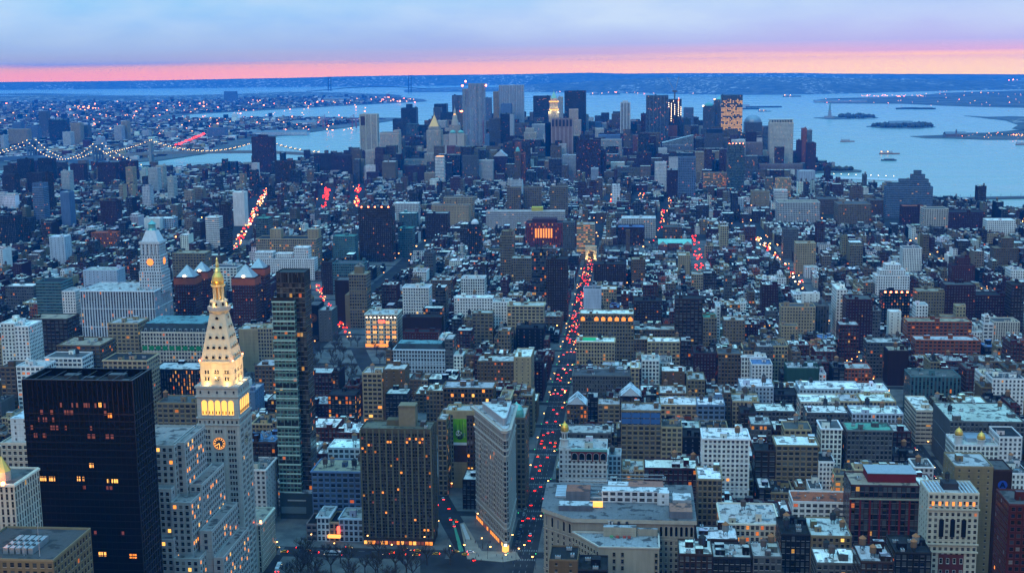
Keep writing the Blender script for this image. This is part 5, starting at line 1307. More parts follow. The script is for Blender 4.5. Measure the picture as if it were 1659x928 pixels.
def clock_tower():
 S,D=776.0,25.0
 X=lambda px,py:at_y(px,py,S)[0]
 Z=lambda py:at_y(350,py,S)[2]-10
 u0,u1=X(317.5,626),X(384.5,622)
 cx,cyy=(u0+u1)/2,S+D/2
 W=u1-u0;a,b,p,q=-W/2,W/2,-D/2,D/2
 e=thing('clock_tower','pale stone campanile with lit clock, floodlit pyramid roof and gilded lantern','tower',(cx,cyy,10))
 FOOT.append((u0,u1,S,S+D));BOXES.append((u0,u1,S,S+D,150));SEEN.append((316,404,928,S));MARK.append((350,600,'floodlit clock tower'))
 c=(.40,.39,.355);r=random.Random(3)
 zl=Z(625);zt=zl-1.2
 k=MB();shell(k,a,b,p,q,0,zl,c,'blank',r);o=k.build('shaft',e)
 for(t0,t1)in((0,.055),(.32,.37),(.63,.68),(.945,1.0)):
  k=MB();k.box(a+W*t0,a+W*t1,p-.35,p-.01,0,zl-26,'stone',jit(c,r,.05));k.build('pier',e)
  k=MB();k.box(b+.01,b+.35,p+D*t0,p+D*t1,0,zl-26,'stone',jit(c,r,.05));k.build('pier',e)
 for zz in(zl-25.5,zl-21,zl-7.2,zl-1.4):
  k=MB();h_=1.3 if zz>zl-3 else.7
  for bx in((a-.8,b+.8,p-.8,p-.005),(b+.005,b+.8,p,q),(a-.8,a-.005,p,q),(a-.8,b+.8,q+.005,q+.8)):k.box(*bx,zz,zz+h_,'stone',c,bottom=True)
  k.build('cornice',e)
 cz=Z(717.6);sp=[]
 for j in range(40):
  zz=zl-29.5-3.75*j
  if zz<4:break
  for g in range(3):
   if g==1 and abs(zz-cz)<5.6:continue
   for i in range(3):
    if g==1 and i!=1 and False:continue
    t=(.095,.40,.71)[g]+(i+.5)*(.195/3)
    sp.append((a+W*t,p,zz,0));sp.append((b,p+D*t,zz,math.pi/2))
 windows(e,sp,1.3,2.1,c,r,.02)
 sp=[(a+W*(i+.5)/9,p,zl-23.4,0)for i in range(9)]+[(b,p+D*(i+.5)/9,zl-23.4,math.pi/2)for i in range(9)]+[(a+W*(i+.5)/5,p,zl-4.2,0)for i in range(5)]+[(b,p+D*(i+.5)/5,zl-4.2,math.pi/2)for i in range(5)]
 windows(e,sp,1.2,1.8,c,r,.0)
 for side in(0,1):
  for i in range(5):
   L=W if side==0 else D
   m_=win_mesh(L*.135,9.6,c,'pale',True).mesh('lit_arch')
   t=(.10+.80*(i+.5)/5)
   if side==0:o=link('lit_arch',m_,e,None,(a+W*t,p,zl-14))
   else:o=link('lit_arch',m_,e,None,(b,p+D*t,zl-14),math.pi/2)
   k=MB();y_=-.3
   for w_ in(-.28,.28):
    k.box(w_*L*.135-.3,w_*L*.135+.3,-.36,-.12,-4.2,-2.2,'glass',(.02,.015,.01),bottom=True)
   k.build('small_window',o)
 for side in(0,1):
  loc=(0,p-.35,cz)if side==0 else(b+.35,0,cz)
  k=MB();n=36;R_=4.1
  P=lambda rr,t,y:(rr*math.sin(t),y,rr*math.cos(t))
  k.face([P(R_,2*math.pi*i/n,0)for i in range(n)][::-1],'matte',(.05,.07,.08))
  ck=k.build('clock',e,None,loc);ck.rotation_euler=(0,0,0 if side==0 else math.pi/2)
  k=MB()
  for r0,r1,y,mt,cc in((R_*.93,R_*1.08,-.12,'stone',(.42,.30,.2)),(R_*.86,R_*.93,-.08,'glow_win',(1,1,1)),(R_*.50,R_*.55,-.08,'stone',(.35,.12,.05))):
   if side==1 and mt!='stone':mt,cc='stone',(.30,.27,.2)
   for i in range(n):
    t0,t1=2*math.pi*i/n,2*math.pi*(i+1)/n
    k.face([P(r0,t0,y),P(r0,t1,y),P(r1,t1,y),P(r1,t0,y)],mt,cc)
  k.build('clock_rim',ck)
  for i in range(12):
   t=2*math.pi*i/12;k=MB();k.bar(P(R_*.6,t,-.14),P(R_*.82,t,-.14),.42,'glow_shop' if side==0 else 'stone',(.5,.45,.35));k.build('hour_mark',ck)
  for t,l,w_ in((rad(240),.55,.5),(rad(175),.8,.38)):
   k=MB();k.bar((0,-.22,0),P(R_*l,t,-.22),w_,'glow_shop' if side==0 else 'stone',(.4,.35,.2));k.build('clock_hand',ck)
 f0,f1=X(322.5,600)-cx,X(376,598)-cx;WW=f1-f0;cc=(.50,.45,.34)
 i0,i1,j0,j1=f0,f1,p+2.2,q-2.2
 zb=Z(588)
 k=MB();shell(k,i0,i1,j0,j1,zl,zb,cc,'blank',r);k.build('upper_stage',e)
 k=MB();k.face([(a+.2,p+.2,zl),(b-.2,p+.2,zl),(b-.2,q-.2,zl),(a+.2,q-.2,zl)],'stone',c);k.build('ledge',e)
 sp=[]
 for j in range(2):
  for g in range(3):
   for i in(-1,1):
    sp.append((i0+WW*(.2+.3*g)+i*.85,j0,zl+4+4.4*j,0));sp.append((i1,j0+(j1-j0)*(.2+.3*g)+i*.8,zl+4+4.4*j,math.pi/2))
 windows(e,sp,1.0,2.3,cc,r,0,kinds=lambda*_:'dark')
 k=MB();ring(k,i0,i1,j0,j1,zb-.6,zb+.7,.5,'stone',cc,.55);k.face([(i0,j0,zb),(i1,j0,zb),(i1,j1,zb),(i0,j1,zb)],'stone',cc);k.build('cornice',e)
 zt=Z(512);t0,t1=X(337.5,512)-cx,X(361.5,512)-cx;mx=(t0+t1)/2;mid=0.0;hw=(t1-t0)/2
 P0=[(i0+.4,j0+.4),(i1-.4,j0+.4),(i1-.4,j1-.4),(i0+.4,j1-.4)]
 P1=[(-hw,-hw),(hw,-hw),(hw,hw),(-hw,hw)]
 k=MB()
 for i in range(4):
  j=(i+1)%4;k.face([(*P0[i],zb+.05),(*P0[j],zb+.05),(*P1[j],zt),(*P1[i],zt)],'stone',cc)
 py=k.build('pyramid_roof',e)
 H_=zt-zb
 for side in(0,1):
  for row,(n,t)in enumerate(((4,.05),(4,.25),(3,.46),(2,.67),(1,.86))):
   for i in range(n):
    lo=P0[0][0]if side==0 else P0[0][1]
    x_half=(1-t)*abs(lo)+t*hw;s_=(i-(n-1)/2)*2*x_half/(n+.8)
    depth=(1-t)*(abs(P0[0][1])if side==0 else abs(P0[1][0]))+t*hw
    zz=zb+H_*t+.6
    k=MB();w_=.95
    arch=[(-w_,0),(w_,0)]+[(w_*math.cos(math.pi*m_/6),.9+w_*math.sin(math.pi*m_/6))for m_ in range(7)]
    k.face([(x_,-.5,y_)for x_,y_ in arch],'glass',(.01,.01,.012))
    for m_ in range(len(arch)):
     A,B=arch[m_],arch[(m_+1)%len(arch)];s2=1.22
     k.face([(A[0]*s2,-.75,A[1]*s2-.1),(B[0]*s2,-.75,B[1]*s2-.1),(B[0],-.75,B[1]),(A[0],-.75,A[1])],'stone',cc)
     k.face([(A[0]*s2,-.75,A[1]*s2-.1),(A[0]*s2,1.6,A[1]*s2-.1),(B[0]*s2,1.6,B[1]*s2-.1),(B[0]*s2,-.75,B[1]*s2-.1)],'stone',cc)
    o=k.build('dormer',py,None,(s_,-depth+.45,zz)if side==0 else(depth-.45,s_,zz));o.rotation_euler=(0,0,0 if side==0 else math.pi/2)
 k=MB();z2=Z(501);rr=(X(370,507)-X(335,507))/2
 k.cone(0,0,zt-.6,zt+(z2-zt)*.45,hw*1.15,rr*1.02,'stone',cc,8,True,math.pi/8);k.cone(0,0,zt+(z2-zt)*.45,z2,rr*1.05,rr*1.05,'stone',(.33,.33,.32),8,True,math.pi/8);k.build('balcony',e)
 z3=Z(491);k=MB();k.cone(0,0,z2,z3,rr*.86,rr*.80,'stone',cc,8,True,math.pi/8)
 for i in range(8):
  t=2*math.pi*i/8;x_,y_=rr*.80*math.cos(t),rr*.80*math.sin(t)
  k.box(x_-.5,x_+.5,y_-.5,y_+.5,z2+.8,z2+2.6,'glass',(.02,.015,.01))
 k.build('octagon_stage',e)
 z4=Z(469);rl=(X(361,480)-X(341,480))/2/1.12
 k=MB();k.cone(0,0,z3,z4,rl*.55,rl*.55,'gilt',(.75,.5,.16),10,True);lan=k.build('lantern',e)
 for i in range(8):
  t=2*math.pi*(i+.5)/8;k=MB();k.cone(rl*.85*math.cos(t),rl*.85*math.sin(t),z3,z4,.5,.45,'stone',(.6,.5,.3),8);k.build('column',lan)
 z5,z6,z7=Z(466),Z(446),Z(421)
 k=MB();k.cone(0,0,z4,z5,rl*1.25,rl*1.35,'stone',(.6,.48,.25),12,True);k.lathe(0,0,[(rl*1.05,z5),(rl*1.12,z5+2.4),(rl*.98,z5+5),(rl*.55,z6),(rl*.38,z6+.8)],'gilt',(.85,.50,.12),16);k.build('gilded_dome',e)
 k=MB();k.lathe(0,0,[(rl*.6,z6+.5),(rl*.42,z6+2.4),(rl*.30,z6+3),(rl*.34,z6+4.6),(.7,z7-2.5),(.8,z7-1.6),(0,z7)],'gilt',(.72,.58,.22),10);k.build('finial',e)
 amb=(1.0,.56,.15)
 for x_,y_ in((-WW*.3,p+.5),(WW*.3,p+.5),(b-.6,j0+6),(b-.6,j1-6)):light('floodlight','POINT',(x_,y_,zl+.9),1900,amb,e,shadow_soft_size=.5)
 for x_,y_,dx,dy in((-9,p-20,.15,1),(9,p-20,-.15,1),(b+20,-9,-1,.15),(b+20,9,-1,-.15),(a-20,0,1,0)):
  o=light('floodlight','SPOT',(x_,y_,zl-.5),40000,amb,e,spot_size=rad(66),spot_blend=.35,shadow_soft_size=.6);aim(o,(dx,dy,.80))
 for i in range(4):
  t=math.pi/2*i+math.pi/4
  light('floodlight','POINT',(rr*.98*math.cos(t+.6),rr*.98*math.sin(t+.6),z2+1.2),600,amb,e,shadow_soft_size=.3)
  light('floodlight','POINT',(rl*1.7*math.cos(t),rl*1.7*math.sin(t),z3+1.2),420,(1,.6,.2),e,shadow_soft_size=.3)
  light('floodlight','POINT',(rl*2.0*math.cos(t+.8),rl*2.0*math.sin(t+.8),z5+.8),420,(1,.55,.15),e,shadow_soft_size=.3)
 for x_,y_ in((i0,j0),(i1,j0),(i1,j1)):
  k=MB();k.box(x_-.35,x_+.35,y_-.35,y_+.35,zb+.7,zb+1.5,'glow_beacon',(1,1,1),bottom=True);k.build('corner_lamp',e)
def box_stack(e,boxes,c,sty,r,lit,winc=None,wkey='grid',sides='r',kinds=None,ww=None):
 """boxes in world coordinates (u0,u1,s0,s1,z_top): each a block of its own with real windows"""
 ox,oy,oz=e.location
 sp=[]
 for u0,u1,s0,s1,zt in boxes:
  k=MB();cc=jit(c,r,.05)
  shell(k,u0-ox,u1-ox,s0-oy,s1-oy,0,zt,cc,'blank',r)
  k.face([(u0-ox,s0-oy,zt),(u1-ox,s0-oy,zt),(u1-ox,s1-oy,zt),(u0-ox,s1-oy,zt)],'roofing',(.24,.22,.21))
  blk=k.build('setback_block',e)
  k=MB();ring(k,u0-ox,u1-ox,s0-oy,s1-oy,zt,zt+1.1,.4,'stone',cc);k.build('parapet',blk)
  w,h,bay,fl=STY[sty];f=int((zt-1)/fl);nb=max(1,int((u1-u0-.8)/bay));sb=max(1,int((s1-s0-.8)/bay))
  fs=[x for x in face_spots(u0-ox+.5,u1-ox-.5,s0-oy,zt-f*fl,zt,nb,f)]
  fr=face_spots(s0-oy+.5,s1-oy-.5,u1-ox,zt-f*fl,zt,sb,f,1)
  for x in fs+fr:
   X_,Y_=x[0]+ox+(.6 if x[3]else 0),x[1]+oy-(0 if x[3]else.6)
   if not any(a<X_<b and p<Y_<q and x[2]-1.5<zz for a,b,p,q,zz in boxes if(a,b,p,q,zz)!=(u0,u1,s0,s1,zt)):sp.append(x)
 windows(e,sp,ww or STY[sty][2]*STY[sty][0],STY[sty][3]*STY[sty][1],winc or c,r,lit,kinds=kinds)
def stepped_block():
 r=random.Random(11);c=(.36,.355,.335)
 e=thing('stepped_office','pale stepped stone office block with rows of amber-lit windows below the clock tower','office building',(-262,720,10))
 X=lambda px,py,S:at_y(px,py,S)[0]
 Zt=lambda px,py,S:at_y(px,py,S)[2]-10
 def bx(xl,xr,yt,S,S1):return(X(xl,yt,S),X(xr,yt,S),S,S1,Zt((xl+xr)/2,yt,S))
 B=[bx(200,282,723,706,748),bx(281.5,299,719,711,748),bx(307,327,787,714,756),bx(200,277,794,699,705.5),bx(276.5,309,816,696,730),bx(323,343,862,702,752),bx(210,281,875,692,698.5),bx(281,323,907,689,712),bx(346,362,905,700,750)]
 B=[b for b in B if b[4]>5]
 for b in B:FOOT.append(b[:4]);BOXES.append(b)
 SEEN.append((200,385,928,690));MARK.append((300,800,'stepped stone office'))
 box_stack(e,B,c,'grid',r,.22,ww=1.9)
 ox,oy,oz=e.location
 for i,(yt,x0,x1)in enumerate(((722,242,290),(714,254,293),(707,262,309),(700,252,293))):
  S=764+3*i;u0,u1=X(x0,yt,S)-ox,X(x1,yt,S)-ox;zz=Zt(270,yt,S)
  k=MB();k.box(u0,u1,S-oy,S-oy+6,zz-6,zz+1.2,'matte',(.05,.05,.055));bk=k.build('louvred_tier',e)
  n=max(4,int((u1-u0)/2))
  for j in range(n):
   k=MB();a=u0+(u1-u0)*(j+.15)/n;b=u0+(u1-u0)*(j+.85)/n
   k.face([(a,S-oy-.05,zz-.9),(b,S-oy-.05,zz-.9),(b,S-oy-.05,zz+1),(a,S-oy-.05,zz+1)],'glow_win_pale',(1,1,1));k.build('lit_window',bk)
def black_tower():
 r=random.Random(5);S,D=640.0,27.0
 u0,u1,_,h,_b=place('P',35.5,214,616,None,S)
 cx,cyy=(u0+u1)/2,S+D/2;W=u1-u0
 e=thing('office_tower','black glass tower with a few rows of dull amber windows','skyscraper',(cx,cyy,10))
 FOOT.append((u0,u1,S,S+D));BOXES.append((u0,u1,S,S+D,h));SEEN.append((30,258,928,S));MARK.append((130,700,'black glass tower'))
 a,b,p,q=-W/2,W/2,-D/2,D/2
 k=MB();shell(k,a,b,p,q,0,h-13,(.012,.011,.012),'blank',r,mat=None)if False else None
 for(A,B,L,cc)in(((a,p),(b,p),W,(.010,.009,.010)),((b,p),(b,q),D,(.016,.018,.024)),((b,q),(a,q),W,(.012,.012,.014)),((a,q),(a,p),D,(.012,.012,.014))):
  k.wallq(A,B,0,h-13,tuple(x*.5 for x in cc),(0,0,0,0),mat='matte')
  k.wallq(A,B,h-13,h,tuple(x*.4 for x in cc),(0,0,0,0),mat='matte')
 k.build('curtain_wall',e)
 for j in range(1,int((h-13)/3.9)):
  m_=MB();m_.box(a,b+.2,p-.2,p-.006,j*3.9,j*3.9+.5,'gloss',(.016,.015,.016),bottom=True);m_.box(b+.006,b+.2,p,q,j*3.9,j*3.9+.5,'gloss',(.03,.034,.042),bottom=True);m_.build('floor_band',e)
 k=MB();k.face([(a+1,p+1,h-4),(b-1,p+1,h-4),(b-1,q-1,h-4),(a+1,q-1,h-4)],'roofing',(.03,.03,.032));k.build('roof',e)
 k=MB();ring(k,a,b,p,q,h,h+.25,1.0,'metal',(.05,.05,.055));k.box(a+1.0,a+1.05,p+1,q-1,h-4,h,'metal',(.03,.03,.03));k.build('parapet',e)
 for i in range(23):
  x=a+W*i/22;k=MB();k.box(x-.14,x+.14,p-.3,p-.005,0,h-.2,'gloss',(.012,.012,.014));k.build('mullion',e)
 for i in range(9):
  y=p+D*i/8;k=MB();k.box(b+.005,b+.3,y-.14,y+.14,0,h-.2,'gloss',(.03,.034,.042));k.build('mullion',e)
 for x,y,w,d,hh in((-14,2,8,5,3),(-2,-1,5,4,2.5),(10,3,9,5,3.2),(20,-4,4,3,2)):
  k=MB();k.box(x,x+w,y,y+d,h-4,h-4+hh,'metal',(.09,.09,.095));k.build('cooling_unit',e)
 for i in range(7):
  k=MB();x=a+W*(i+.5)/7;k.box(x-.2,x+.2,p+1,q-1,h-1.2,h-.8,'metal',(.06,.06,.065),bottom=True);k.build('roof_beam',e)
 Z=lambda py:at_y(125,py,S)[2]-10
 def pane(x0,x1,yc,mat,n,pr=1.0):
  for i in range(n):
   if r.random()>pr*(.55 if mat=='glow_dim' else.9):continue
   X0=at_y(x0+(x1-x0)*i/n,yc,S)[0]-cx;X1=at_y(x0+(x1-x0)*(i+.78)/n,yc,S)[0]-cx;zz=Z(yc)
   m_=MB();m_.face([(X0,p-.06,zz-1.2),(X1,p-.06,zz-1.2),(X1,p-.06,zz+1.2),(X0,p-.06,zz+1.2)],mat,(1,1,1));m_.build('lit_window',e)
 for x0,x1,y,n,mt,pr in((75,172,656,26,'glow_dim',.7),(62,100,680,10,'glow_dim',.8),(50,150,693,22,'glow_dim',.45),(60,190,668,24,'glow_dim',.35),(55,200,706,20,'glow_dim',.3),(65,90,776,7,'glow_shop',.8),(122,137,775,5,'glow_shop',.9),(166,192,777,7,'glow_win_pale',.75),(70,210,788,26,'glow_dim',.5),(145,156,753,3,'glow_shop',.8),(108,147,882,9,'glow_win_pale',.85),(160,173,896,3,'glow_shop',1),(210,226,898,4,'glow_win',.8),(65,215,862,24,'glow_dim',.45),(156,165,655,3,'glow_win_pale',.7),(175,182,672,2,'glow_win',1)):
  pane(x0,x1,y,mt,n,pr)
def slim_glass_tower():
 r=random.Random(8);S=908.0
 u0,u1,_,h,_b=place('P',441,476,489,None,S)
 v0,v1,_,h2,_b=place('P',447,492.5,441,None,S+6)
 cx,cyy=(u0+v1)/2,S+10
 e=thing('glass_tower','very slim glass apartment tower banded pale green with a dark upper shaft','skyscraper',(cx,cyy,10))
 FOOT.append((u0-1,v1+3,S-4,S+24));BOXES.append((u0,v1,S,S+20,h));SEEN.append((438,502,888,S));MARK.append((468,600,'slim banded glass tower'))
 a,b=u0-cx,u1-cx
 k=MB();
 for A,B,L in(((a,-10),(b,-10),b-a),((b,-10),(b,6),16),((a,6),(a,-10),16)):
  k.wallq(A,B,20,h,(.10,.22,.19),(.86,.66,.05,r.random()),max(2,round(L/2.6)),round((h-20)/3.5))
 k.face([(a,-10,h),(b,-10,h),(b,6,h),(a,6,h)],'roofing',(.3,.36,.34));k.build('glass_shaft',e)
 n=int((h-20)/7.0)
 for i in range(n+1):
  zz=20+(h-20)*i/n;k=MB();k.box(a-.5,b+.5,-10.6,-10.01,zz-.5,zz+.45,'stone',(.34,.48,.42),bottom=True);k.build('pale_band',e)
  if i in(3,7,11,17,20):
   k=MB();k.box(a,b,-10.2,-10.02,zz+.6,zz+3.4,'gloss',(.012,.018,.018),bottom=True);k.build('dark_band',e)
 for i in range(4):
  x=a+(b-a)*i/3;k=MB();k.box(x-.18,x+.18,-10.4,-10.02,20,h,'metal',(.16,.26,.23));k.build('mullion',e)
 c,d=v0-cx,v1-cx
 k=MB()
 for A,B,L in(((c,-4),(d,-4),d-c),((d,-4),(d,14),18),((d,14),(c,14),d-c),((c,14),(c,-4),18)):
  k.wallq(A,B,20,h2-8,(.025,.022,.016),(.90,.80,.07,r.random()),max(2,round(L/2.4)),round((h2-28)/3.6))
  k.wallq(A,B,h2-8,h2,(.012,.018,.022),(.55,.97,0,.3),max(2,round(L/1.4)),1)
 k.face([(c,-4,h2-1),(d,-4,h2-1),(d,14,h2-1),(c,14,h2-1)],'roofing',(.05,.06,.065));k.build('dark_shaft',e)
 k=MB();k.box(a,d+2,-12,14,0,20,'gloss',(.03,.05,.055),top=False);k.face([(a,-12,20),(d+2,-12,20),(d+2,14,20),(a,14,20)],'roofing',(.28,.31,.33));po=k.build('podium',e)
 k=MB();k.box(a+1,d-3,-12.3,-12.01,4.5,9.5,'glass',(.10,.15,.17),bottom=True);k.build('podium_window',po)
 k=MB();k.box(a+6,d-3,-12.3,-12.01,14,15,'metal',(.45,.5,.52),bottom=True);k.build('white_band',po)
def brown_slab():
 r=random.Random(4);S,D=858.0,22.0
 u0,u1,_,h,_b=place('P',583.5,697.5,694,None,S)
 cx,cyy=(u0+u1)/2,S+D/2;W=u1-u0
 e=thing('apartment_tower','bronze-brown apartment slab with thin upright piers and scattered orange windows','apartment tower',(cx,cyy,10))
 FOOT.append((u0,u1,S,S+D));BOXES.append((u0,u1,S,S+D,h));SEEN.append((580,702,896,S));MARK.append((640,760,'bronze-piered slab'))
 a,b,p,q=-W/2,W/2,-D/2,D/2;c=(.085,.072,.05)
 k=MB()
 for A,B,L in(((a,p),(b,p),W),((b,p),(b,q),D),((b,q),(a,q),W),((a,q),(a,p),D)):
  k.wallq(A,B,5.5,h-3.5,(.022,.024,.022),(.74,.66,.035,r.random()),22 if L==W else 9,31)
  k.wallq(A,B,h-3.5,h-1,c,(0,0,0,0));k.wallq(A,B,0,5.5,(.05,.045,.035),(0,0,0,0))
 k.build('wall',e)
 k=MB();k.face([(a,p,h-1),(b,p,h-1),(b,q,h-1),(a,q,h-1)],'roofing',(.13,.125,.09));k.build('roof',e)
 k=MB();ring(k,a,b,p,q,h-1,h,.4,'stone',c);k.build('parapet',e)
 for i in range(12):
  x=a+W*i/11;k=MB();k.box(x-.55,x+.55,p-.9,p-.01,5.5,h-1,'stone',(.115,.11,.072));k.build('pier',e)
 for i in range(11):
  x=a+W*(i+.5)/11;k=MB();k.box(x-.12,x+.12,p-.4,p-.01,5.5,h-3.5,'stone',(.09,.08,.055));k.build('slim_fin',e)
 for i in range(4):
  y=p+D*i/3;k=MB();k.box(b+.01,b+.6,y-.5,y+.5,5.5,h-1,'stone',(.15,.13,.09));k.build('pier',e)
 lit=[]
 for i,(bx_,fl)in enumerate([(14,29),(15,29),(17,29),(18,29),(19,29),(18,28),(19,28),(14,28),(2,27),(3,27),(8,28),(9,28),(0,29),(0,26),(6,13),(10,11),(7,7),(11,14),(9,4),(19,2),(20,2),(3,10),(16,5),(12,19)]):
  x=a+W*(bx_+.5)/22;zz=5.5+(h-9)*(fl+.5)/31;k=MB()
  k.face([(x-.8,p-.07,zz-.7),(x+.8,p-.07,zz-.7),(x+.8,p-.07,zz+.7),(x-.8,p-.07,zz+.7)],'glow_win' if i%3 else 'glow_dim',(1,1,1));k.build('lit_window',e)
 for i in range(17):
  x=a+W*(i+.5)/17
  k=MB();k.face([(x-1.1,p-.06,.5),(x+1.1,p-.06,.5),(x+1.1,p-.06,3.0),(x-1.1,p-.06,3.0)],r.choice(('glow_shop','glow_win','glow_dim','glow_win')),(1,1,1));k.build('shop_window',e)
 px0,px1=at_y(645,660,S+8)[0]-cx,at_y(672,660,S+8)[0]-cx
 k=MB();k.box(px0,px1,-2,8,h-1,h+14,'stone',(.20,.165,.11));k.box(px0-.4,px1+.4,-2.4,8.4,h+12.6,h+13.4,'stone',(.13,.11,.07),bottom=True);k.build('roof_house',e)
 k=MB();k.box(px0-9,px0-.05,0,8,h-1,h+3,'matte',(.1,.09,.06));k.build('lower_roof_house',e)
 rooftop(e,r,px1+1,b-1,p+2,q-2,h-1,c,(.2,.2,.2),0,1,2,0,2)
def wedge_tower():
 r=random.Random(2)
 T=at_z(821,690,97)[:2]
 P2,P3,P4=np.array((-94.2,854.2)),np.array((-121.5,914.5)),np.array((-92.2,919.0))
 P1,P0=np.array((-92.8,854.0)),np.array((-91.4,856.5))
 poly=[P0,P4,P3,P2,P1][::-1]
 h=86.5;cx,cyy=-100.0,890.0
 e=thing('wedge_tower','pale stone wedge-shaped tower with a rounded prow and heavy cornice','office building',(cx,cyy,10))
 FOOT.append((-121,-90,853,919));BOXES.append((-107,-92,856,918,86));SEEN.append((768,840,905,853));MARK.append((800,770,'wedge-shaped tower'))
 loc=lambda P:(P[0]-cx,P[1]-cyy)
 L=[loc(P)for P in(P1,P0,P4,P3,P2)]
 c=(.36,.33,.29)
 def scaled(d):
  m_=np.mean([np.array(x)for x in L],axis=0);out=[]
  n=len(L)
  for i in range(n):
   a,b,c_=np.array(L[i-1]),np.array(L[i]),np.array(L[(i+1)%n])
   n1=np.array((b[1]-a[1],-(b[0]-a[0])));n1=n1/np.linalg.norm(n1);n2=np.array((c_[1]-b[1],-(c_[0]-b[0])));n2=n2/np.linalg.norm(n2)
   v=n1+n2;v=v/np.linalg.norm(v);out.append(tuple(b+v*d/max(.5,v@n1)))
  return out
 k=MB();k.prism(L,0,h-3,'facade',c,top=False);k.build('wall',e)
 for z0,z1,d in((5.0,5.8,.5),(14.5,15.3,.5),(18.2,18.8,.35),(66.5,67.2,.4),(70.5,71.3,.7),(h-8.5,h-7.8,.5),(h-3,h-1.4,1.8),(h-1.4,h-.9,2.3)):
  S_=scaled(d);k=MB();k.prism(S_,z0,z1,'stone',tuple(x*1.15 for x in c));k.face([(*x,z0)for x in S_[::-1]],'stone',c);k.build('cornice' if z0>h-5 else 'string_course',e)
 k=MB();k.prism(scaled(.4),h-.9,h,'stone',(.46,.44,.42),top=False);k.face([(*x,h-.5)for x in scaled(.2)],'roofing',(.42,.42,.42));k.build('roof',e)
 gx,gy=sum(x[0]for x in L)/5,sum(x[1]for x in L)/5+4;I2=[(gx+(x-gx)*.70,gy+(y-gy)*.70)for x,y in L]
 k=MB();k.prism(I2,h-.45,h+4.2,'stone',(.33,.32,.33),topmat='roofing',topc=(.55,.60,.58));ph=k.build('penthouse',e)
 k=MB()
 for i in range(5):
  a,b=np.array(I2[i]),np.array(I2[(i+1)%5]);k.bar((*a,h+4.6),(*b,h+4.6),.7,'stone',(.45,.44,.45))
 k.build('penthouse_parapet',ph)
 for x,y,w,d,hh in((-8,14,4,3.5,2.6),(-2,12,3.5,3,2.2),(1,6,3,3,2),(-4,19,5,4,3)):
  k=MB();k.box(x,x+w,y,y+d,h+4.2,h+4.2+hh,'matte',(.12,.12,.13));k.build('bulkhead',ph)
 sp=[];n_=lambda A,B:math.atan2((B[1]-A[1])/math.dist(A,B),(B[0]-A[0])/math.dist(A,B))
 rows_=[7.6,11.6]+[20.8+3.72*j for j in range(12)]+[69.0-.2]+[73.4,76.2]
 for A,B,nb in((L[3],L[4],19),(L[1],L[2],19),(L[0],L[1],1),(L[4],L[0],1)):
  dx,dy=B[0]-A[0],B[1]-A[1];Ln=math.hypot(dx,dy);nx,ny=dy/Ln,-dx/Ln;ang=math.atan2(nx,-ny)
  for zz in rows_:
   for i in range(nb):
    t=(i+.5)/nb;sp.append((A[0]+dx*t,A[1]+dy*t,zz,ang))
 windows(e,sp,1.7,2.5,(.40,.37,.33),r,.012)
 A,B=L[3],L[4];dx,dy=B[0]-A[0],B[1]-A[1];Ln=math.hypot(dx,dy);nx,ny=dy/Ln,-dx/Ln
 for t in(.18,.42,.66):
  q0=np.array(A)+np.array((dx,dy))*t;w_=np.array((dx,dy))/Ln*2.4;o_=np.array((nx,ny))*.9
  k=MB();P=[tuple(q0-w_),tuple(q0-w_*.6+o_),tuple(q0+w_*.6+o_),tuple(q0+w_)]
  for i in range(3):k.wallq(P[i],P[i+1],20,65,c,(.6,.6,.02,r.random()),1 if i!=1 else 2,12)
  k.face([(*x,65)for x in P],'stone',c);k.build('oriel_bay',e)
 for i in range(16):
  t0,t1=(i+.12)/16,(i+.88)/16;k=MB();o_=np.array((nx,ny))*.08
  a,b=np.array(A)+np.array((dx,dy))*t0+o_,np.array(A)+np.array((dx,dy))*t1+o_
  k.face([(*a,.6),(*b,.6),(*b,3.2),(*a,3.2)],'glow_win' if r.random()<.6 else 'glow_dim' if r.random()<.4 else 'glow_shop',(1,1,1));k.build('shop_window',e)
 k=MB();m_=((L[0][0]+L[4][0])/2,L[0][1]);k.prism([(m_[0]-1.8,m_[1]-.1),(m_[0]-2.4,m_[1]-3),(m_[0],m_[1]-6),(m_[0]+2.0,m_[1]-3),(m_[0]+2.0,m_[1]-.1)],0.16,4.4,'glow_shop',(1,1,1),topmat='metal',topc=(.05,.30,.20));kk=k.build('prow_kiosk',e)
 k=MB();k.box(m_[0]-.9,m_[0]+.9,m_[1]-4.4,m_[1]-2.6,4.45,5.3,'glow_white',(1,1,1));k.build('kiosk_lamp',kk)
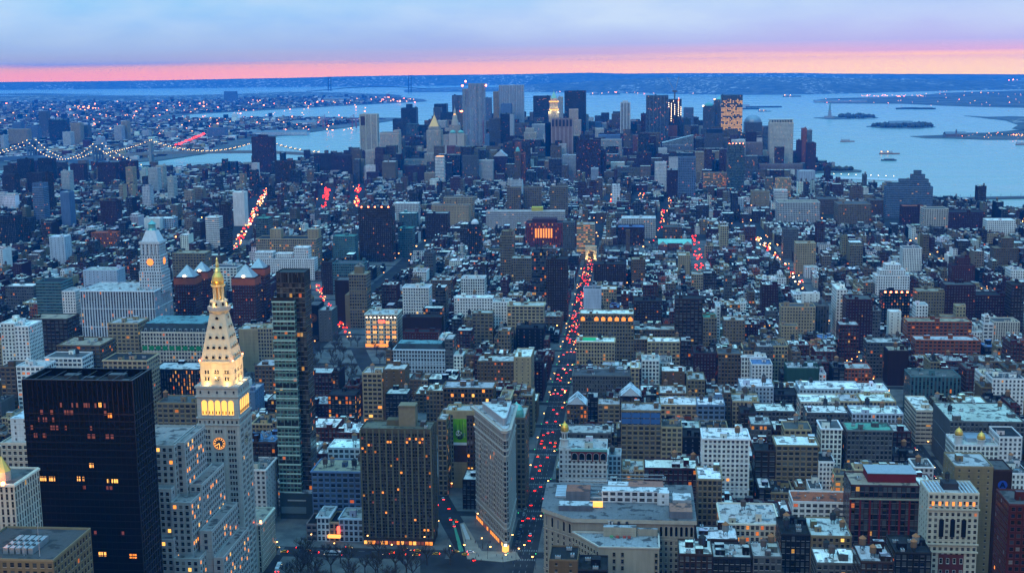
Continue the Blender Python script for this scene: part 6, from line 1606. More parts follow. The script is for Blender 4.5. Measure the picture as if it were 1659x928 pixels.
def corner_store():
 """the chamfered block across the avenue from the wedge tower, and the blank-walled wing in front of it"""
 r=random.Random(21);c=(.36,.32,.255)
 zA=66.0;W=lambda px,py,z:tuple(at_z(px,py,z)[:2])
 A0,A1=W(881,822,zA),W(928,838,zA)
 uR=W(1124,836,zA)[0];sF=A1[1]
 uL=A0[0];sB=sF+66
 polyA=[A1,(uR,sF),(uR,sB),(uL,sB),A0]
 cx,cyy=(uL+uR)/2,(sF+sB)/2
 e=thing('corner_office','large cream block with a chamfered corner and a jumble of white roof houses','office building',(cx,cyy,10))
 FOOT.append((uL,uR,sF,sB));BOXES.append((uL,uR,sF,sB,56));SEEN.append((878,1126,928,sF));MARK.append((960,830,'chamfered cream block'))
 loc=lambda P:(P[0]-cx,P[1]-cyy)
 L=[loc(P)for P in polyA];h=zA-10
 k=MB();k.prism(L,0,h-2.5,'facade',c,top=False);k.build('wall',e)
 def off(L,d):
  n=len(L);out=[]
  for i in range(n):
   a,b,c_=np.array(L[i-1]),np.array(L[i]),np.array(L[(i+1)%n])
   n1=np.array((b[1]-a[1],-(b[0]-a[0])));n1=n1/np.linalg.norm(n1);n2=np.array((c_[1]-b[1],-(c_[0]-b[0])));n2=n2/np.linalg.norm(n2)
   v=n1+n2;v=v/np.linalg.norm(v);out.append(tuple(b+v*d/max(.4,v@n1)))
  return out
 for z0,z1,d in((h-2.5,h,1.5),(h-13,h-12.3,.5),(16,16.8,.5)):
  S_=off(L,d);k=MB();k.prism(S_,z0,z1,'stone',c,topmat='roofing',topc=(.15,.15,.155));k.face([(*x,z0)for x in S_[::-1]],'stone',c);k.build('cornice',e)
 sp=[];ap=[]
 for A,B,nb in((L[4],L[0],5),(L[3],L[4],14),(L[0],L[1],24)):
  dx,dy=B[0]-A[0],B[1]-A[1];Ln=math.hypot(dx,dy);nx,ny=dy/Ln,-dx/Ln;ang=math.atan2(nx,-ny)
  for j in range(14):
   zz=h-15-3.7*j
   if zz<3:break
   for i in range(nb):
    t=(i+.5)/nb
    if nb==24 and t<.70:continue
    sp.append((A[0]+dx*t,A[1]+dy*t,zz,ang))
  for i in range(nb):
   t=(i+.5)/nb
   if nb==24 and t<.70:continue
   ap.append((A[0]+dx*t,A[1]+dy*t,h-7.5,ang))
 windows(e,sp,1.5,2.1,c,r,.05);windows(e,ap,1.7,6.2,c,r,.02,arch=True)
 def rb(name,xl,xr,yt,S,d,hh,cc,rc,sty='few',wl=None):
  a,b=at_y(xl,yt,S)[0]-cx,at_y(xr,yt,S)[0]-cx;p=S-cyy;k=MB()
  shell(k,a,b,p,p+d,h,h+hh,cc,sty,r,wl or.02,roof=rc);k.build(name,e)
 rb('white_roof_house',975,1082,800,sF+30,9,7.5,(.52,.54,.56),(.55,.57,.58),'wide')
 rb('roof_house',917,956,792,sF+32,14,6,(.13,.14,.16),(.30,.12,.08),'blank')
 rb('roof_house',1018,1075,788,sF+44,12,6,(.16,.18,.21),(.32,.14,.10),'blank')
 rb('roof_house',1065,1084,796,sF+26,6,8,(.55,.57,.58),(.6,.6,.6),'few')
 rb('roof_house',1085,1122,828,sF+2,16,4.5,(.12,.13,.15),(.34,.16,.11),'blank')
 rb('roof_house',1090,1120,812,sF+22,14,5,(.30,.30,.31),(.5,.5,.5),'few');rb('roof_house',905,960,812,sF+12,9,3.5,(.10,.11,.13),(.45,.47,.48),'blank');rb('white_roof_house',985,1040,786,sF+52,8,4,(.5,.5,.5),(.6,.6,.6),'few')
 for i in range(6):
  k=MB();y=12+i*8;k.box(-26,30,y,y+.5,h+.3,h+.9,'metal',(.4,.42,.43),bottom=True);k.build('roof_pipe',e)
 for i in range(7):
  k=MB();y=4+i*3.2;k.box(uL-cx+6,uL-cx+16,y,y+2.2,h,h+1.2,'metal',(.5,.56,.6));k.build('skylight',e)
 k=MB();x_=at_y(966,825,sF+20)[0]-cx;k.box(x_-4,x_+4,sF+20-cyy,sF+23-cyy,h,h+3,'glow_win_pale',(1,1,1));k.build('lit_stair_head',e)
 for x_,y_ in((-12,12),(0,14),(10,-2),(14,6),(-30,24),(-22,2),(24,30),(30,44),(-6,36),(18,50),(-36,50),(-20,56),(8,58),(34,14)):link('air_conditioner',shared('air_conditioner',ac_mesh),e,None,(x_,y_,h),r.choice((0,1.57)))
 k=MB();k.box(-20,24,3,3.3,h+.5,h+1.3,'stone',(.6,.62,.64),bottom=True);k.build('white_pipe',e)
 zB=58.0
 B0,B1,B2=W(929,846,zB),W(970.5,884,zB),W(1068,884,zB)
 sN=B1[1];P=[B1,(B2[0],sN),(B2[0],sF-1.6),(B0[0]if B0[0]<B1[0]else B1[0],sF-1.6)]
 c2x,c2y=(P[0][0]+P[1][0])/2,(sN+sF)/2
 w=thing('blank_walled_loft','cream loft with a blank stained front wall and a long row of side windows','loft building',(c2x,c2y,10))
 FOOT.append((P[3][0],B2[0],sN,sF));MARK.append((1020,905,'blank-fronted cream loft'))
 L2=[(x-c2x,y-c2y)for x,y in P];h2=zB-10;c2=(.38,.335,.255)
 k=MB();k.prism(L2,0,h2-1,'facade',c2,top=False);k.build('wall',w)
 k=MB();k.face([(*x,h2-1)for x in L2],'roofing',(.26,.28,.29));k.build('roof',w)
 k=MB()
 for i in range(4):k.bar((*L2[i],h2-.5),(*L2[(i+1)%4],h2-.5),.9,'stone',(.45,.42,.36))
 k.build('parapet',w)
 A,B=L2[3],L2[0];dx,dy=B[0]-A[0],B[1]-A[1];Ln=math.hypot(dx,dy);ang=math.atan2(dy/Ln,dx/Ln);ang=math.atan2(dy/Ln,-(-dx/Ln))
 nx,ny=dy/Ln,-dx/Ln;ang=math.atan2(nx,-ny)
 sp=[(A[0]+dx*(i+.5)/9,A[1]+dy*(i+.5)/9,h2-5-3.8*j,ang)for i in range(9)for j in range(11)]
 windows(w,sp,1.7,2.2,c2,r,.03)
 xa=L2[0][0];wd=L2[1][0]-xa
 sp=[(xa+wd*t,L2[0][1],h2-5-4.2*j,0)for t in(.25,.39)for j in range(4)]+[(xa+wd*.95,L2[0][1],h2-5-3.8*j,0)for j in range(10)]
 windows(w,sp,1.5,2.4,(.2,.18,.14),r,.0,kinds=lambda*_:'dark')
 k=MB();shell(k,xa+wd*.06,xa+wd*.62,6,L2[2][1]-1,h2-1,h2+5,(.32,.28,.21),'blank',r,roof=(.33,.37,.40));o=k.build('roof_house',w)
 for t in(.18,.32,.46):water_tank(o,xa+wd*t,12,h2+5-2.2,2,.55)if t>.2 else link('bulkhead',bulkhead_mesh(3,3,2,(.4,.4,.4),(.4,.4,.4)),o,None,(xa+wd*t,12,h2+5))
 k=MB();shell(k,xa+wd*.63,xa+wd*.98,8,L2[2][1]-1,h2-1,h2+3.5,(.30,.26,.2),'blank',r,roof=(.30,.34,.37));k.build('roof_house',w)
 for t in(.2,.3,.42,.5):
  k=MB();x_=xa+wd*t;k.box(x_-1,x_+1,3.5,4.5,h2-1,h2+.4,'matte',r.choice([(.35,.08,.06),(.1,.2,.45),(.4,.32,.06),(.1,.3,.15)]));k.build('terrace_planter',w)
def power_tower():
 """the broad white company block with a lantern-topped clock tower"""
 r=random.Random(9);S=1498.0
 u0,u1,_,h,_b=place('e',400,772,528,None,S)
 D=62.0
 e=building('company_block','broad white company block with amber windows joined to a lantern-topped tower','office building',u0,u1,S,S+D,h,'white','pier','silver',.07,bulk=3,ac=4,cornice=True,belt=2,wallc=(.50,.53,.55),seed=5)
 SEEN.append((128,272,560,S));MARK.append((190,520,'broad white company block'))
 S2=S+22
 X=lambda px,py:at_y(px,py,S2)[0];Z=lambda py:at_y(245,py,S2)[2]-10
 v0,v1=X(226,460),X(263,460);cx=(v0+v1)/2;W=v1-v0
 ex,ey,_z=e.location;ox=cx-ex;oy=S2+W/2-ey;c=(.50,.53,.54)
 def st(name,f,y0,y1,sty,lit=.05,cc=c,fl=None):
  k=MB();w=W*f/2;shell(k,ox-w,ox+w,oy-w,oy+w,Z(y0),Z(y1),cc,sty,r,lit,roof=cc,floors=fl);return k.build(name,e)
 st('tower_shaft',1.0,475,440,'grid',.12);st('tower_upper_shaft',.9,440,415,'grid',.0);st('tower_stage',.82,415,395,'vert',0)
 k=MB()
 for i in range(5):
  x=ox-W*.33+W*.66*i/4;k.box(x-.9,x+.9,oy-W*.41-1.2,oy-W*.41-.01,Z(413),Z(397),'stone',c)
 k.build('colonnade',e)
 k=MB();w=W*.45;ring(k,ox-w,ox+w,oy-w,oy+w,Z(396),Z(392),1,'stone',c);z0,z1=Z(394),Z(375);w2=W*.2;w=W*.38
 P0=[(ox-w,oy-w),(ox+w,oy-w),(ox+w,oy+w),(ox-w,oy+w)];P1=[(ox-w2,oy-w2),(ox+w2,oy-w2),(ox+w2,oy+w2),(ox-w2,oy+w2)]
 for i in range(4):k.face([(*P0[i],z0),(*P0[(i+1)%4],z0),(*P1[(i+1)%4],z1),(*P1[i],z1)],'stone',(.55,.58,.6))
 k.build('stepped_crown',e)
 k=MB();k.lathe(ox,oy,[(W*.2,Z(375)),(W*.16,Z(372)),(W*.15,Z(366)),(W*.2,Z(365)),(W*.1,Z(362)),(W*.03,Z(360)),(0,Z(357))],'metal',(.14,.36,.34),10);k.build('lantern',e)
 for a_ in(0,math.pi/2):
  k=MB();n=20;R_=W*.15;k.face([(R_*math.cos(2*math.pi*i/n),0,R_*math.sin(2*math.pi*i/n))for i in range(n)],'glow_win',(1,1,1))
  o=k.build('clock_face',e,None,(ox,oy-W*.46,Z(425))if a_==0 else(ox+W*.46,oy,Z(425)));o.rotation_euler=(0,0,a_)
def cupola_block():
 u0,u1,S,h,_b=place('c',266,462,420,48,936.0)
 def top(e,a,b,p,q,z,c,rc,r):
  W=b-a;x,y=a+4.2,p+4.2
  k=MB();k.cone(x,y,0,z+2,4.4,4.4,'stone',c,12);o=k.build('round_turret',e)
  k=MB();k.cone(x,y,z+2,z+7,3.4,3.2,'stone',(.55,.55,.52),8);k.cone(x,y,z+7,z+7.6,4,4,'stone',(.55,.55,.52),8);k.cone(x,y,z+7.6,z+12.5,2.7,2.5,'stone',(.55,.55,.52),8);k.cone(x,y,z+12.5,z+13,3.1,3.1,'stone',(.55,.55,.52),10);cu=k.build('cupola',e)
  for i in range(8):
   t=rad(22.5+45*i);k=MB();k.box(x+2.75*math.cos(t)-.35,x+2.75*math.cos(t)+.35,y+2.75*math.sin(t)-.35,y+2.75*math.sin(t)+.35,z+8.4,z+11.6,'glass',(.02,.025,.03));k.build('small_window',cu)
  g=MB();g.lathe(x,y,[(2.6,z+13),(3.1,z+14.4),(2.9,z+16.4),(2.1,z+18.2),(.8,z+19.4),(.2,z+20.8),(0,z+21)],'gilt',(.90,.50,.08),18);g.build('gold_dome',cu)
  k=MB();k.box(a+9,b+.4,p-.6,p+3,z-1,z+.6,'metal',(.20,.52,.46),bottom=True);k.build('copper_eave',e)
  k=MB();k.box(a+9,b,p-.12,p-.01,z-8.6,z-1.2,'matte',(.14,.035,.035),bottom=True);k.build('red_attic',e)
  windows(e,[(a+9+(W-9)*(i+.5)/5,p-.12,z-5,0)for i in range(5)],4.0,5.4,(.5,.5,.48),r,.25,arch=True)
 building('cupola_block','white corner block topped by a small gold-domed cupola','office building',u0,u1,S,S+27,h,'white','grid','silver',.03,bulk=2,ac=2,win='',belt=3,top=top,wallc=(.46,.47,.46),seed=3)
 SEEN.append((904,985,786,S));MARK.append((945,740,'gold-cupola block'))
def billboard_block():
 u0,u1,S,h,_b=place('b',812,962,263,None,985.0)
 def top(e,a,b,p,q,z,c,rc,r):
  W=b-a
  k=MB();x0,x1=a+W*.20,a+W*.56;z1,z0=z-6,z-25
  k.box(x0,x1,p-.5,p-.01,z0,z1,'matte',(.12,.34,.015),bottom=True);o=k.build('billboard',e)
  k=MB();rr=random.Random(1)
  for i in range(16):
   x=rr.uniform(x0+.5,x1-.5);k.bar((x,p-.56,z0+4),(x+rr.uniform(-1,1),p-.56,z1-rr.uniform(.5,7)),.3,'matte',rr.choice([(.25,.45,.03),(.05,.2,.01),(.3,.5,.08)]))
  k.build('bamboo_picture',o)
  def blob(cx_,cz_,rx,rz_,c_,y,name='panda_picture'):
   k=MB();n=18;k.face([(cx_+rx*math.cos(2*math.pi*i/n),p-y,cz_+rz_*math.sin(2*math.pi*i/n))for i in range(n)],'matte',c_);k.build(name,o)
  mx=x0+(x1-x0)*.38;mz=z0+(z1-z0)*.40
  blob(mx+1.2,mz-2.6,2.9,2.6,(.02,.02,.02),.58);blob(mx,mz,2.5,2.3,(.7,.7,.68),.62);blob(mx-1.9,mz+1.9,.8,.8,(.02,.02,.02),.64);blob(mx+1.9,mz+1.9,.8,.8,(.02,.02,.02),.64)
  blob(mx-.9,mz+.2,.65,.8,(.02,.02,.02),.66);blob(mx+.9,mz+.2,.65,.8,(.02,.02,.02),.66);blob(mx,mz-.9,.5,.35,(.02,.02,.02),.66)
  k=MB();k.box(x1-3.0,x1-.6,p-.62,p-.52,z0+4.4,z0+7.6,'matte',(.05,.10,.35),bottom=True);k.build('blue_panel',o)
  k=MB();k.box(x0,x1,p-.5,p-.02,z0-2.2,z0-.05,'matte',(.62,.68,.72),bottom=True);k.build('white_panel',o)
  k=MB();k.box(x0,x1,p-.2,p-.015,z0-16,z0-2.3,'matte',(.06,.03,.025),bottom=True);k.build('brown_panel',e)
  k=MB();k.box(x1+.2,b,p-.25,p-.012,0,z-3,'matte',(.075,.05,.04),bottom=True);k.build('dark_bay',e)
  windows(e,[(x1+(b-x1)*(i+.5)/5,p-.25,z-7-3.6*j,0)for i in range(5)for j in range(14)],1.5,2.2,(.12,.09,.08),r,.10)
  windows(e,[(a+W*.2*(i+.5)/3,p,z-4-3.6*j,0)for i in range(3)for j in range(15)],1.3,2.2,(.4,.36,.27),r,.03)
  water_tank(e,x1+3,p+8,z,3,.7)
 building('billboard_block','cream block carrying a bright green billboard of a panda','loft building',u0,u1,S,S+18,h,'cream','blank','silver',0,bulk=2,top=top,seed=4)
 SEEN.append((720,772,790,S));MARK.append((745,690,'green billboard block'))
 u0,u1,S,h,_b=place('b',1083,1136,292,None,938.0)
 def top2(e,a,b,p,q,z,c,rc,r):
  k=MB();x,y=(a+b)/2-2,p+6;k.lathe(x,y,[(5.5,z),(5.5,z+3),(5.0,z+6),(3.4,z+8.6),(1.2,z+10),(.2,z+11.5),(0,z+12)],'metal',(.16,.46,.38),18);k.build('green_dome',e)
 building('dome_house','slim stone house with a pale green dome behind the wedge-shaped tower','loft building',u0,u1,S,S+34,h,'beige','loft','silver',.02,bulk=0,top=top2,side='loft',seed=8)
 SEEN.append((832,852,700,S));MARK.append((845,670,'green-domed house'))
def gothic_spire():
 S=4411.0;X=lambda px:at_y(px,170,S)[0];Z=lambda py:at_y(897,py,S)[2]-3.5
 cx=X(897);r=random.Random(6)
 e=thing('gothic_tower','floodlit gothic skyscraper with a green pyramid spire','skyscraper',(cx,S+16,3.5));c=(.45,.42,.34)
 FOOT.append((X(889),X(905),S,S+32));SEEN.append((888,906,192,S));MARK.append((897,170,'lit gothic spire'))
 def st(name,p0,p1,y0,y1,lit,sty='vert',cc=c):
  k=MB();w=(X(p1)-X(p0))/2;shell(k,-w,w,-w,w,Z(y0),Z(y1),cc,sty,r,lit,roof=cc);return k.build(name,e)
 st('lower_shaft',888.5,904.5,262,181,.05);st('lit_shaft',890,903,181,166,.5);st('lit_upper_stage',891,902,166,160,.8)
 for y in(179,166):
  k=MB();w=(X(904)-X(890))/2+1;ring(k,-w,w,-w,w,Z(y),Z(y-2),1.2,'glow_win_pale',(1,1,1));k.build('lit_gallery',e)
 k=MB();w=(X(901.5)-X(892))/2;k.pyr(-w,w,-w,w,Z(160),Z(148),'metal',(.20,.42,.34));k.cone(0,0,Z(150),Z(145),1.2,.2,'metal',(.3,.4,.3),6);k.build('green_spire',e)
 for px in(892,901):
  k=MB();x=X(px)-cx;k.cone(x,-8,Z(160),Z(155),1.6,.2,'stone',c,6);k.build('corner_pinnacle',e)
 for x,y in((-20,-20),(20,-20)):
  light('floodlight','POINT',(x,y,Z(180)),60000,(1,.72,.35),e,shadow_soft_size=1)
def rippled_tower():
 S=4330.0;r=random.Random(12);X=lambda px:at_y(px,180,S)[0];Z=lambda py:at_y(770,py,S)[2]-3.5
 cx=X(769);e=thing('rippled_tower','tallest silvery residential tower with a rippled steel front, red lamps at its top','skyscraper',(cx,S+18,3.5))
 FOOT.append((X(748),X(787),S,S+36));SEEN.append((746,792,236,S));MARK.append((768,170,'rippled silvery tower'))
 def col_(name,p0,p1,yt,y0=0,d=18,cc=(.30,.36,.42)):
  n=max(2,int((p1-p0)/3.2))
  for i in range(n):
   a=X(p0+(p1-p0)*i/n)-cx;b=X(p0+(p1-p0)*(i+1)/n)-cx;k=MB();o=r.uniform(-1.6,1.6)
   k.box(a,b,-d+o,d,0,Z(yt)+r.uniform(-.5,.5),'facade',cc,top=False)if False else shell(k,a,b,-d+o,d,0,Z(yt),jit(cc,r,.12),'vert',r,.05,roof=(.3,.33,.36))
   k.build('rippled_bay',e)
 col_('main',759,785,135.5);col_('shoulder',749.5,759,144,d=16);col_('low',754,768,175,d=22,cc=(.34,.40,.46))
 for px,py in((750,139),(788,139),(755,132)):
  k=MB();x=X(px)-cx;k.box(x-2,x+2,-20,-17,Z(py)-2,Z(py)+2.5,'glow_beacon',(1,1,1),bottom=True);k.bar((x,-18.5,Z(py)-16),(x,-18.5,Z(py)-2),.8,'metal',(.2,.2,.2));k.build('beacon',e)
 k=MB();x=X(782.5)-cx;k.box(x-.7,x+.7,-21,-19.5,Z(232),Z(195),'matte',(.40,.03,.025),bottom=True);k.build('painted_hoist_lights',e)  # the hoist's red lights are painted as a matte strip, nothing glows
def unfinished_tower():
 S=4450.0;r=random.Random(15);X=lambda px:at_y(px,190,S)[0];Z=lambda py:at_y(1093,py,S)[2]-3.5
 cx=X(1093);e=thing('unfinished_tower','unfinished dark steel tower with strings of work lights and two cranes on top','skyscraper',(cx,S+20,3.5))
 FOOT.append((X(1082),X(1104),S,S+40));SEEN.append((1081,1108,221,S));MARK.append((1093,180,'unfinished craned tower'))
 a,b=X(1083)-cx,X(1104)-cx;zt=Z(161)
 k=MB();shell(k,a,b,-20,20,0,zt,(.02,.02,.025),'wide',r,.03,roof=(.06,.06,.06));k.build('steel_frame',e)
 k=MB();k.box(a-.5,b-14,-21,-20.05,Z(222),Z(203),'matte',(.32,.09,.05));k.build('orange_netting',e)
 for px,y0,y1 in((1083.5,167,176),(1087.5,168,196),(1093,170,186),(1099,166,190),(1103,174,188),(1091,164,167),(1099,160,165)):
  y=y0
  while y<y1:
   k=MB();x=X(px)-cx;zz=Z(y);k.box(x-.7,x+.7,-21.4,-20.1,zz-.9,zz+.9,'glow_head' if(px,y0)!=(1099,160)else 'glow_beacon',(1,1,1),bottom=True);k.build('work_light',e);y+=3.1
 for(m_,jx,jy,s_)in((1092.6,1079.5,124.5,-1),(1093.6,1099.5,124.5,1)):
  k=MB();x=X(m_)-cx;zz=Z(148);k.bar((x,0,zt),(x,0,zz),2.2,'metal',(.12,.12,.14));mast=k.build('crane_mast',e)
  k=MB();k.bar((x,0,zz),(X(jx)-cx,0,Z(jy)),1.5,'metal',(.22,.24,.28));k.build('crane_jib',mast)
  k=MB();k.box(x+s_*-9,x+s_*-2 if s_<0 else x+0,-2,2,zz-3,zz+2,'metal',(.12,.12,.14))if s_>0 else k.box(x+2,x+9,-2,2,zz-3,zz+2,'metal',(.12,.12,.14));k.build('counterweight',mast)
def arch_and_school():
 S=2212.0;X=lambda px:at_y(px,415,S)[0];cx=X(957.5)
 e=thing('triumphal_arch','floodlit golden stone arch at the foot of the long avenue','arch',(cx,S,10));FOOT.append((cx-12,cx+12,S-4,S+6));SEEN.append((945,969,434,S));MARK.append((957,415,'floodlit arch'))
 c=(.5,.44,.32);k=MB();h=23
 for x0,x1 in((-9.5,-4.6),(4.6,9.5)):k.box(x0,x1,-4,4,0,h-7.5,'stone',c)
 k.build('pier',e)if False else None
 k1=MB();k1.box(-9.5,-4.6,-4,4,0,h-7.5,'stone',c);k1.build('pier',e);k1=MB();k1.box(4.6,9.5,-4,4,0,h-7.5,'stone',c);k1.build('pier',e)
 k=MB();n=10;P=[(4.6*math.cos(math.pi*i/n),h-12+4.5*math.sin(math.pi*i/n))for i in range(n+1)]
 for i in range(n):
  A,B=P[i],P[i+1]
  for y in(-4.0,4.0):k.face([(A[0],y,A[1]),(B[0],y,B[1]),(B[0],y,h-7.0),(A[0],y,h-7.0)],'stone',c)
  k.face([(A[0],-4,A[1]),(A[0],4,A[1]),(B[0],4,B[1]),(B[0],-4,B[1])],'stone',c)
 k.build('vault',e)
 k=MB();k.box(-10.6,10.6,-4.8,4.8,h-7.0,h-5.8,'stone',c,bottom=True);k.box(-9.4,9.4,-3.9,3.9,h-5.8,h-.8,'stone',c);k.box(-10,10,-4.4,4.4,h-.8,h,'stone',c,bottom=True);k.build('attic',e)
 for x in(-7,7):light('floodlight','POINT',(x,-9,3),5200,(1,.66,.25),e,shadow_soft_size=.5)
 light('floodlight','POINT',(0,-8,12),2500,(1,.66,.25),e,shadow_soft_size=.5)
 z=30.0;A=at_z(1067,391,z);B=at_z(1121,391,z);S0=A[1];u0,u1=A[0],B[0];cx=(u0+u1)/2
 e=thing('court_house','low U-shaped brick house under bright pale green roofs','school',(cx,S0,10));FOOT.append((u0,u1,S0-2,S0+50));SEEN.append((1062,1124,404,S0-10));MARK.append((1094,392,'pale green roofed court'))
 W=u1-u0;r=random.Random(3);gc=(.22,.58,.48);a,b=-W/2,W/2
 for nm,x0,x1,y0,y1,ridge_x in(('main_range',a,b,22,42,False),('side_wing',a,a+W*.26,0,21.9,True),('side_wing',b-W*.26,b,0,21.9,True)):
  k=MB();shell(k,x0,x1,y0,y1,0,14,(.17,.07,.05),'grid',r,.08);o=k.build(nm,e);k=MB();zr=20
  if ridge_x:
   mx=(x0+x1)/2;k.face([(x0-.5,y0-.5,14),(mx,y0-.5,zr),(mx,y1,zr),(x0-.5,y1,14)],'matte',gc);k.face([(x1+.5,y1,14),(mx,y1,zr),(mx,y0-.5,zr),(x1+.5,y0-.5,14)],'matte',gc);k.face([(x0,y0,14),(x1,y0,14),(mx,y0,zr)],'stone',(.4,.4,.36))
  else:
   my=(y0+y1)/2;k.face([(x0-.5,y0-.5,14),(x1+.5,y0-.5,14),(x1+.5,my,zr),(x0-.5,my,zr)],'matte',gc);k.face([(x1+.5,y1,14),(x0-.5,y1,14),(x0-.5,my,zr),(x1+.5,my,zr)],'matte',gc)
  k.build('green_roof',o)
def edge_blocks():
 r=random.Random(31)
 S=566.0;u0,u1=at_y(-70,790,S)[0],at_y(23,790,S)[0];h=at_y(10,783,S)[2]-10
 e=building('gothic_office','stone office tower with a gilded pyramid at the very edge of the view','skyscraper',u0,u1,S,S+26,h,'limestone','vert','grey',.05,bulk=0,seed=2,cornice=True)
 SEEN.append((-70,30,928,S));MARK.append((5,800,'gilded edge tower'))
 X=lambda px:at_y(px,760,S+8)[0]-e.location.x;zt=at_y(0,742,S+8)[2]-10
 k=MB();w=X(15)-X(-12);k.cone((X(15)+X(-12))/2,-4,h-1,h+(zt-h)*.35,w*.5,w*.5,'stone',(.36,.34,.28),8);k.cone((X(15)+X(-12))/2,-4,h+(zt-h)*.35,zt+1,w*.50,0,'gilt',(.95,.5,.12),8);k.build('gilded_pyramid',e)
 for px in(3,9,17):
  k=MB();k.box(X(px)-.7,X(px)+.7,-13.8,-12.6,h-.8,h+.8,'glow_beacon',(1,1,1),bottom=True);k.build('roof_lamp',e)
 light('floodlight','POINT',(X(6),-12,h+3),2600,(1,.55,.2),e,shadow_soft_size=.5)
 S=520.0;u0,u1=at_y(-60,905,S)[0],at_y(86,905,S)[0];h=at_y(40,905,S)[2]-10
 e=building('flag_roof_block','stone block with a row of chillers and two bare flagpoles on its roof','office building',u0,u1,S,S+40,h,'beige','grid','grey',.02,bulk=0,seed=6)
 FOOT[-1]=(u0,u1,S,S+40)
 X=lambda px:at_y(px,890,S+12)[0]-e.location.x
 for px in(16,26,36,46,56):
  k=MB();x=X(px);k.box(x-1.1,x+1.1,-12,4,h-1,h+1.8,'metal',(.35,.38,.4));k.cone(x,-8,h+1.8,h+2.2,.8,.8,'metal',(.05,.05,.05),10);k.cone(x,-3,h+1.8,h+2.2,.8,.8,'metal',(.05,.05,.05),10);k.build('chiller',e)
 for px,zz in((74,15),(49,9)):
  k=MB();k.cone(X(px),-14,h-1,h+zz,.16,.06,'metal',(.6,.6,.62),6);k.build('flagpole',e)
 u1=at_y(441,834,830)[0];u0=u1-34
 e=building('annex','low stone annex with tall pilastered windows at the foot of the clock tower','office building',u0,u1,803,836,34,'limestone','vert','tan',.03,side='vert',bulk=1,seed=7,cornice=True)
 SEEN.append((400,443,925,803));MARK.append((428,860,'pilastered annex'))
 k=MB();k.box(16.2,17.0,-16,-15,34,35.6,'glow_beacon',(1,1,1),bottom=True);k.build('roof_lamp',e)
emit('glow_dim',(1,.14,.02),.22)
for f_ in(clock_tower,stepped_block,black_tower,slim_glass_tower,brown_slab,wedge_tower,corner_store,power_tower,cupola_block,billboard_block,gothic_spire,rippled_tower,unfinished_tower,arch_and_school,edge_blocks):f_()
run_heroes()
FILL=[]
def cap_height(u0,u1,s0,s1):
 """the tallest a filler may be without hiding what the photograph shows behind it"""
 z=zg(s0);pts=[proj((u,s,z+h))for u in(u0,u1)for s in(s0,s1)for h in(0,25)]
 a,b=min(p[0]for p in pts),max(p[0]for p in pts);cap=999.0
 for x0,x1,yb,S in SEEN:
  if S<=s1 or min(b,x1)-max(a,x0)<1.0:continue
  hz=at_y((max(a,x0)+min(b,x1))/2,yb,s1)[2]-z
  cap=min(cap,hz)
 return cap,a,b
PAL=[('brick','loft',.20),('brown','loft',.21),('beige','loft',.14),('cream','loft',.09),('white','grid',.09),('grey','loft',.08),('tan','wide',.10),('dark','wide',.16),('maroon','small',.06),('orange','loft',.02),('pale','grid',.03)]
ROOFP=[('silver',.24),('white',.30),('grey',.22),('dark',.22),('tan',.03),('rust',.015),('blue',.02)]
def pick(r,L):
 t=r.random()*sum(x[-1]for x in L)
 for x in L:
  t-=x[-1]
  if t<=0:return x
 return L[-1]
def lots():
 r=random.Random(42)
 for k in range(28,0,-1):
  for off,dep in((9.5,30.5),(40.5,30.5)):
   s0=S_OF(k)+off;s1=s0+dep
   half=.47*s1+60;uc=-.09*s1
   for(ua,ha),(ub,hb)in zip(AVES[:-1],AVES[1:]):
    a,b=ua+ha,ub-hb
    if b<uc-half or a>uc+half:continue
    u=a
    while u<b-5:
     near=s0<1500
     core=-420<u<420
     w=r.choice((9,12,16,22,28))if near and core else r.choice((7,7.5,8,12,16,20))if near else r.choice((6.5,7,7.5,8,9,14,20))
     w=min(w,b-u)
     if b-u-w<5:w=b-u
     d=dep*(1.0 if r.random()<.55 else r.uniform(.72,.98))
     p0,p1=(s0,s0+d)if off<20 else(s1-d,s1)
     v0,v1=u,u+w;u+=w
     if not free(v0,v1,p0,p1):
      for q in range(3):
       v0+=w*.12;v1-=w*.12
       if free(v0,v1,p0,p1):break
      else:continue
      if v1-v0<4:continue
     if in_corridor(v0,v1,p0,p1):continue
     mx,my=(v0+v1)/2,(p0+p1)/2
     if any(x0<mx<x1 and y0<my<y1 for x0,x1,y0,y1 in PARKS):continue
     if near and core:h=r.choice((20,24,30,36,42,48))*r.uniform(.9,1.1)
     elif near:h=r.choice((14,15,17,20,24,34))*r.uniform(.9,1.1)
     else:h=r.choice((11,12,13,14,15,16,18,20,26))*r.uniform(.92,1.1)
     if not near and r.random()<.07 and w>8.5:h=r.uniform(28,54)
     c,x0,x1=cap_height(v0,v1,p0,p1)
     if x1<-20 or x0>1680:continue
     h=min(h,c-.5)
     if h<6:continue
     if proj((mx,p1,zg(p0)+h))[1]>940:continue
     wk,st,_=pick(r,PAL);rk,_=pick(r,ROOFP)
     if not near:rk=pick(r,[('silver',.26),('white',.36),('grey',.2),('dark',.18)])[0]
     FILL.append([v0,v1,p0,p1,h,wk,st,rk,0])
     FOOT.append((v0,v1,p0,p1))
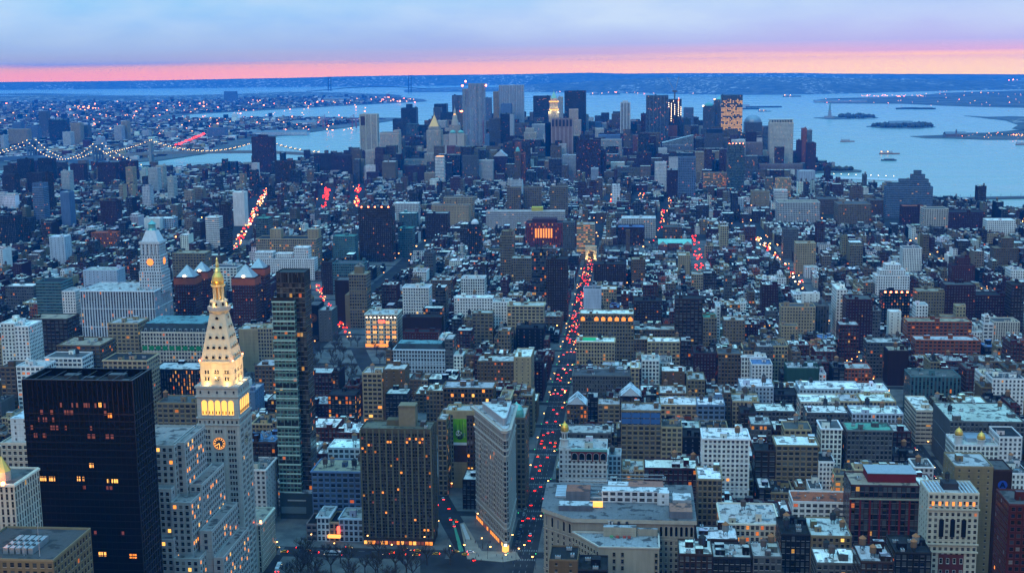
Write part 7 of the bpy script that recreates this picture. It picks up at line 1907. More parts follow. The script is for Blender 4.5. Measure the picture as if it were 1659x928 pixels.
def visible_counts():
 """how many pixels of each filler the view really shows (painter's algorithm on convex outlines, half size)"""
 W,Hh=830,464;buf=np.full((Hh,W),-1,np.int32);items=[]
 for i,f in enumerate(FILL):items.append((f[2],f[0],f[1],f[2],f[3],f[4],i))
 for d in BOXES:items.append((d[2],d[0],d[1],d[2],d[3],d[4],-2))
 items.sort(key=lambda t:-t[0])
 for _s,u0,u1,s0,s1,h,idx in items:
  if s0>2000:continue
  z=zg(s0);P=[tuple(x/2 for x in proj((u,s,zz)))for u in(u0,u1)for s in(s0,s1)for zz in(z,z+h)]
  P.sort();lo=[];up=[]
  for p in P:
   while len(lo)>1 and(lo[-1][0]-lo[-2][0])*(p[1]-lo[-2][1])-(lo[-1][1]-lo[-2][1])*(p[0]-lo[-2][0])<=0:lo.pop()
   lo.append(p)
  for p in reversed(P):
   while len(up)>1 and(up[-1][0]-up[-2][0])*(p[1]-up[-2][1])-(up[-1][1]-up[-2][1])*(p[0]-up[-2][0])<=0:up.pop()
   up.append(p)
  hull=lo[:-1]+up[:-1];n=len(hull)
  x0,x1=max(0,int(math.ceil(P[0][0]))),min(W-1,int(P[-1][0]))
  for x in range(x0,x1+1):
   ys=[]
   for a in range(n):
    (ax,ay),(bx,by)=hull[a],hull[(a+1)%n]
    if(ax<=x<=bx or bx<=x<=ax)and abs(bx-ax)>1e-9:ys.append(ay+(by-ay)*(x-ax)/(bx-ax))
   if len(ys)>1:
    y0,y1=max(0,int(math.ceil(min(ys)))),min(Hh-1,int(max(ys)))
    if y1>=y0:buf[y0:y1+1,x]=idx
 ids,n=np.unique(buf[buf>=0],return_counts=True)
 for i,c in zip(ids,n):FILL[i][8]=int(c)
KIND_OF=lambda f:'row_house' if f[1]-f[0]<9.6 and f[4]<24 else 'loft_building' if f[2]<1500 else 'apartment_building'
def fill_individual(f,i,n_):
 v0,v1,p0,p1,h,wk,st,rk,n=f
 r=random.Random(1000+i);w=v1-v0;area=w*(p1-p0);nm=KIND_OF(f)
 e=building(nm,'x',{'row_house':'house','loft_building':'loft building','apartment_building':'apartment building'}[nm],v0,v1,p0,p1,h,wk,st,rk,r.choice((.015,.03,.04,.07)),side='blank' if r.random()<.45 else 'few' if r.random()<.6 else st,group=None,tanks=1 if(h>22 and r.random()<.65)else 0,bulk=1+(area>300)+(area>600),ac=(2 if area>250 else 0)+(r.random()<.5)+2*(area>500),sky=1 if r.random()<.35 and area>200 else 0,vent=3 if area>200 else 1,cornice=r.random()<.5,seed=2000+i,win='' if n_<50 and nm!='row_house' else None,tiers=[(r.uniform(0,.3),r.uniform(.7,1),r.uniform(.2,.5),1,h/(h+7.2),1.0)]if r.random()<.3 and w>11 and n_>=50 else(),belt=1 if r.random()<.3 else 0)
 FOOT.pop()
 p=proj(((v0+v1)/2,(p0+p1)/2,zg(p0)+h))
 TODO.append((e,p[0],p[1],WORD[wk],nm,rk,h,w))
def fill_baked(mb,f,r,T=None,detail=True):
 v0,v1,p0,p1,h,wk,st,rk,n=f
 z=zg(p0);c=jit(WALL[wk],r,.25);rc=jit(ROOF[rk],r,.22)
 w_,h_,bay,fl=STY[st];lp=r.choice((.01,.02,.03,.06))
 def q(a,b,L,s_):
  A=(0,0,0,0)if s_=='blank' else(STY[s_][0],STY[s_][1],lp,r.random())
  B=STY[s_]if s_!='blank' else STY['grid']
  pts=[(a[0],a[1],z),(b[0],b[1],z),(b[0],b[1],z+h),(a[0],a[1],z+h)]
  if T:pts=[T(*x)for x in pts]
  nb,nf=max(1,round(L/B[2])),max(1,round(h/B[3]))
  mb.face(pts,'facade',c,A,[(0,0),(nb,0),(nb,nf),(0,nf)])
 w,d=v1-v0,p1-p0;sd='blank' if r.random()<.5 else st
 q((v0,p0),(v1,p0),w,st);q((v1,p0),(v1,p1),d,sd);q((v0,p1),(v0,p0),d,sd);q((v1,p1),(v0,p1),w,st)
 if w>11 and h>18 and T is None and detail and r.random()<.35:
  a0,a1=v0+w*r.uniform(0,.3),v1-w*r.uniform(0,.3);b0,hh=p0+d*r.uniform(.2,.5),r.choice((3.5,4,7.5))
  shell(mb,a0,a1,b0,p1-.5,z+h-.8,z+h+hh,jit(c,r,.2),st,r,lp,roof=jit(rc,r,.3))
 rp=[(v0+.3,p0+.3,z+h-.8),(v1-.3,p0+.3,z+h-.8),(v1-.3,p1-.3,z+h-.8),(v0+.3,p1-.3,z+h-.8)]
 if T:rp=[T(*x)for x in rp]
 mb.face(rp,'roofing',rc)
 if not detail:return
 tc=tuple(min(.6,x*1.3)for x in c)
 mb.box(v0,v1,p0-.3,p0-.002,z+h-.9,z+h+.2,'stone',tc,bottom=True,T=T)
 if w>5 and r.random()<.85:
  bw,bd=min(w*.45,r.uniform(2.5,5)),min(d*.4,r.uniform(2.5,6));x,y=r.uniform(v0+.5,v1-bw-.5),r.uniform(p0+2,p1-bd-.5)
  mb.box(x,x+bw,y,y+bd,z+h-.8,z+h+r.uniform(1.8,4),'matte',jit(r.choice((c,(.3,.31,.32),(.08,.08,.085),(.5,.51,.52))),r,.3),T=T)
 if h>21 and w>7 and r.random()<.45 and T is None:baked_tank(mb,r.uniform(v0+2.5,v1-2.5),r.uniform(p0+3,p1-3),z+h-.8,r)
 if w>9:
  for _ in range(r.randrange(3)):
   x,y=r.uniform(v0+1,v1-3.5),r.uniform(p0+1,p1-3);mb.box(x,x+r.uniform(1.2,2.6),y,y+r.uniform(1,2),z+h-.8,z+h+.9,'metal',jit((.35,.37,.39),r,.5),T=T)
def downtown_fill(mb):
 r=random.Random(77);n=0
 rows=2740.0
 while rows<5750:
  dep=r.uniform(20,30);s0,s1=rows,rows+dep;rows+=dep+(r.choice((2,12)))
  q=span_at(MAN,(s0+s1)/2)
  if not q:continue
  a,b=max(q[0]+25,-.56*s1),min(q[1]-30,.36*s1)
  u=a;cnt=0;block=r.randrange(4,9)
  while u<b-8:
   fin=s0>3650 and-820<u<420
   w=r.uniform(16,40)if fin else r.choice((8,10,14,18,26));v0,v1=u,u+w;u+=w;cnt+=1
   if cnt>=block:u+=13;cnt=0;block=r.randrange(4,9)
   if v1>b:break
   if not free(v0,v1,s0,s1):continue
   if in_corridor(v0,v1,s0,s1):continue
   h=r.choice((35,50,65,80,100,120))*r.uniform(.8,1.15)if fin else r.choice((14,16,18,20,22,26))*r.uniform(.9,1.15)
   if not fin and r.random()<.04:h=r.uniform(36,62)
   c,x0,x1=cap_height(v0,v1,s0,s1)
   if x1<-10 or x0>1670:continue
   h=min(h,c-1)
   if h<7:continue
   wk,st,_=pick(r,PAL);rk=pick(r,[('silver',.28),('white',.34),('grey',.2),('dark',.18)])[0]
   fill_baked(mb,[v0,v1,s0,s1,h,wk,st,rk,0],r,detail=s0<3600);n+=1
 return n
def inside(poly,x,y):
 c=False
 for i in range(len(poly)):
  (x0,y0),(x1,y1)=poly[i],poly[i-1]
  if(y0>y)!=(y1>y)and x<(x1-x0)*(y-y0)/(y1-y0)+x0:c=not c
 return c
def far_shore_fill(mb):
 r=random.Random(99)
 BK=[ll(*p)for p in[(40.7100,-73.9600),(40.7050,-73.9760),(40.7045,-73.9895),(40.7025,-73.9935),(40.6990,-73.9975),(40.6920,-74.0010),(40.6840,-74.0085),(40.6765,-74.0165),(40.6700,-74.0110),(40.6690,-74.0000),(40.6600,-74.0040),(40.6500,-74.0210),(40.6430,-74.0340),(40.6370,-74.0365),(40.6200,-74.0390),(40.6085,-74.0340),(40.5990,-74.0140),(40.6000,-73.9000),(40.7250,-73.9000)]]
 n=0
 for _ in range(26000):
  s=4700+9500*r.random()**1.5;u=r.uniform(-.53,-.10)*s
  if not inside(BK,u,s):continue
  w,d=r.uniform(10,34),r.uniform(12,30);h=r.choice((8,9,11,12,14,18))*r.uniform(.9,1.1)
  if r.random()<.02:h=r.uniform(25,42)
  cap,x0,x1=cap_height(u,u+w,s,s+d);h=min(h,cap-.5)
  if h<4 or x1<0:continue
  wk,st,_=pick(r,PAL);rk=pick(r,[('silver',.42),('white',.25),('grey',.23),('dark',.10)])[0]
  c=jit(WALL[wk],r,.3);z=3.0
  mb.box(u,u+w,s,s+d,z,z+h,'stone',c,top=False);mb.face([(u,s,z+h),(u+w,s,z+h),(u+w,s+d,z+h),(u,s+d,z+h)],'stone',jit(ROOF[rk],r,.3));n+=1
  if n>7500:break
lots()
visible_counts()
order=sorted(range(len(FILL)),key=lambda i:-FILL[i][8])
cnt={}
for d in HERO:
 if d:cnt[d['name']]=cnt.get(d['name'],0)+1
solo=[]
for i in order:
 k_=KIND_OF(FILL[i])
 if len(solo)<N_SOLO and FILL[i][8]>=14 and cnt.get(k_,0)<290:cnt[k_]=cnt.get(k_,0)+1;solo.append(i)
print(cnt)
for n_,i in enumerate(solo):fill_individual(FILL[i],i,n_)
sset=set(solo);mb=MB();rr=random.Random(5);nb_=0
for i,f in enumerate(FILL):
 if i not in sset and(f[8]>0 or f[2]>1950):fill_baked(mb,f,rr,detail=True);nb_+=1
mb.build('distant_houses',kind='stuff')
mb=MB();n2=downtown_fill(mb);mb.build('downtown_houses',kind='stuff')
mb=MB();far_shore_fill(mb);mb.build('far_shore_houses',kind='stuff')
print('FILL',len(FILL),'solo',len(solo),'min vis',FILL[solo[-1]][8],'baked',nb_,'downtown',n2)
ORD=['','second','third','fourth','fifth','sixth','seventh','eighth','ninth','tenth','eleventh','twelfth','thirteenth','fourteenth','fifteenth','sixteenth','seventeenth','eighteenth','nineteenth','twentieth']
NOUN=dict(loft_building='loft',apartment_building='apartment house',office_building='office block',office_tower='tower',row_house='row house',town_house='town house',housing_block='housing block',riverside_block='riverside block',bell_tower='tower')
RW=dict(white='white-roofed',silver='silver-roofed',grey='grey-roofed',dark='dark-roofed',rust='rust-roofed',tan='tan-roofed',green='green-roofed',blue='blue-roofed')
def name_all():
 groups={}
 for e,px,py,wd,nm,rk,h,w in TODO:
  d=sorted(MARK,key=lambda m_:((m_[0]-px)**2+((m_[1]-py)*1.6)**2))
  A=d[0]
  B=next((m_ for m_ in d[1:]if(m_[0]-px)*(A[0]-px)+(m_[1]-py)*(A[1]-py)*2.5<=0),d[1])
  shape='slim' if h>2.2*w else 'broad' if w>1.3*h else ''
  groups.setdefault((wd,NOUN[nm],rk,A[2],B[2]),[]).append(((px-A[0])**2+(py-A[1])**2,e))
 for(wd,nn,rk,A,B),L in groups.items():
  L.sort(key=lambda t:t[0])
  for i,(_,e)in enumerate(L):
   if len(L)==1:t=f'{RW[rk]} {wd} {nn} between the {A} and {B}'
   else:t=f'{"first" if i == 0 else ORD[min(i, 19)]} {RW[rk]} {wd} {nn} from the {A} towards {B}'
   for x,y in(('apartment house','house'),('red brick','brick'),('orange brick','orange'),('housing block','block'),(' of the ',' '),('first ','')):
    if len(t.split())>16:t=t.replace(x,y)
   e['label']=t
name_all()
for k_ in('glow_red','glow_head','glow_lamp'):MATS[k_].cycles.emission_sampling='FRONT'
RL=random.Random(314)
def car_data(key,c,h=1.45,cab=True):
 def body(m_):
  m_.prism([(-.88,-2.1),(-.7,-2.25),(.7,-2.25),(.88,-2.1),(.9,2.0),(.7,2.25),(-.7,2.25),(-.9,2.0)],.3,.85,'gloss',c)
  if cab:m_.box(-.62,.62,-1.1,.75,1.38,1.45,'gloss',c)
 def cabin(m_):
  P=[(-.82,-1.75),(.82,-1.75),(.82,1.25),(-.82,1.25)];Q=[(-.65,-1.15),(.65,-1.15),(.65,.8),(-.65,.8)]
  for i in range(4):
   j=(i+1)%4;m_.face([(*P[i],.85),(*P[j],.85),(*Q[j],1.385),(*Q[i],1.385)],'glass',(.015,.018,.022))
 return shared('car_body_'+key,body),shared('car_cabin',cabin)
def car(x,y,rz,key,c,label,group,near,z=10.03,cat='car',name='car',braking=True):
 b,cb=car_data(key,c)
 e=thing(name,label,cat,(x,y,z),group,rz)
 link('body',b,e)
 tl=shared('car_tail_light',lambda m_:m_.box(-.28,.28,-.1,.05,-.16,.16,'glow_red',(1,1,1),bottom=True));hl=shared('car_headlight',lambda m_:m_.face([(.22,.02,-.12),(-.22,.02,-.12),(-.22,.02,.12),(.22,.02,.12)],'glow_head',(1,1,1)))
 for s_ in(-.56,.56):link('tail_light',tl,e,None,(s_,-2.28,.72))
 for s_ in(-.6,.6):link('headlight',hl,e,None,(s_,2.26,.62))
 if near:
  link('cabin',cb,e)
  w=shared('car_wheel',lambda m_:[m_.face([(0,.33*math.cos(t),.33*math.sin(t))for t in[math.pi*i/4 for i in range(8)]][::d],'matte',(.02,.02,.02))for d in(1,)]and m_.box(-.1,.1,-.24,.24,-.24,.24,'matte',(.02,.02,.02),bottom=True))
  for sx in(-.86,.86):
   for sy in(-1.4,1.4):link('wheel',w,e,None,(sx,sy,.34))
 return e
CC=[('black',(.012,.012,.014)),('grey',(.12,.125,.13)),('silver',(.35,.36,.37)),('dark_blue',(.02,.03,.07)),('white',(.6,.6,.6)),('yellow',(.75,.36,.02))]
def traffic():
 r=RL;used=[]
 def ok(x,y,d=7):
  if any(abs(x-a)<2.4 and abs(y-b)<d for a,b in used):return False
  used.append((x,y));return True
 n=0
 for _ in range(900):
  if n>=105:break
  s=700+1480*r.random()**.85;x=r.choice((-87,-83.2,-79,-75))+r.uniform(-.3,.3)
  if min(abs(s-S_OF(k))for k in range(4,27))<6 or not ok(x,s,8):continue
  k,c=r.choice(CC);yl=k=='yellow'
  car(x,s,0,k,c,'car with glowing red tail lights driving away down the long straight avenue','cars driving down the avenue',s<1150);n+=1
 for i in range(14):
  s=862+i*6.4;k,c=r.choice(CC[:4]);b,cb=car_data(k,c)
  e=thing('parked_car','dark car parked in the row beside the wedge-shaped tower','car',(-73.2-14.2+.2,s,10.03),'cars parked beside the wedge tower');link('body',b,e);link('cabin',cb,e)
 n=0
 while n<34:
  s=960+900*r.random();x=r.choice((232,236,240))+r.uniform(-.3,.3)
  if not ok(x,s,8):continue
  k,c=r.choice(CC);car(x,s,math.pi,k,c,'car with headlights on coming up the western avenue','cars coming up the western avenue',False);n+=1
 n=0
 for _ in range(400):
  if n>=22:break
  x=r.uniform(-300,-100)if n>5 else r.uniform(-175,-150);y,rz=r.choice(((839.5,math.pi/2),(842.5,math.pi/2),(847.5,-math.pi/2),(850.5,-math.pi/2)))
  if any(abs(x-a)<7 and abs(y-b)<2.4 for a,b in used)or-110<x<-92:continue
  used.append((x,y));yl=r.random()<.6
  if yl:car(x,y,rz,'yellow',(.75,.36,.02),'yellow taxi on the cross street in front of the bronze-piered slab','taxis on the cross street',True,cat='taxi',name='taxi')
  else:car(x,y,rz,*r.choice(CC[:5]),'car on the cross street in front of the bronze-piered slab','cars on the cross street',True)
  n+=1
 n=0
 while n<16:
  t=r.random();i=1 if t<.35 else 2;a,b=BWAY[i],BWAY[i+1];q=r.random()if i==1 else r.random()*.5
  x,y=a[0]+(b[0]-a[0])*q+r.choice((-4,-.5,3.2)),a[1]+(b[1]-a[1])*q
  if any(math.hypot(x-p,y-o)<6 for p,o in used):continue
  used.append((x,y));car(x,y,math.atan2(-(b[0]-a[0]),b[1]-a[1]),*r.choice(CC),'car with red tail lights on the diagonal street beside the bronze-piered slab','cars on the diagonal street',y<1000);n+=1
 for px,py,rz,lb in((540,899,math.pi/2,'white city bus crossing in front of the town houses'),(451,922,0.1,'white city bus turning beside the pilastered annex')):
  p=at_z(px,py,10);e=thing('city_bus',lb,'bus',(p[0],p[1],10.03),None,rz)
  k=MB();k.box(-1.28,1.28,-6,6,.45,3.1,'gloss',(.62,.64,.66),bottom=True);k.build('body',e)
  for s_ in(-1,1):k=MB();k.box(s_*1.29-.02,s_*1.29+.02,-5.4,5.4,1.5,2.5,'glass',(.03,.04,.05),bottom=True);k.build('window_strip',e)
  k=MB();k.box(-.9,.9,-3,2,3.1,3.4,'metal',(.5,.52,.54));k.build('roof_unit',e)
  for sx in(-1.1,1.1):
   for sy in(-3.8,3.6):k=MB();k.box(sx-.16,sx+.16,sy-.48,sy+.48,0,.95,'matte',(.02,.02,.02),bottom=True);k.build('wheel',e)
   k=MB();k.box(sx-.3,sx+.3,-6.1,-6.01,.8,1.2,'glow_red',(1,1,1),bottom=True);k.build('tail_light',e);k=MB();k.box(sx-.3,sx+.3,6.01,6.1,.8,1.2,'glow_head',(1,1,1),bottom=True);k.build('headlight',e)
 def lamp_pole(m_):m_.cone(0,0,0,8.4,.13,.07,'metal',(.06,.065,.06),6);m_.bar((0,0,8.3),(1.9,0,8.8),.1,'metal',(.06,.065,.06))
 def lamp_head(m_):m_.box(1.5,2.5,-.3,.3,8.55,8.85,'glow_lamp',(1,1,1),bottom=True)
 def lamp(x,y,where,rz=0):
  e=thing('street_lamp',f'lit street lamp on a thin pole along the {where}','street lamp',(x,y,10.14),f'street lamps along the {where}',rz);link('pole',shared('lamp_pole',lamp_pole),e);link('lamp_head',shared('lamp_head',lamp_head),e)
 for i in range(34):lamp(-70.5 if i%2 else-91.5,700+i*40,'long straight avenue',math.pi if i%2 else 0)
 for i in range(10):lamp(-290+i*20,854 if i%2 else 834,'cross street',-math.pi/2 if i%2 else math.pi/2)
 for i in range(16):lamp(223 if i%2 else 247,930+i*44,'western avenue',0 if i%2 else math.pi)
 for px,py in((748,902),(790,905),(770,850),(836,908),(728,800),(706,862),(815,918),(845,902)):
  p=at_z(px,py,10);lamp(p[0],p[1],'paved plaza')
 def sig(m_):m_.cone(0,0,0,5.5,.1,.08,'metal',(.05,.05,.05),6)
 for k in range(24,12,-1):
  for x in(-90.5,-71.5):
   e=thing('traffic_light','green traffic light on a thin pole at a crossing of the long avenue','traffic light',(x,S_OF(k)-9,10.14),'traffic lights along the avenue');link('pole',shared('signal_pole',sig),e)
   link('signal_head',shared('signal_head',lambda m_:m_.box(-.2,.2,-.2,.1,4.4,5.4,'matte',(.03,.03,.02),bottom=True)),e);link('green_lens',shared('green_lens',lambda m_:m_.box(-.22,.22,-.26,-.2,4.5,4.9,'glow_green',(1,1,1),bottom=True)),e)
 def person(m_,c):m_.lathe(0,0,[(.16,0),(.17,.45),(.2,.85),(.22,1.1),(.25,1.38),(.08,1.48),(.07,1.53),(.12,1.6),(.12,1.7),(.05,1.77),(0,1.78)],'matte',c,8)
 pc=[((.02,.02,.025),'black'),((.08,.03,.03),'dark red'),((.03,.05,.1),'navy'),((.16,.16,.17),'grey')]
 for i in range(46):
  px,py=r.choice(((780,885),(812,900),(840,898),(760,880),(765,905),(850,870),(858,840),(735,880),(830,912)));p=at_z(px+r.uniform(-16,16),py+r.uniform(-9,9),10)
  c,w=pc[i%4];e=tag(link('person',shared('person_'+w.replace(' ','_'),lambda m_,c=c:person(m_,c)),None,None,(p[0],p[1],10.15)),f'person in a {w} coat walking on the paving round the wedge-shaped tower','person',f'people in {w} coats on the plaza')
traffic()
def tree_meshes(v):
 r=random.Random(50+v);tr=MB();cr=MB();c=(.055,.045,.04);h=15.0
 tr.cone(0,0,0,5.5,.42,.30,'matte',c,7,False)
 def grow(p,d,L,w,lvl):
  q=p+d*L;cr.bar(p,q,w,'matte',jit(c,r,.25))
  if lvl==0:return
  for _ in range(4 if lvl>1 else 5):
   n=(d+Vector((r.uniform(-1,1),r.uniform(-1,1),r.uniform(-.15,.75)))*.85).normalized()
   grow(p+d*L*r.uniform(.45,1),n,L*r.uniform(.55,.78),w*.55,lvl-1)
 for i in range(5):
  t=2*math.pi*i/5+r.uniform(-.4,.4);grow(Vector((0,0,r.uniform(3.8,5.4))),Vector((math.cos(t)*.75,math.sin(t)*.75,1)).normalized(),r.uniform(3.4,4.6),.30,3)
 return tr.mesh('tree_trunk'),cr.mesh('tree_crown')
TREES=[tree_meshes(v)for v in range(3)]
def tree(x,y,label,group,r,s_=1.0):
 t,c=TREES[r.randrange(3)];e=thing('bare_tree',label,'tree',(x,y,10.1),group,r.uniform(0,6.28));k=s_*r.uniform(.8,1.15);e.scale=(k,k,k)
 link('trunk',t,e);link('crown',c,e)
def trees():
 r=random.Random(8)
 for n,(x0,x1,y0,y1),lb,gr in((46,(-238,-128,745,830),'bare winter tree in the park in front of the bronze-piered slab','bare trees of the near park'),(120,(-448,-276,1266,1512),'bare winter tree in the square before the gold-lit store','bare trees of the square'),(70,(-232,112,2222,2372),'bare winter tree in the park beyond the floodlit arch','bare trees of the arch park')):
  pts=[]
  for _ in range(2000):
   if len(pts)>=n:break
   x,y=r.uniform(x0,x1),r.uniform(y0,y1)
   if all(math.hypot(x-a,y-b)>8 for a,b in pts)and free(x-3,x+3,y-3,y+3)and not in_corridor(x-1,x+1,y-1,y+1):pts.append((x,y));tree(x,y,lb,gr,r,1.25 if y<900 else 1.0)
trees()
def woods(name,poly,n,hmin,hmax,z):
 """far woodland that reads as one mass"""
 r=random.Random(len(name));k=MB();P=[tuple(at_z(x,y,0)[:2])for x,y in poly];xs=[p[0]for p in P];ys=[p[1]for p in P];c=0
 while c<n:
  x,y=r.uniform(min(xs),max(xs)),r.uniform(min(ys),max(ys))
  if not inside(P,x,y):continue
  h=r.uniform(hmin,hmax);k.lathe(x,y,[(h*.3,z),(h*.55,z+h*.4),(h*.42,z+h*.75),(0,z+h)],'matte',jit((.06,.062,.05),r,.4),6,r.random());c+=1
 k.build(name,kind='stuff')
woods('statue_island_woods',[(1352,190.5),(1380,188.5),(1412,189.5),(1419,191.5),(1380,192.5)],110,13,24,2)
woods('wooded_island_woods',[(1412,206),(1430,203.5),(1470,201.8),(1503,203.5),(1513,206.5),(1488,208),(1430,207.8)],210,12,22,2)
woods('battery_woods',[(1322,272),(1345,271),(1362,276),(1385,277),(1380,279),(1330,278)],70,9,15,3)
mb=MB();P=[tuple(at_z(x,y,0)[:2])for x,y in[(1316,271),(1345,269.5),(1372,274),(1396,277.5),(1394,279.5),(1330,281),(1312,283)]];mb.prism(P,-1,3,'woods',(.1,.1,.1));mb.build('park_point',kind='structure')
def cable_pts(p,q,sag,n):
 return[tuple(p[i]+(q[i]-p[i])*t-(4*sag*t*(1-t)if i==2 else 0)for i in range(3))for t in[j/n for j in range(n+1)]]
def suspension(name,label,A,B,zt,zd,wid,sag,back,kind,lampn=26,backB=None):
 A,B=np.array(A,float),np.array(B,float);d=(B-A)/np.linalg.norm(B-A);n=np.array((-d[1],d[0]));e=thing(name,label,'bridge',(A[0],A[1],0))
 L=lambda P,z:(P[0]-A[0],P[1]-A[1],z);steel=(.10,.17,.26)if kind=='steel' else(.24,.22,.20)
 for T in(A,B):
  k=MB()
  if kind=='steel':
   for s_ in(-1,-.33,.33,1):P=T+n*s_*wid/2;k.bar(L(P,0),L(P,zt),5,'metal',steel)
   for z in(zd+6,(zd+zt)/2,zt-4):k.bar(L(T-n*wid/2,z),L(T+n*wid/2,z),5,'metal',steel)
  else:
   for s_ in(-1,0,1):P=T+n*s_*wid/2;k.bar(L(P,0),L(P,zt-4),9,'stone',steel)
   for z in(zd-6,zt-6):k.bar(L(T-n*(wid/2+4),z),L(T+n*(wid/2+4),z),11,'stone',steel)
  k.build('tower',e)
 E0=A-d*back*2.3;E1=B+d*(backB or back)*1.2;k=MB()
 for P,Q,z0,z1 in((E0,A,12,zd),(A,B,zd,zd+1),(B,E1,zd,22)):
  for s_ in(-1,1):k.bar(L(P+n*s_*wid*.32,z0),L(Q+n*s_*wid*.32,z1),wid*.36,'metal',steel)
 k.build('deck',e)
 for s_ in(-1,1):
  o=n*s_*wid/2;segs=(cable_pts((*(A-d*back+o-A),zd-4),(*o,zt),8,12),cable_pts((*o,zt),(*(B+o-A),zt),sag,24),cable_pts((*(B+o-A),zt),(*(B+d*(backB or back)+o-A),zd-4),8,12))
  cb=MB();su=MB();lp=[]
  for S_ in segs:
   for p,q in zip(S_[:-1],S_[1:]):cb.bar(p,q,1.6,'metal',steel)
   for p in S_[1:-1]:su.bar(p,(p[0],p[1],zd),.5,'metal',steel)
   for p,q in zip(S_[:-1],S_[1:]):lp+=[p]+([tuple((np.array(p)+np.array(q))/2)]if kind=='steel' else[])
  cb.build('main_cable',e);su.build('suspender',e,'stuff')
  for p in lp[::max(1,len(lp)//46)]:link('cable_lamp',shared('cable_lamp',lambda m_:m_.box(-.9,.9,-.9,.9,.9,2.4,'glow_cable',(1,1,1),bottom=True)),e,None,p)
suspension('steel_bridge','long blue steel suspension bridge with strings of lamps on its cables',at_z(158,234,102)[:2],at_z(51,228,102)[:2],102,44,34,56,230,'steel',backB=330)
suspension('stone_bridge','stone-towered suspension bridge behind the steel one with lamps on its cables',at_z(425,226,84)[:2],at_z(244,228,84)[:2],84,40,26,40,200,'stone')
def strait_bridge():
 Y=16000.0;Q=lambda x,y:at_y(x,y,Y);o=Q(600,150);e=thing('far_bridge','pale grey suspension bridge over the strait on the horizon','bridge',(o[0],Y,0));c=(.04,.05,.06)
 L=lambda x,y:(Q(x,y)[0]-o[0],0,Q(x,y)[2])
 for x,yt,yb in((534,125,148),(664,122,150.5)):
  k=MB()
  for dx in(-2.1,2.1):k.bar(L(x+dx,yb),L(x+dx,yt),11,'metal',c)
  for y in(yt+1,(yt+yb)/2+2):k.bar(L(x-2.1,y),L(x+2.1,y),10,'metal',c)
  k.build('tower',e)
 D=[(496,148.6),(534,145.6),(562,142.6),(600,140.8),(635,140.8),(664,142.2),(690,144.5)];k=MB()
 for p,q in zip(D[:-1],D[1:]):k.bar(L(*p),L(*q),9,'metal',c)
 k.build('deck',e);k=MB()
 for(x0,y0),(x1,y1),s_ in(((534,125.5),(664,122.5),15),((497,148),(534,125.5),2),((664,122.5),(700,143),2)):
  P=[L(x0+(x1-x0)*t,y0+(y1-y0)*t+4*s_*t*(1-t))for t in[i/16 for i in range(17)]]
  for p,q in zip(P[:-1],P[1:]):k.bar(p,q,2.4,'metal',c)
 k.build('main_cable',e)
strait_bridge()
def statue():
 p=at_z(1344,191.3,2);e=thing('statue','tall robed statue with a raised torch on a stone pedestal on its island','statue',(p[0],p[1],2));st=(.30,.29,.26);g=(.16,.30,.27)
 k=MB();k.cone(0,0,0,12,34,32,'stone',st,11);k.build('star_fort',e);k=MB();k.cone(0,0,12,47,14,9,'stone',st,4,True,math.pi/4);k.build('pedestal',e)
 k=MB();k.lathe(0,0,[(6,47),(5.5,60),(4.6,72),(4.2,78),(1.6,81),(2.2,84),(2.4,86),(.4,89)],'stone',g,10);k.bar((3,0,76),(5,0,90),2.2,'stone',g);k.build('robed_figure',e)
 k=MB();k.cone(5,0,90,94,.8,1.6,'gilt',(.6,.45,.15),8);k.build('torch',e)
statue()
def small_block(name,label,cat,px,py,W,D,Hh,c,tower=None,z=2):
 p=at_z(px,py,z);e=thing(name,label,cat,(p[0],p[1],z));k=MB();shell(k,-W/2,W/2,0,D,0,Hh,c,'grid',RL,.05);k.build('wall',e)
 k=MB();P0=[(-W/2,0),(W/2,0),(W/2,D),(-W/2,D)];k.face([(-W/2,0,Hh),(W/2,0,Hh),(W/2,D/2,Hh*1.7),(-W/2,D/2,Hh*1.7)],'stone',(.16,.2,.22));k.face([(W/2,D,Hh),(-W/2,D,Hh),(-W/2,D/2,Hh*1.7),(W/2,D/2,Hh*1.7)],'stone',(.16,.2,.22));k.build('roof',e)
 if tower:k=MB();k.cone(0,0,0,tower*.75,4,4,'stone',c,4);k.cone(0,0,tower*.75,tower,5,0,'stone',(.16,.2,.22),4);k.build('clock_turret',e)
small_block('terminal_house','old ferry terminal with a pointed clock turret on the far river bank','terminal',1549,222,90,50,13,(.2,.15,.13),36)
small_block('island_hall','brick hall with pale roof among the trees of the wooded island','hall',1460,205,120,40,16,(.25,.15,.12))
small_block('port_shed','long pale shed on the port land across the bay','shed',1362,166,420,70,12,(.5,.5,.5))
small_block('quay_shed','long bright white-roofed shed on the far river quay','shed',445,219,330,60,14,(.6,.62,.64),z=3)
small_block('harbour_shed','yellow-walled warehouse behind the far docks','shed',545,164,260,60,22,(.5,.42,.25),z=3)
small_block('pier_shed','pale shed on the near edge of the far docks','shed',492,203,150,50,16,(.55,.5,.4),z=3)
for px,py,lb in((527,208,'port crane at the eastern end of the far docks'),(574,208,'port crane standing just east of the pale louvred slab')):
 p=at_z(px,py,3);e=thing('port_crane',lb,'crane',(p[0],p[1],3));c=(.30,.07,.06)
 k=MB()
 for x in(-12,12):
  for y in(-10,10):k.bar((x,y,0),(x*.7,y,48),3,'metal',c)
 k.build('gantry',e);k=MB();k.bar((-40,0,48),(34,0,52),4,'metal',c);k.bar((0,0,48),(0,0,74),3,'metal',c);k.bar((0,0,74),(-38,0,49),1.5,'metal',c);k.build('boom',e)
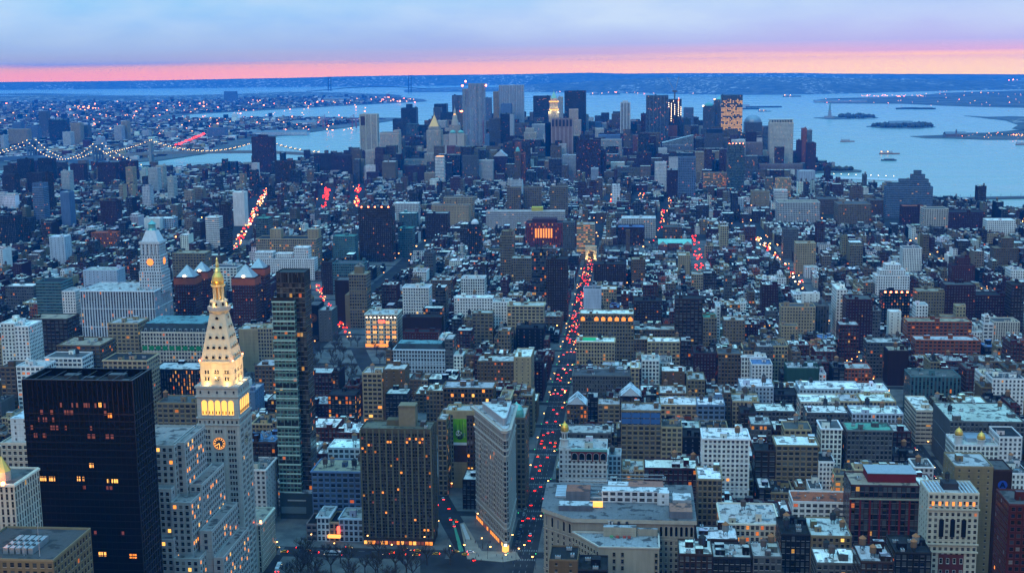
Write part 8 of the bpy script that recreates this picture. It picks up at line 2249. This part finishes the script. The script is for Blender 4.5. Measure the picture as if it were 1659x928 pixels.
def boats():
 spec=[(1441,250,74,'orange and white ferry with bright lamps on open water','ferry','ferry',1),(1440,260.5,52,'low grey barge astern of the lamplit ferry','barge','barge',0),(1373,230,60,'small grey ferry alone in mid river','ferry','ferry',0),(1231,174.5,320,'long dark anchored tanker in the bay','tanker','ship',0),(1215,177.5,130,'short dark freighter beside the long tanker','freighter','ship',0),(980,153.5,330,'lamplit freighter far out in the bay','freighter','ship',1),(1283,157,170,'freighter beneath the hills with one lamp','freighter','ship',1),(1472,177,170,'eastern of two low barges off the port land','barge','barge',0),(1498,177.3,150,'western of two low barges off the port land','barge','barge',0),(1239,181,90,'tug with two bright lamps below the long tanker','tug','tug',1),(1656,235,50,'small dark ferry by the terminal bank','ferry','ferry',0)]
 for px,py,L_,lb,nm,cat,lit in spec:
  p=at_z(px,py,0);e=thing(nm,lb,cat,(p[0],p[1],0));W=max(9,L_*.14);big=L_>120
  k=MB();hh=9 if big else 4;P=[(-L_/2,-W/2),(L_*.4,-W/2),(L_/2,0),(L_*.4,W/2),(-L_/2,W/2)];k.prism(P,-.5,hh,'matte',(.04,.045,.055)if nm!='ferry' else(.30,.12,.05));k.build('hull',e)
  if nm!='barge':
   k=MB();a=-L_*.46;k.box(a,a+L_*(.22 if big else.6),-W*.4,W*.4,hh,hh+(16 if big else 8),'matte',(.4,.42,.44));k.build('cabin',e);k=MB();k.bar((a+4,0,hh),(a+4,0,hh+(30 if big else 15)),1,'metal',(.2,.2,.2));k.build('mast',e)
  else:k=MB();k.box(-L_*.3,L_*.35,-W*.35,W*.35,hh,hh+3,'matte',(.12,.12,.12));k.build('cargo',e)
  if lit:
   for t in(-.4,-.1):k=MB();s_=1.1 if not big else 3;k.box(L_*t-s_,L_*t+s_,-W*.5-1,-W*.5,hh+5,hh+5+s_*1.4,'glow_lamp',(1,1,1),bottom=True);k.build('lamp',e)
boats()
for pts,lb in(([(1345,286),(1454,290.5),(1454,293),(1345,289)],'long lit pier with a white deck by the river bank'),([(1515,321),(1662,318),(1662,321),(1515,324)],'long low dark pier along the river edge')):
 P=[tuple(at_z(x,y,2)[:2])for x,y in pts];o=P[0];e=thing('pier',lb,'pier',(o[0],o[1],0));k=MB();k.prism([(x-o[0],y-o[1])for x,y in P],.2,3,'stone',(.5,.52,.54)if 'lit' in lb else(.08,.08,.09));k.build('deck',e)
 for i in range(9):
  t=(i+.5)/9;x,y=(P[0][0]+(P[1][0]-P[0][0])*t-o[0],P[0][1]+(P[1][1]-P[0][1])*t-o[1]);k=MB();k.bar((x,y,3),(x,y,10),.5,'metal',(.2,.2,.2));k.build('post',e)
  if 'lit' in lb:k=MB();k.box(x-.6,x+.6,y-.6,y+.6,10,11.2,'glow_head',(1,1,1),bottom=True);k.build('lamp',e)
p=at_z(1524,425,26);e=thing('lit_sign','bright yellow-white lit double sign board above the low western roofs','sign',(p[0],p[1],10))
for z in(10,17):k=MB();k.box(-4.5,4.5,-.6,0,z,z+5.6,'glow_win_pale',(1,1,1),bottom=True);k.build('sign_panel',e)
k=MB();k.box(-4,4,.05,1.5,0,22,'metal',(.06,.06,.06));k.build('sign_frame',e)
def lights():
 """far lamps and headlights that nobody could count"""
 r=random.Random(21);k=MB()
 def dot(x,y,z,s_,m_):k.box(x-s_,x+s_,y-s_,y+s_,z,z+s_*1.6,m_,(1,1,1),bottom=True)
 for line,n,ms,sz in((CORR[3][0],130,('glow_red','glow_far','glow_far','glow_red','glow_head'),1.25),(CORR[4][0],40,('glow_red',),1.5),(CORR[5][0],40,('glow_far','glow_red'),1.4),(CORR[6][0],46,('glow_red','glow_far','glow_red'),.85),(CORR[7][0],26,('glow_red',),1.1),(CORR[8][0],34,('glow_far','glow_red'),1.0),(CORR[9][0],16,('glow_red','glow_far'),1.3),(CORR[10][0],16,('glow_red','glow_far'),1.3),(CORR[11][0],22,('glow_red',),1.7),(CORR[12][0],18,('glow_far',),1.7),(CORR[13][0],70,('glow_far','glow_head','glow_lamp','glow_red'),.95),(pxl((286,241),(333,221)),70,('glow_red',),2.4),([(-81,1480),(-81,2200)],70,('glow_red','glow_red','glow_far'),.5)):
  Ln=[math.dist(a,b)for a,b in zip(line[:-1],line[1:])]
  for _ in range(n):
   i=0 if len(Ln)==1 or r.random()<Ln[0]/sum(Ln)else 1
   t=r.random();a,b=line[i],line[i+1];x,y=a[0]+(b[0]-a[0])*t+r.uniform(-7,7),a[1]+(b[1]-a[1])*t
   dot(x,y,24 if y>5200 else zg(y)+1,sz*r.uniform(.5,1),r.choice(ms))
 k.build('distant_traffic',kind='stuff');k=MB()
 for _ in range(560):
  s_=1250+2700*r.random();u=r.uniform(-.46,.30)*s_
  sp=span_at(MAN,s_)
  if not sp or not sp[0]+30<u<sp[1]-30:continue
  if s_<2750:u=min(AVES,key=lambda a:abs(a[0]-u))[0]+r.uniform(-10,10)if r.random()<.5 else u;s_=S_OF(round(23-(s_-845)/80.5))+r.uniform(-6,6)
  if not free(u-1,u+1,s_-1,s_+1):continue
  dot(u,s_,zg(s_)+r.uniform(4,16),r.uniform(.35,.62)*s_/1700,'glow_far' if r.random()<.75 else 'glow_lamp')
 for x0,x1,y0,y1,n,sz in((0,340,165,222,120,1.6),(340,600,160,208,80,1.6),(600,680,158,166,26,1.5),(130,165,173,177,10,2.2),(90,250,185,195,16,1.8),(900,1300,146,152,26,1.4),(1395,1500,154,157,40,1.1),(1500,1659,148,172,34,1.0),(1330,1500,160,168,10,1.1),(1630,1659,217,221,12,1.4),(1540,1659,215,224,14,1.0),(1600,1659,126,132,8,1.6),(460,590,208,212,14,1.6),(1310,1335,268,272,8,1.6)):
  for _ in range(n):
   px,py=r.uniform(x0,x1),r.uniform(y0,y1);p=at_z(px,py,16)
   dot(p[0],p[1],16,sz*r.uniform(.5,1.1)*p[1]/5200,r.choice(('glow_far','glow_far','glow_far','glow_beacon')))
 k.build('distant_lamps',kind='stuff')
lights()
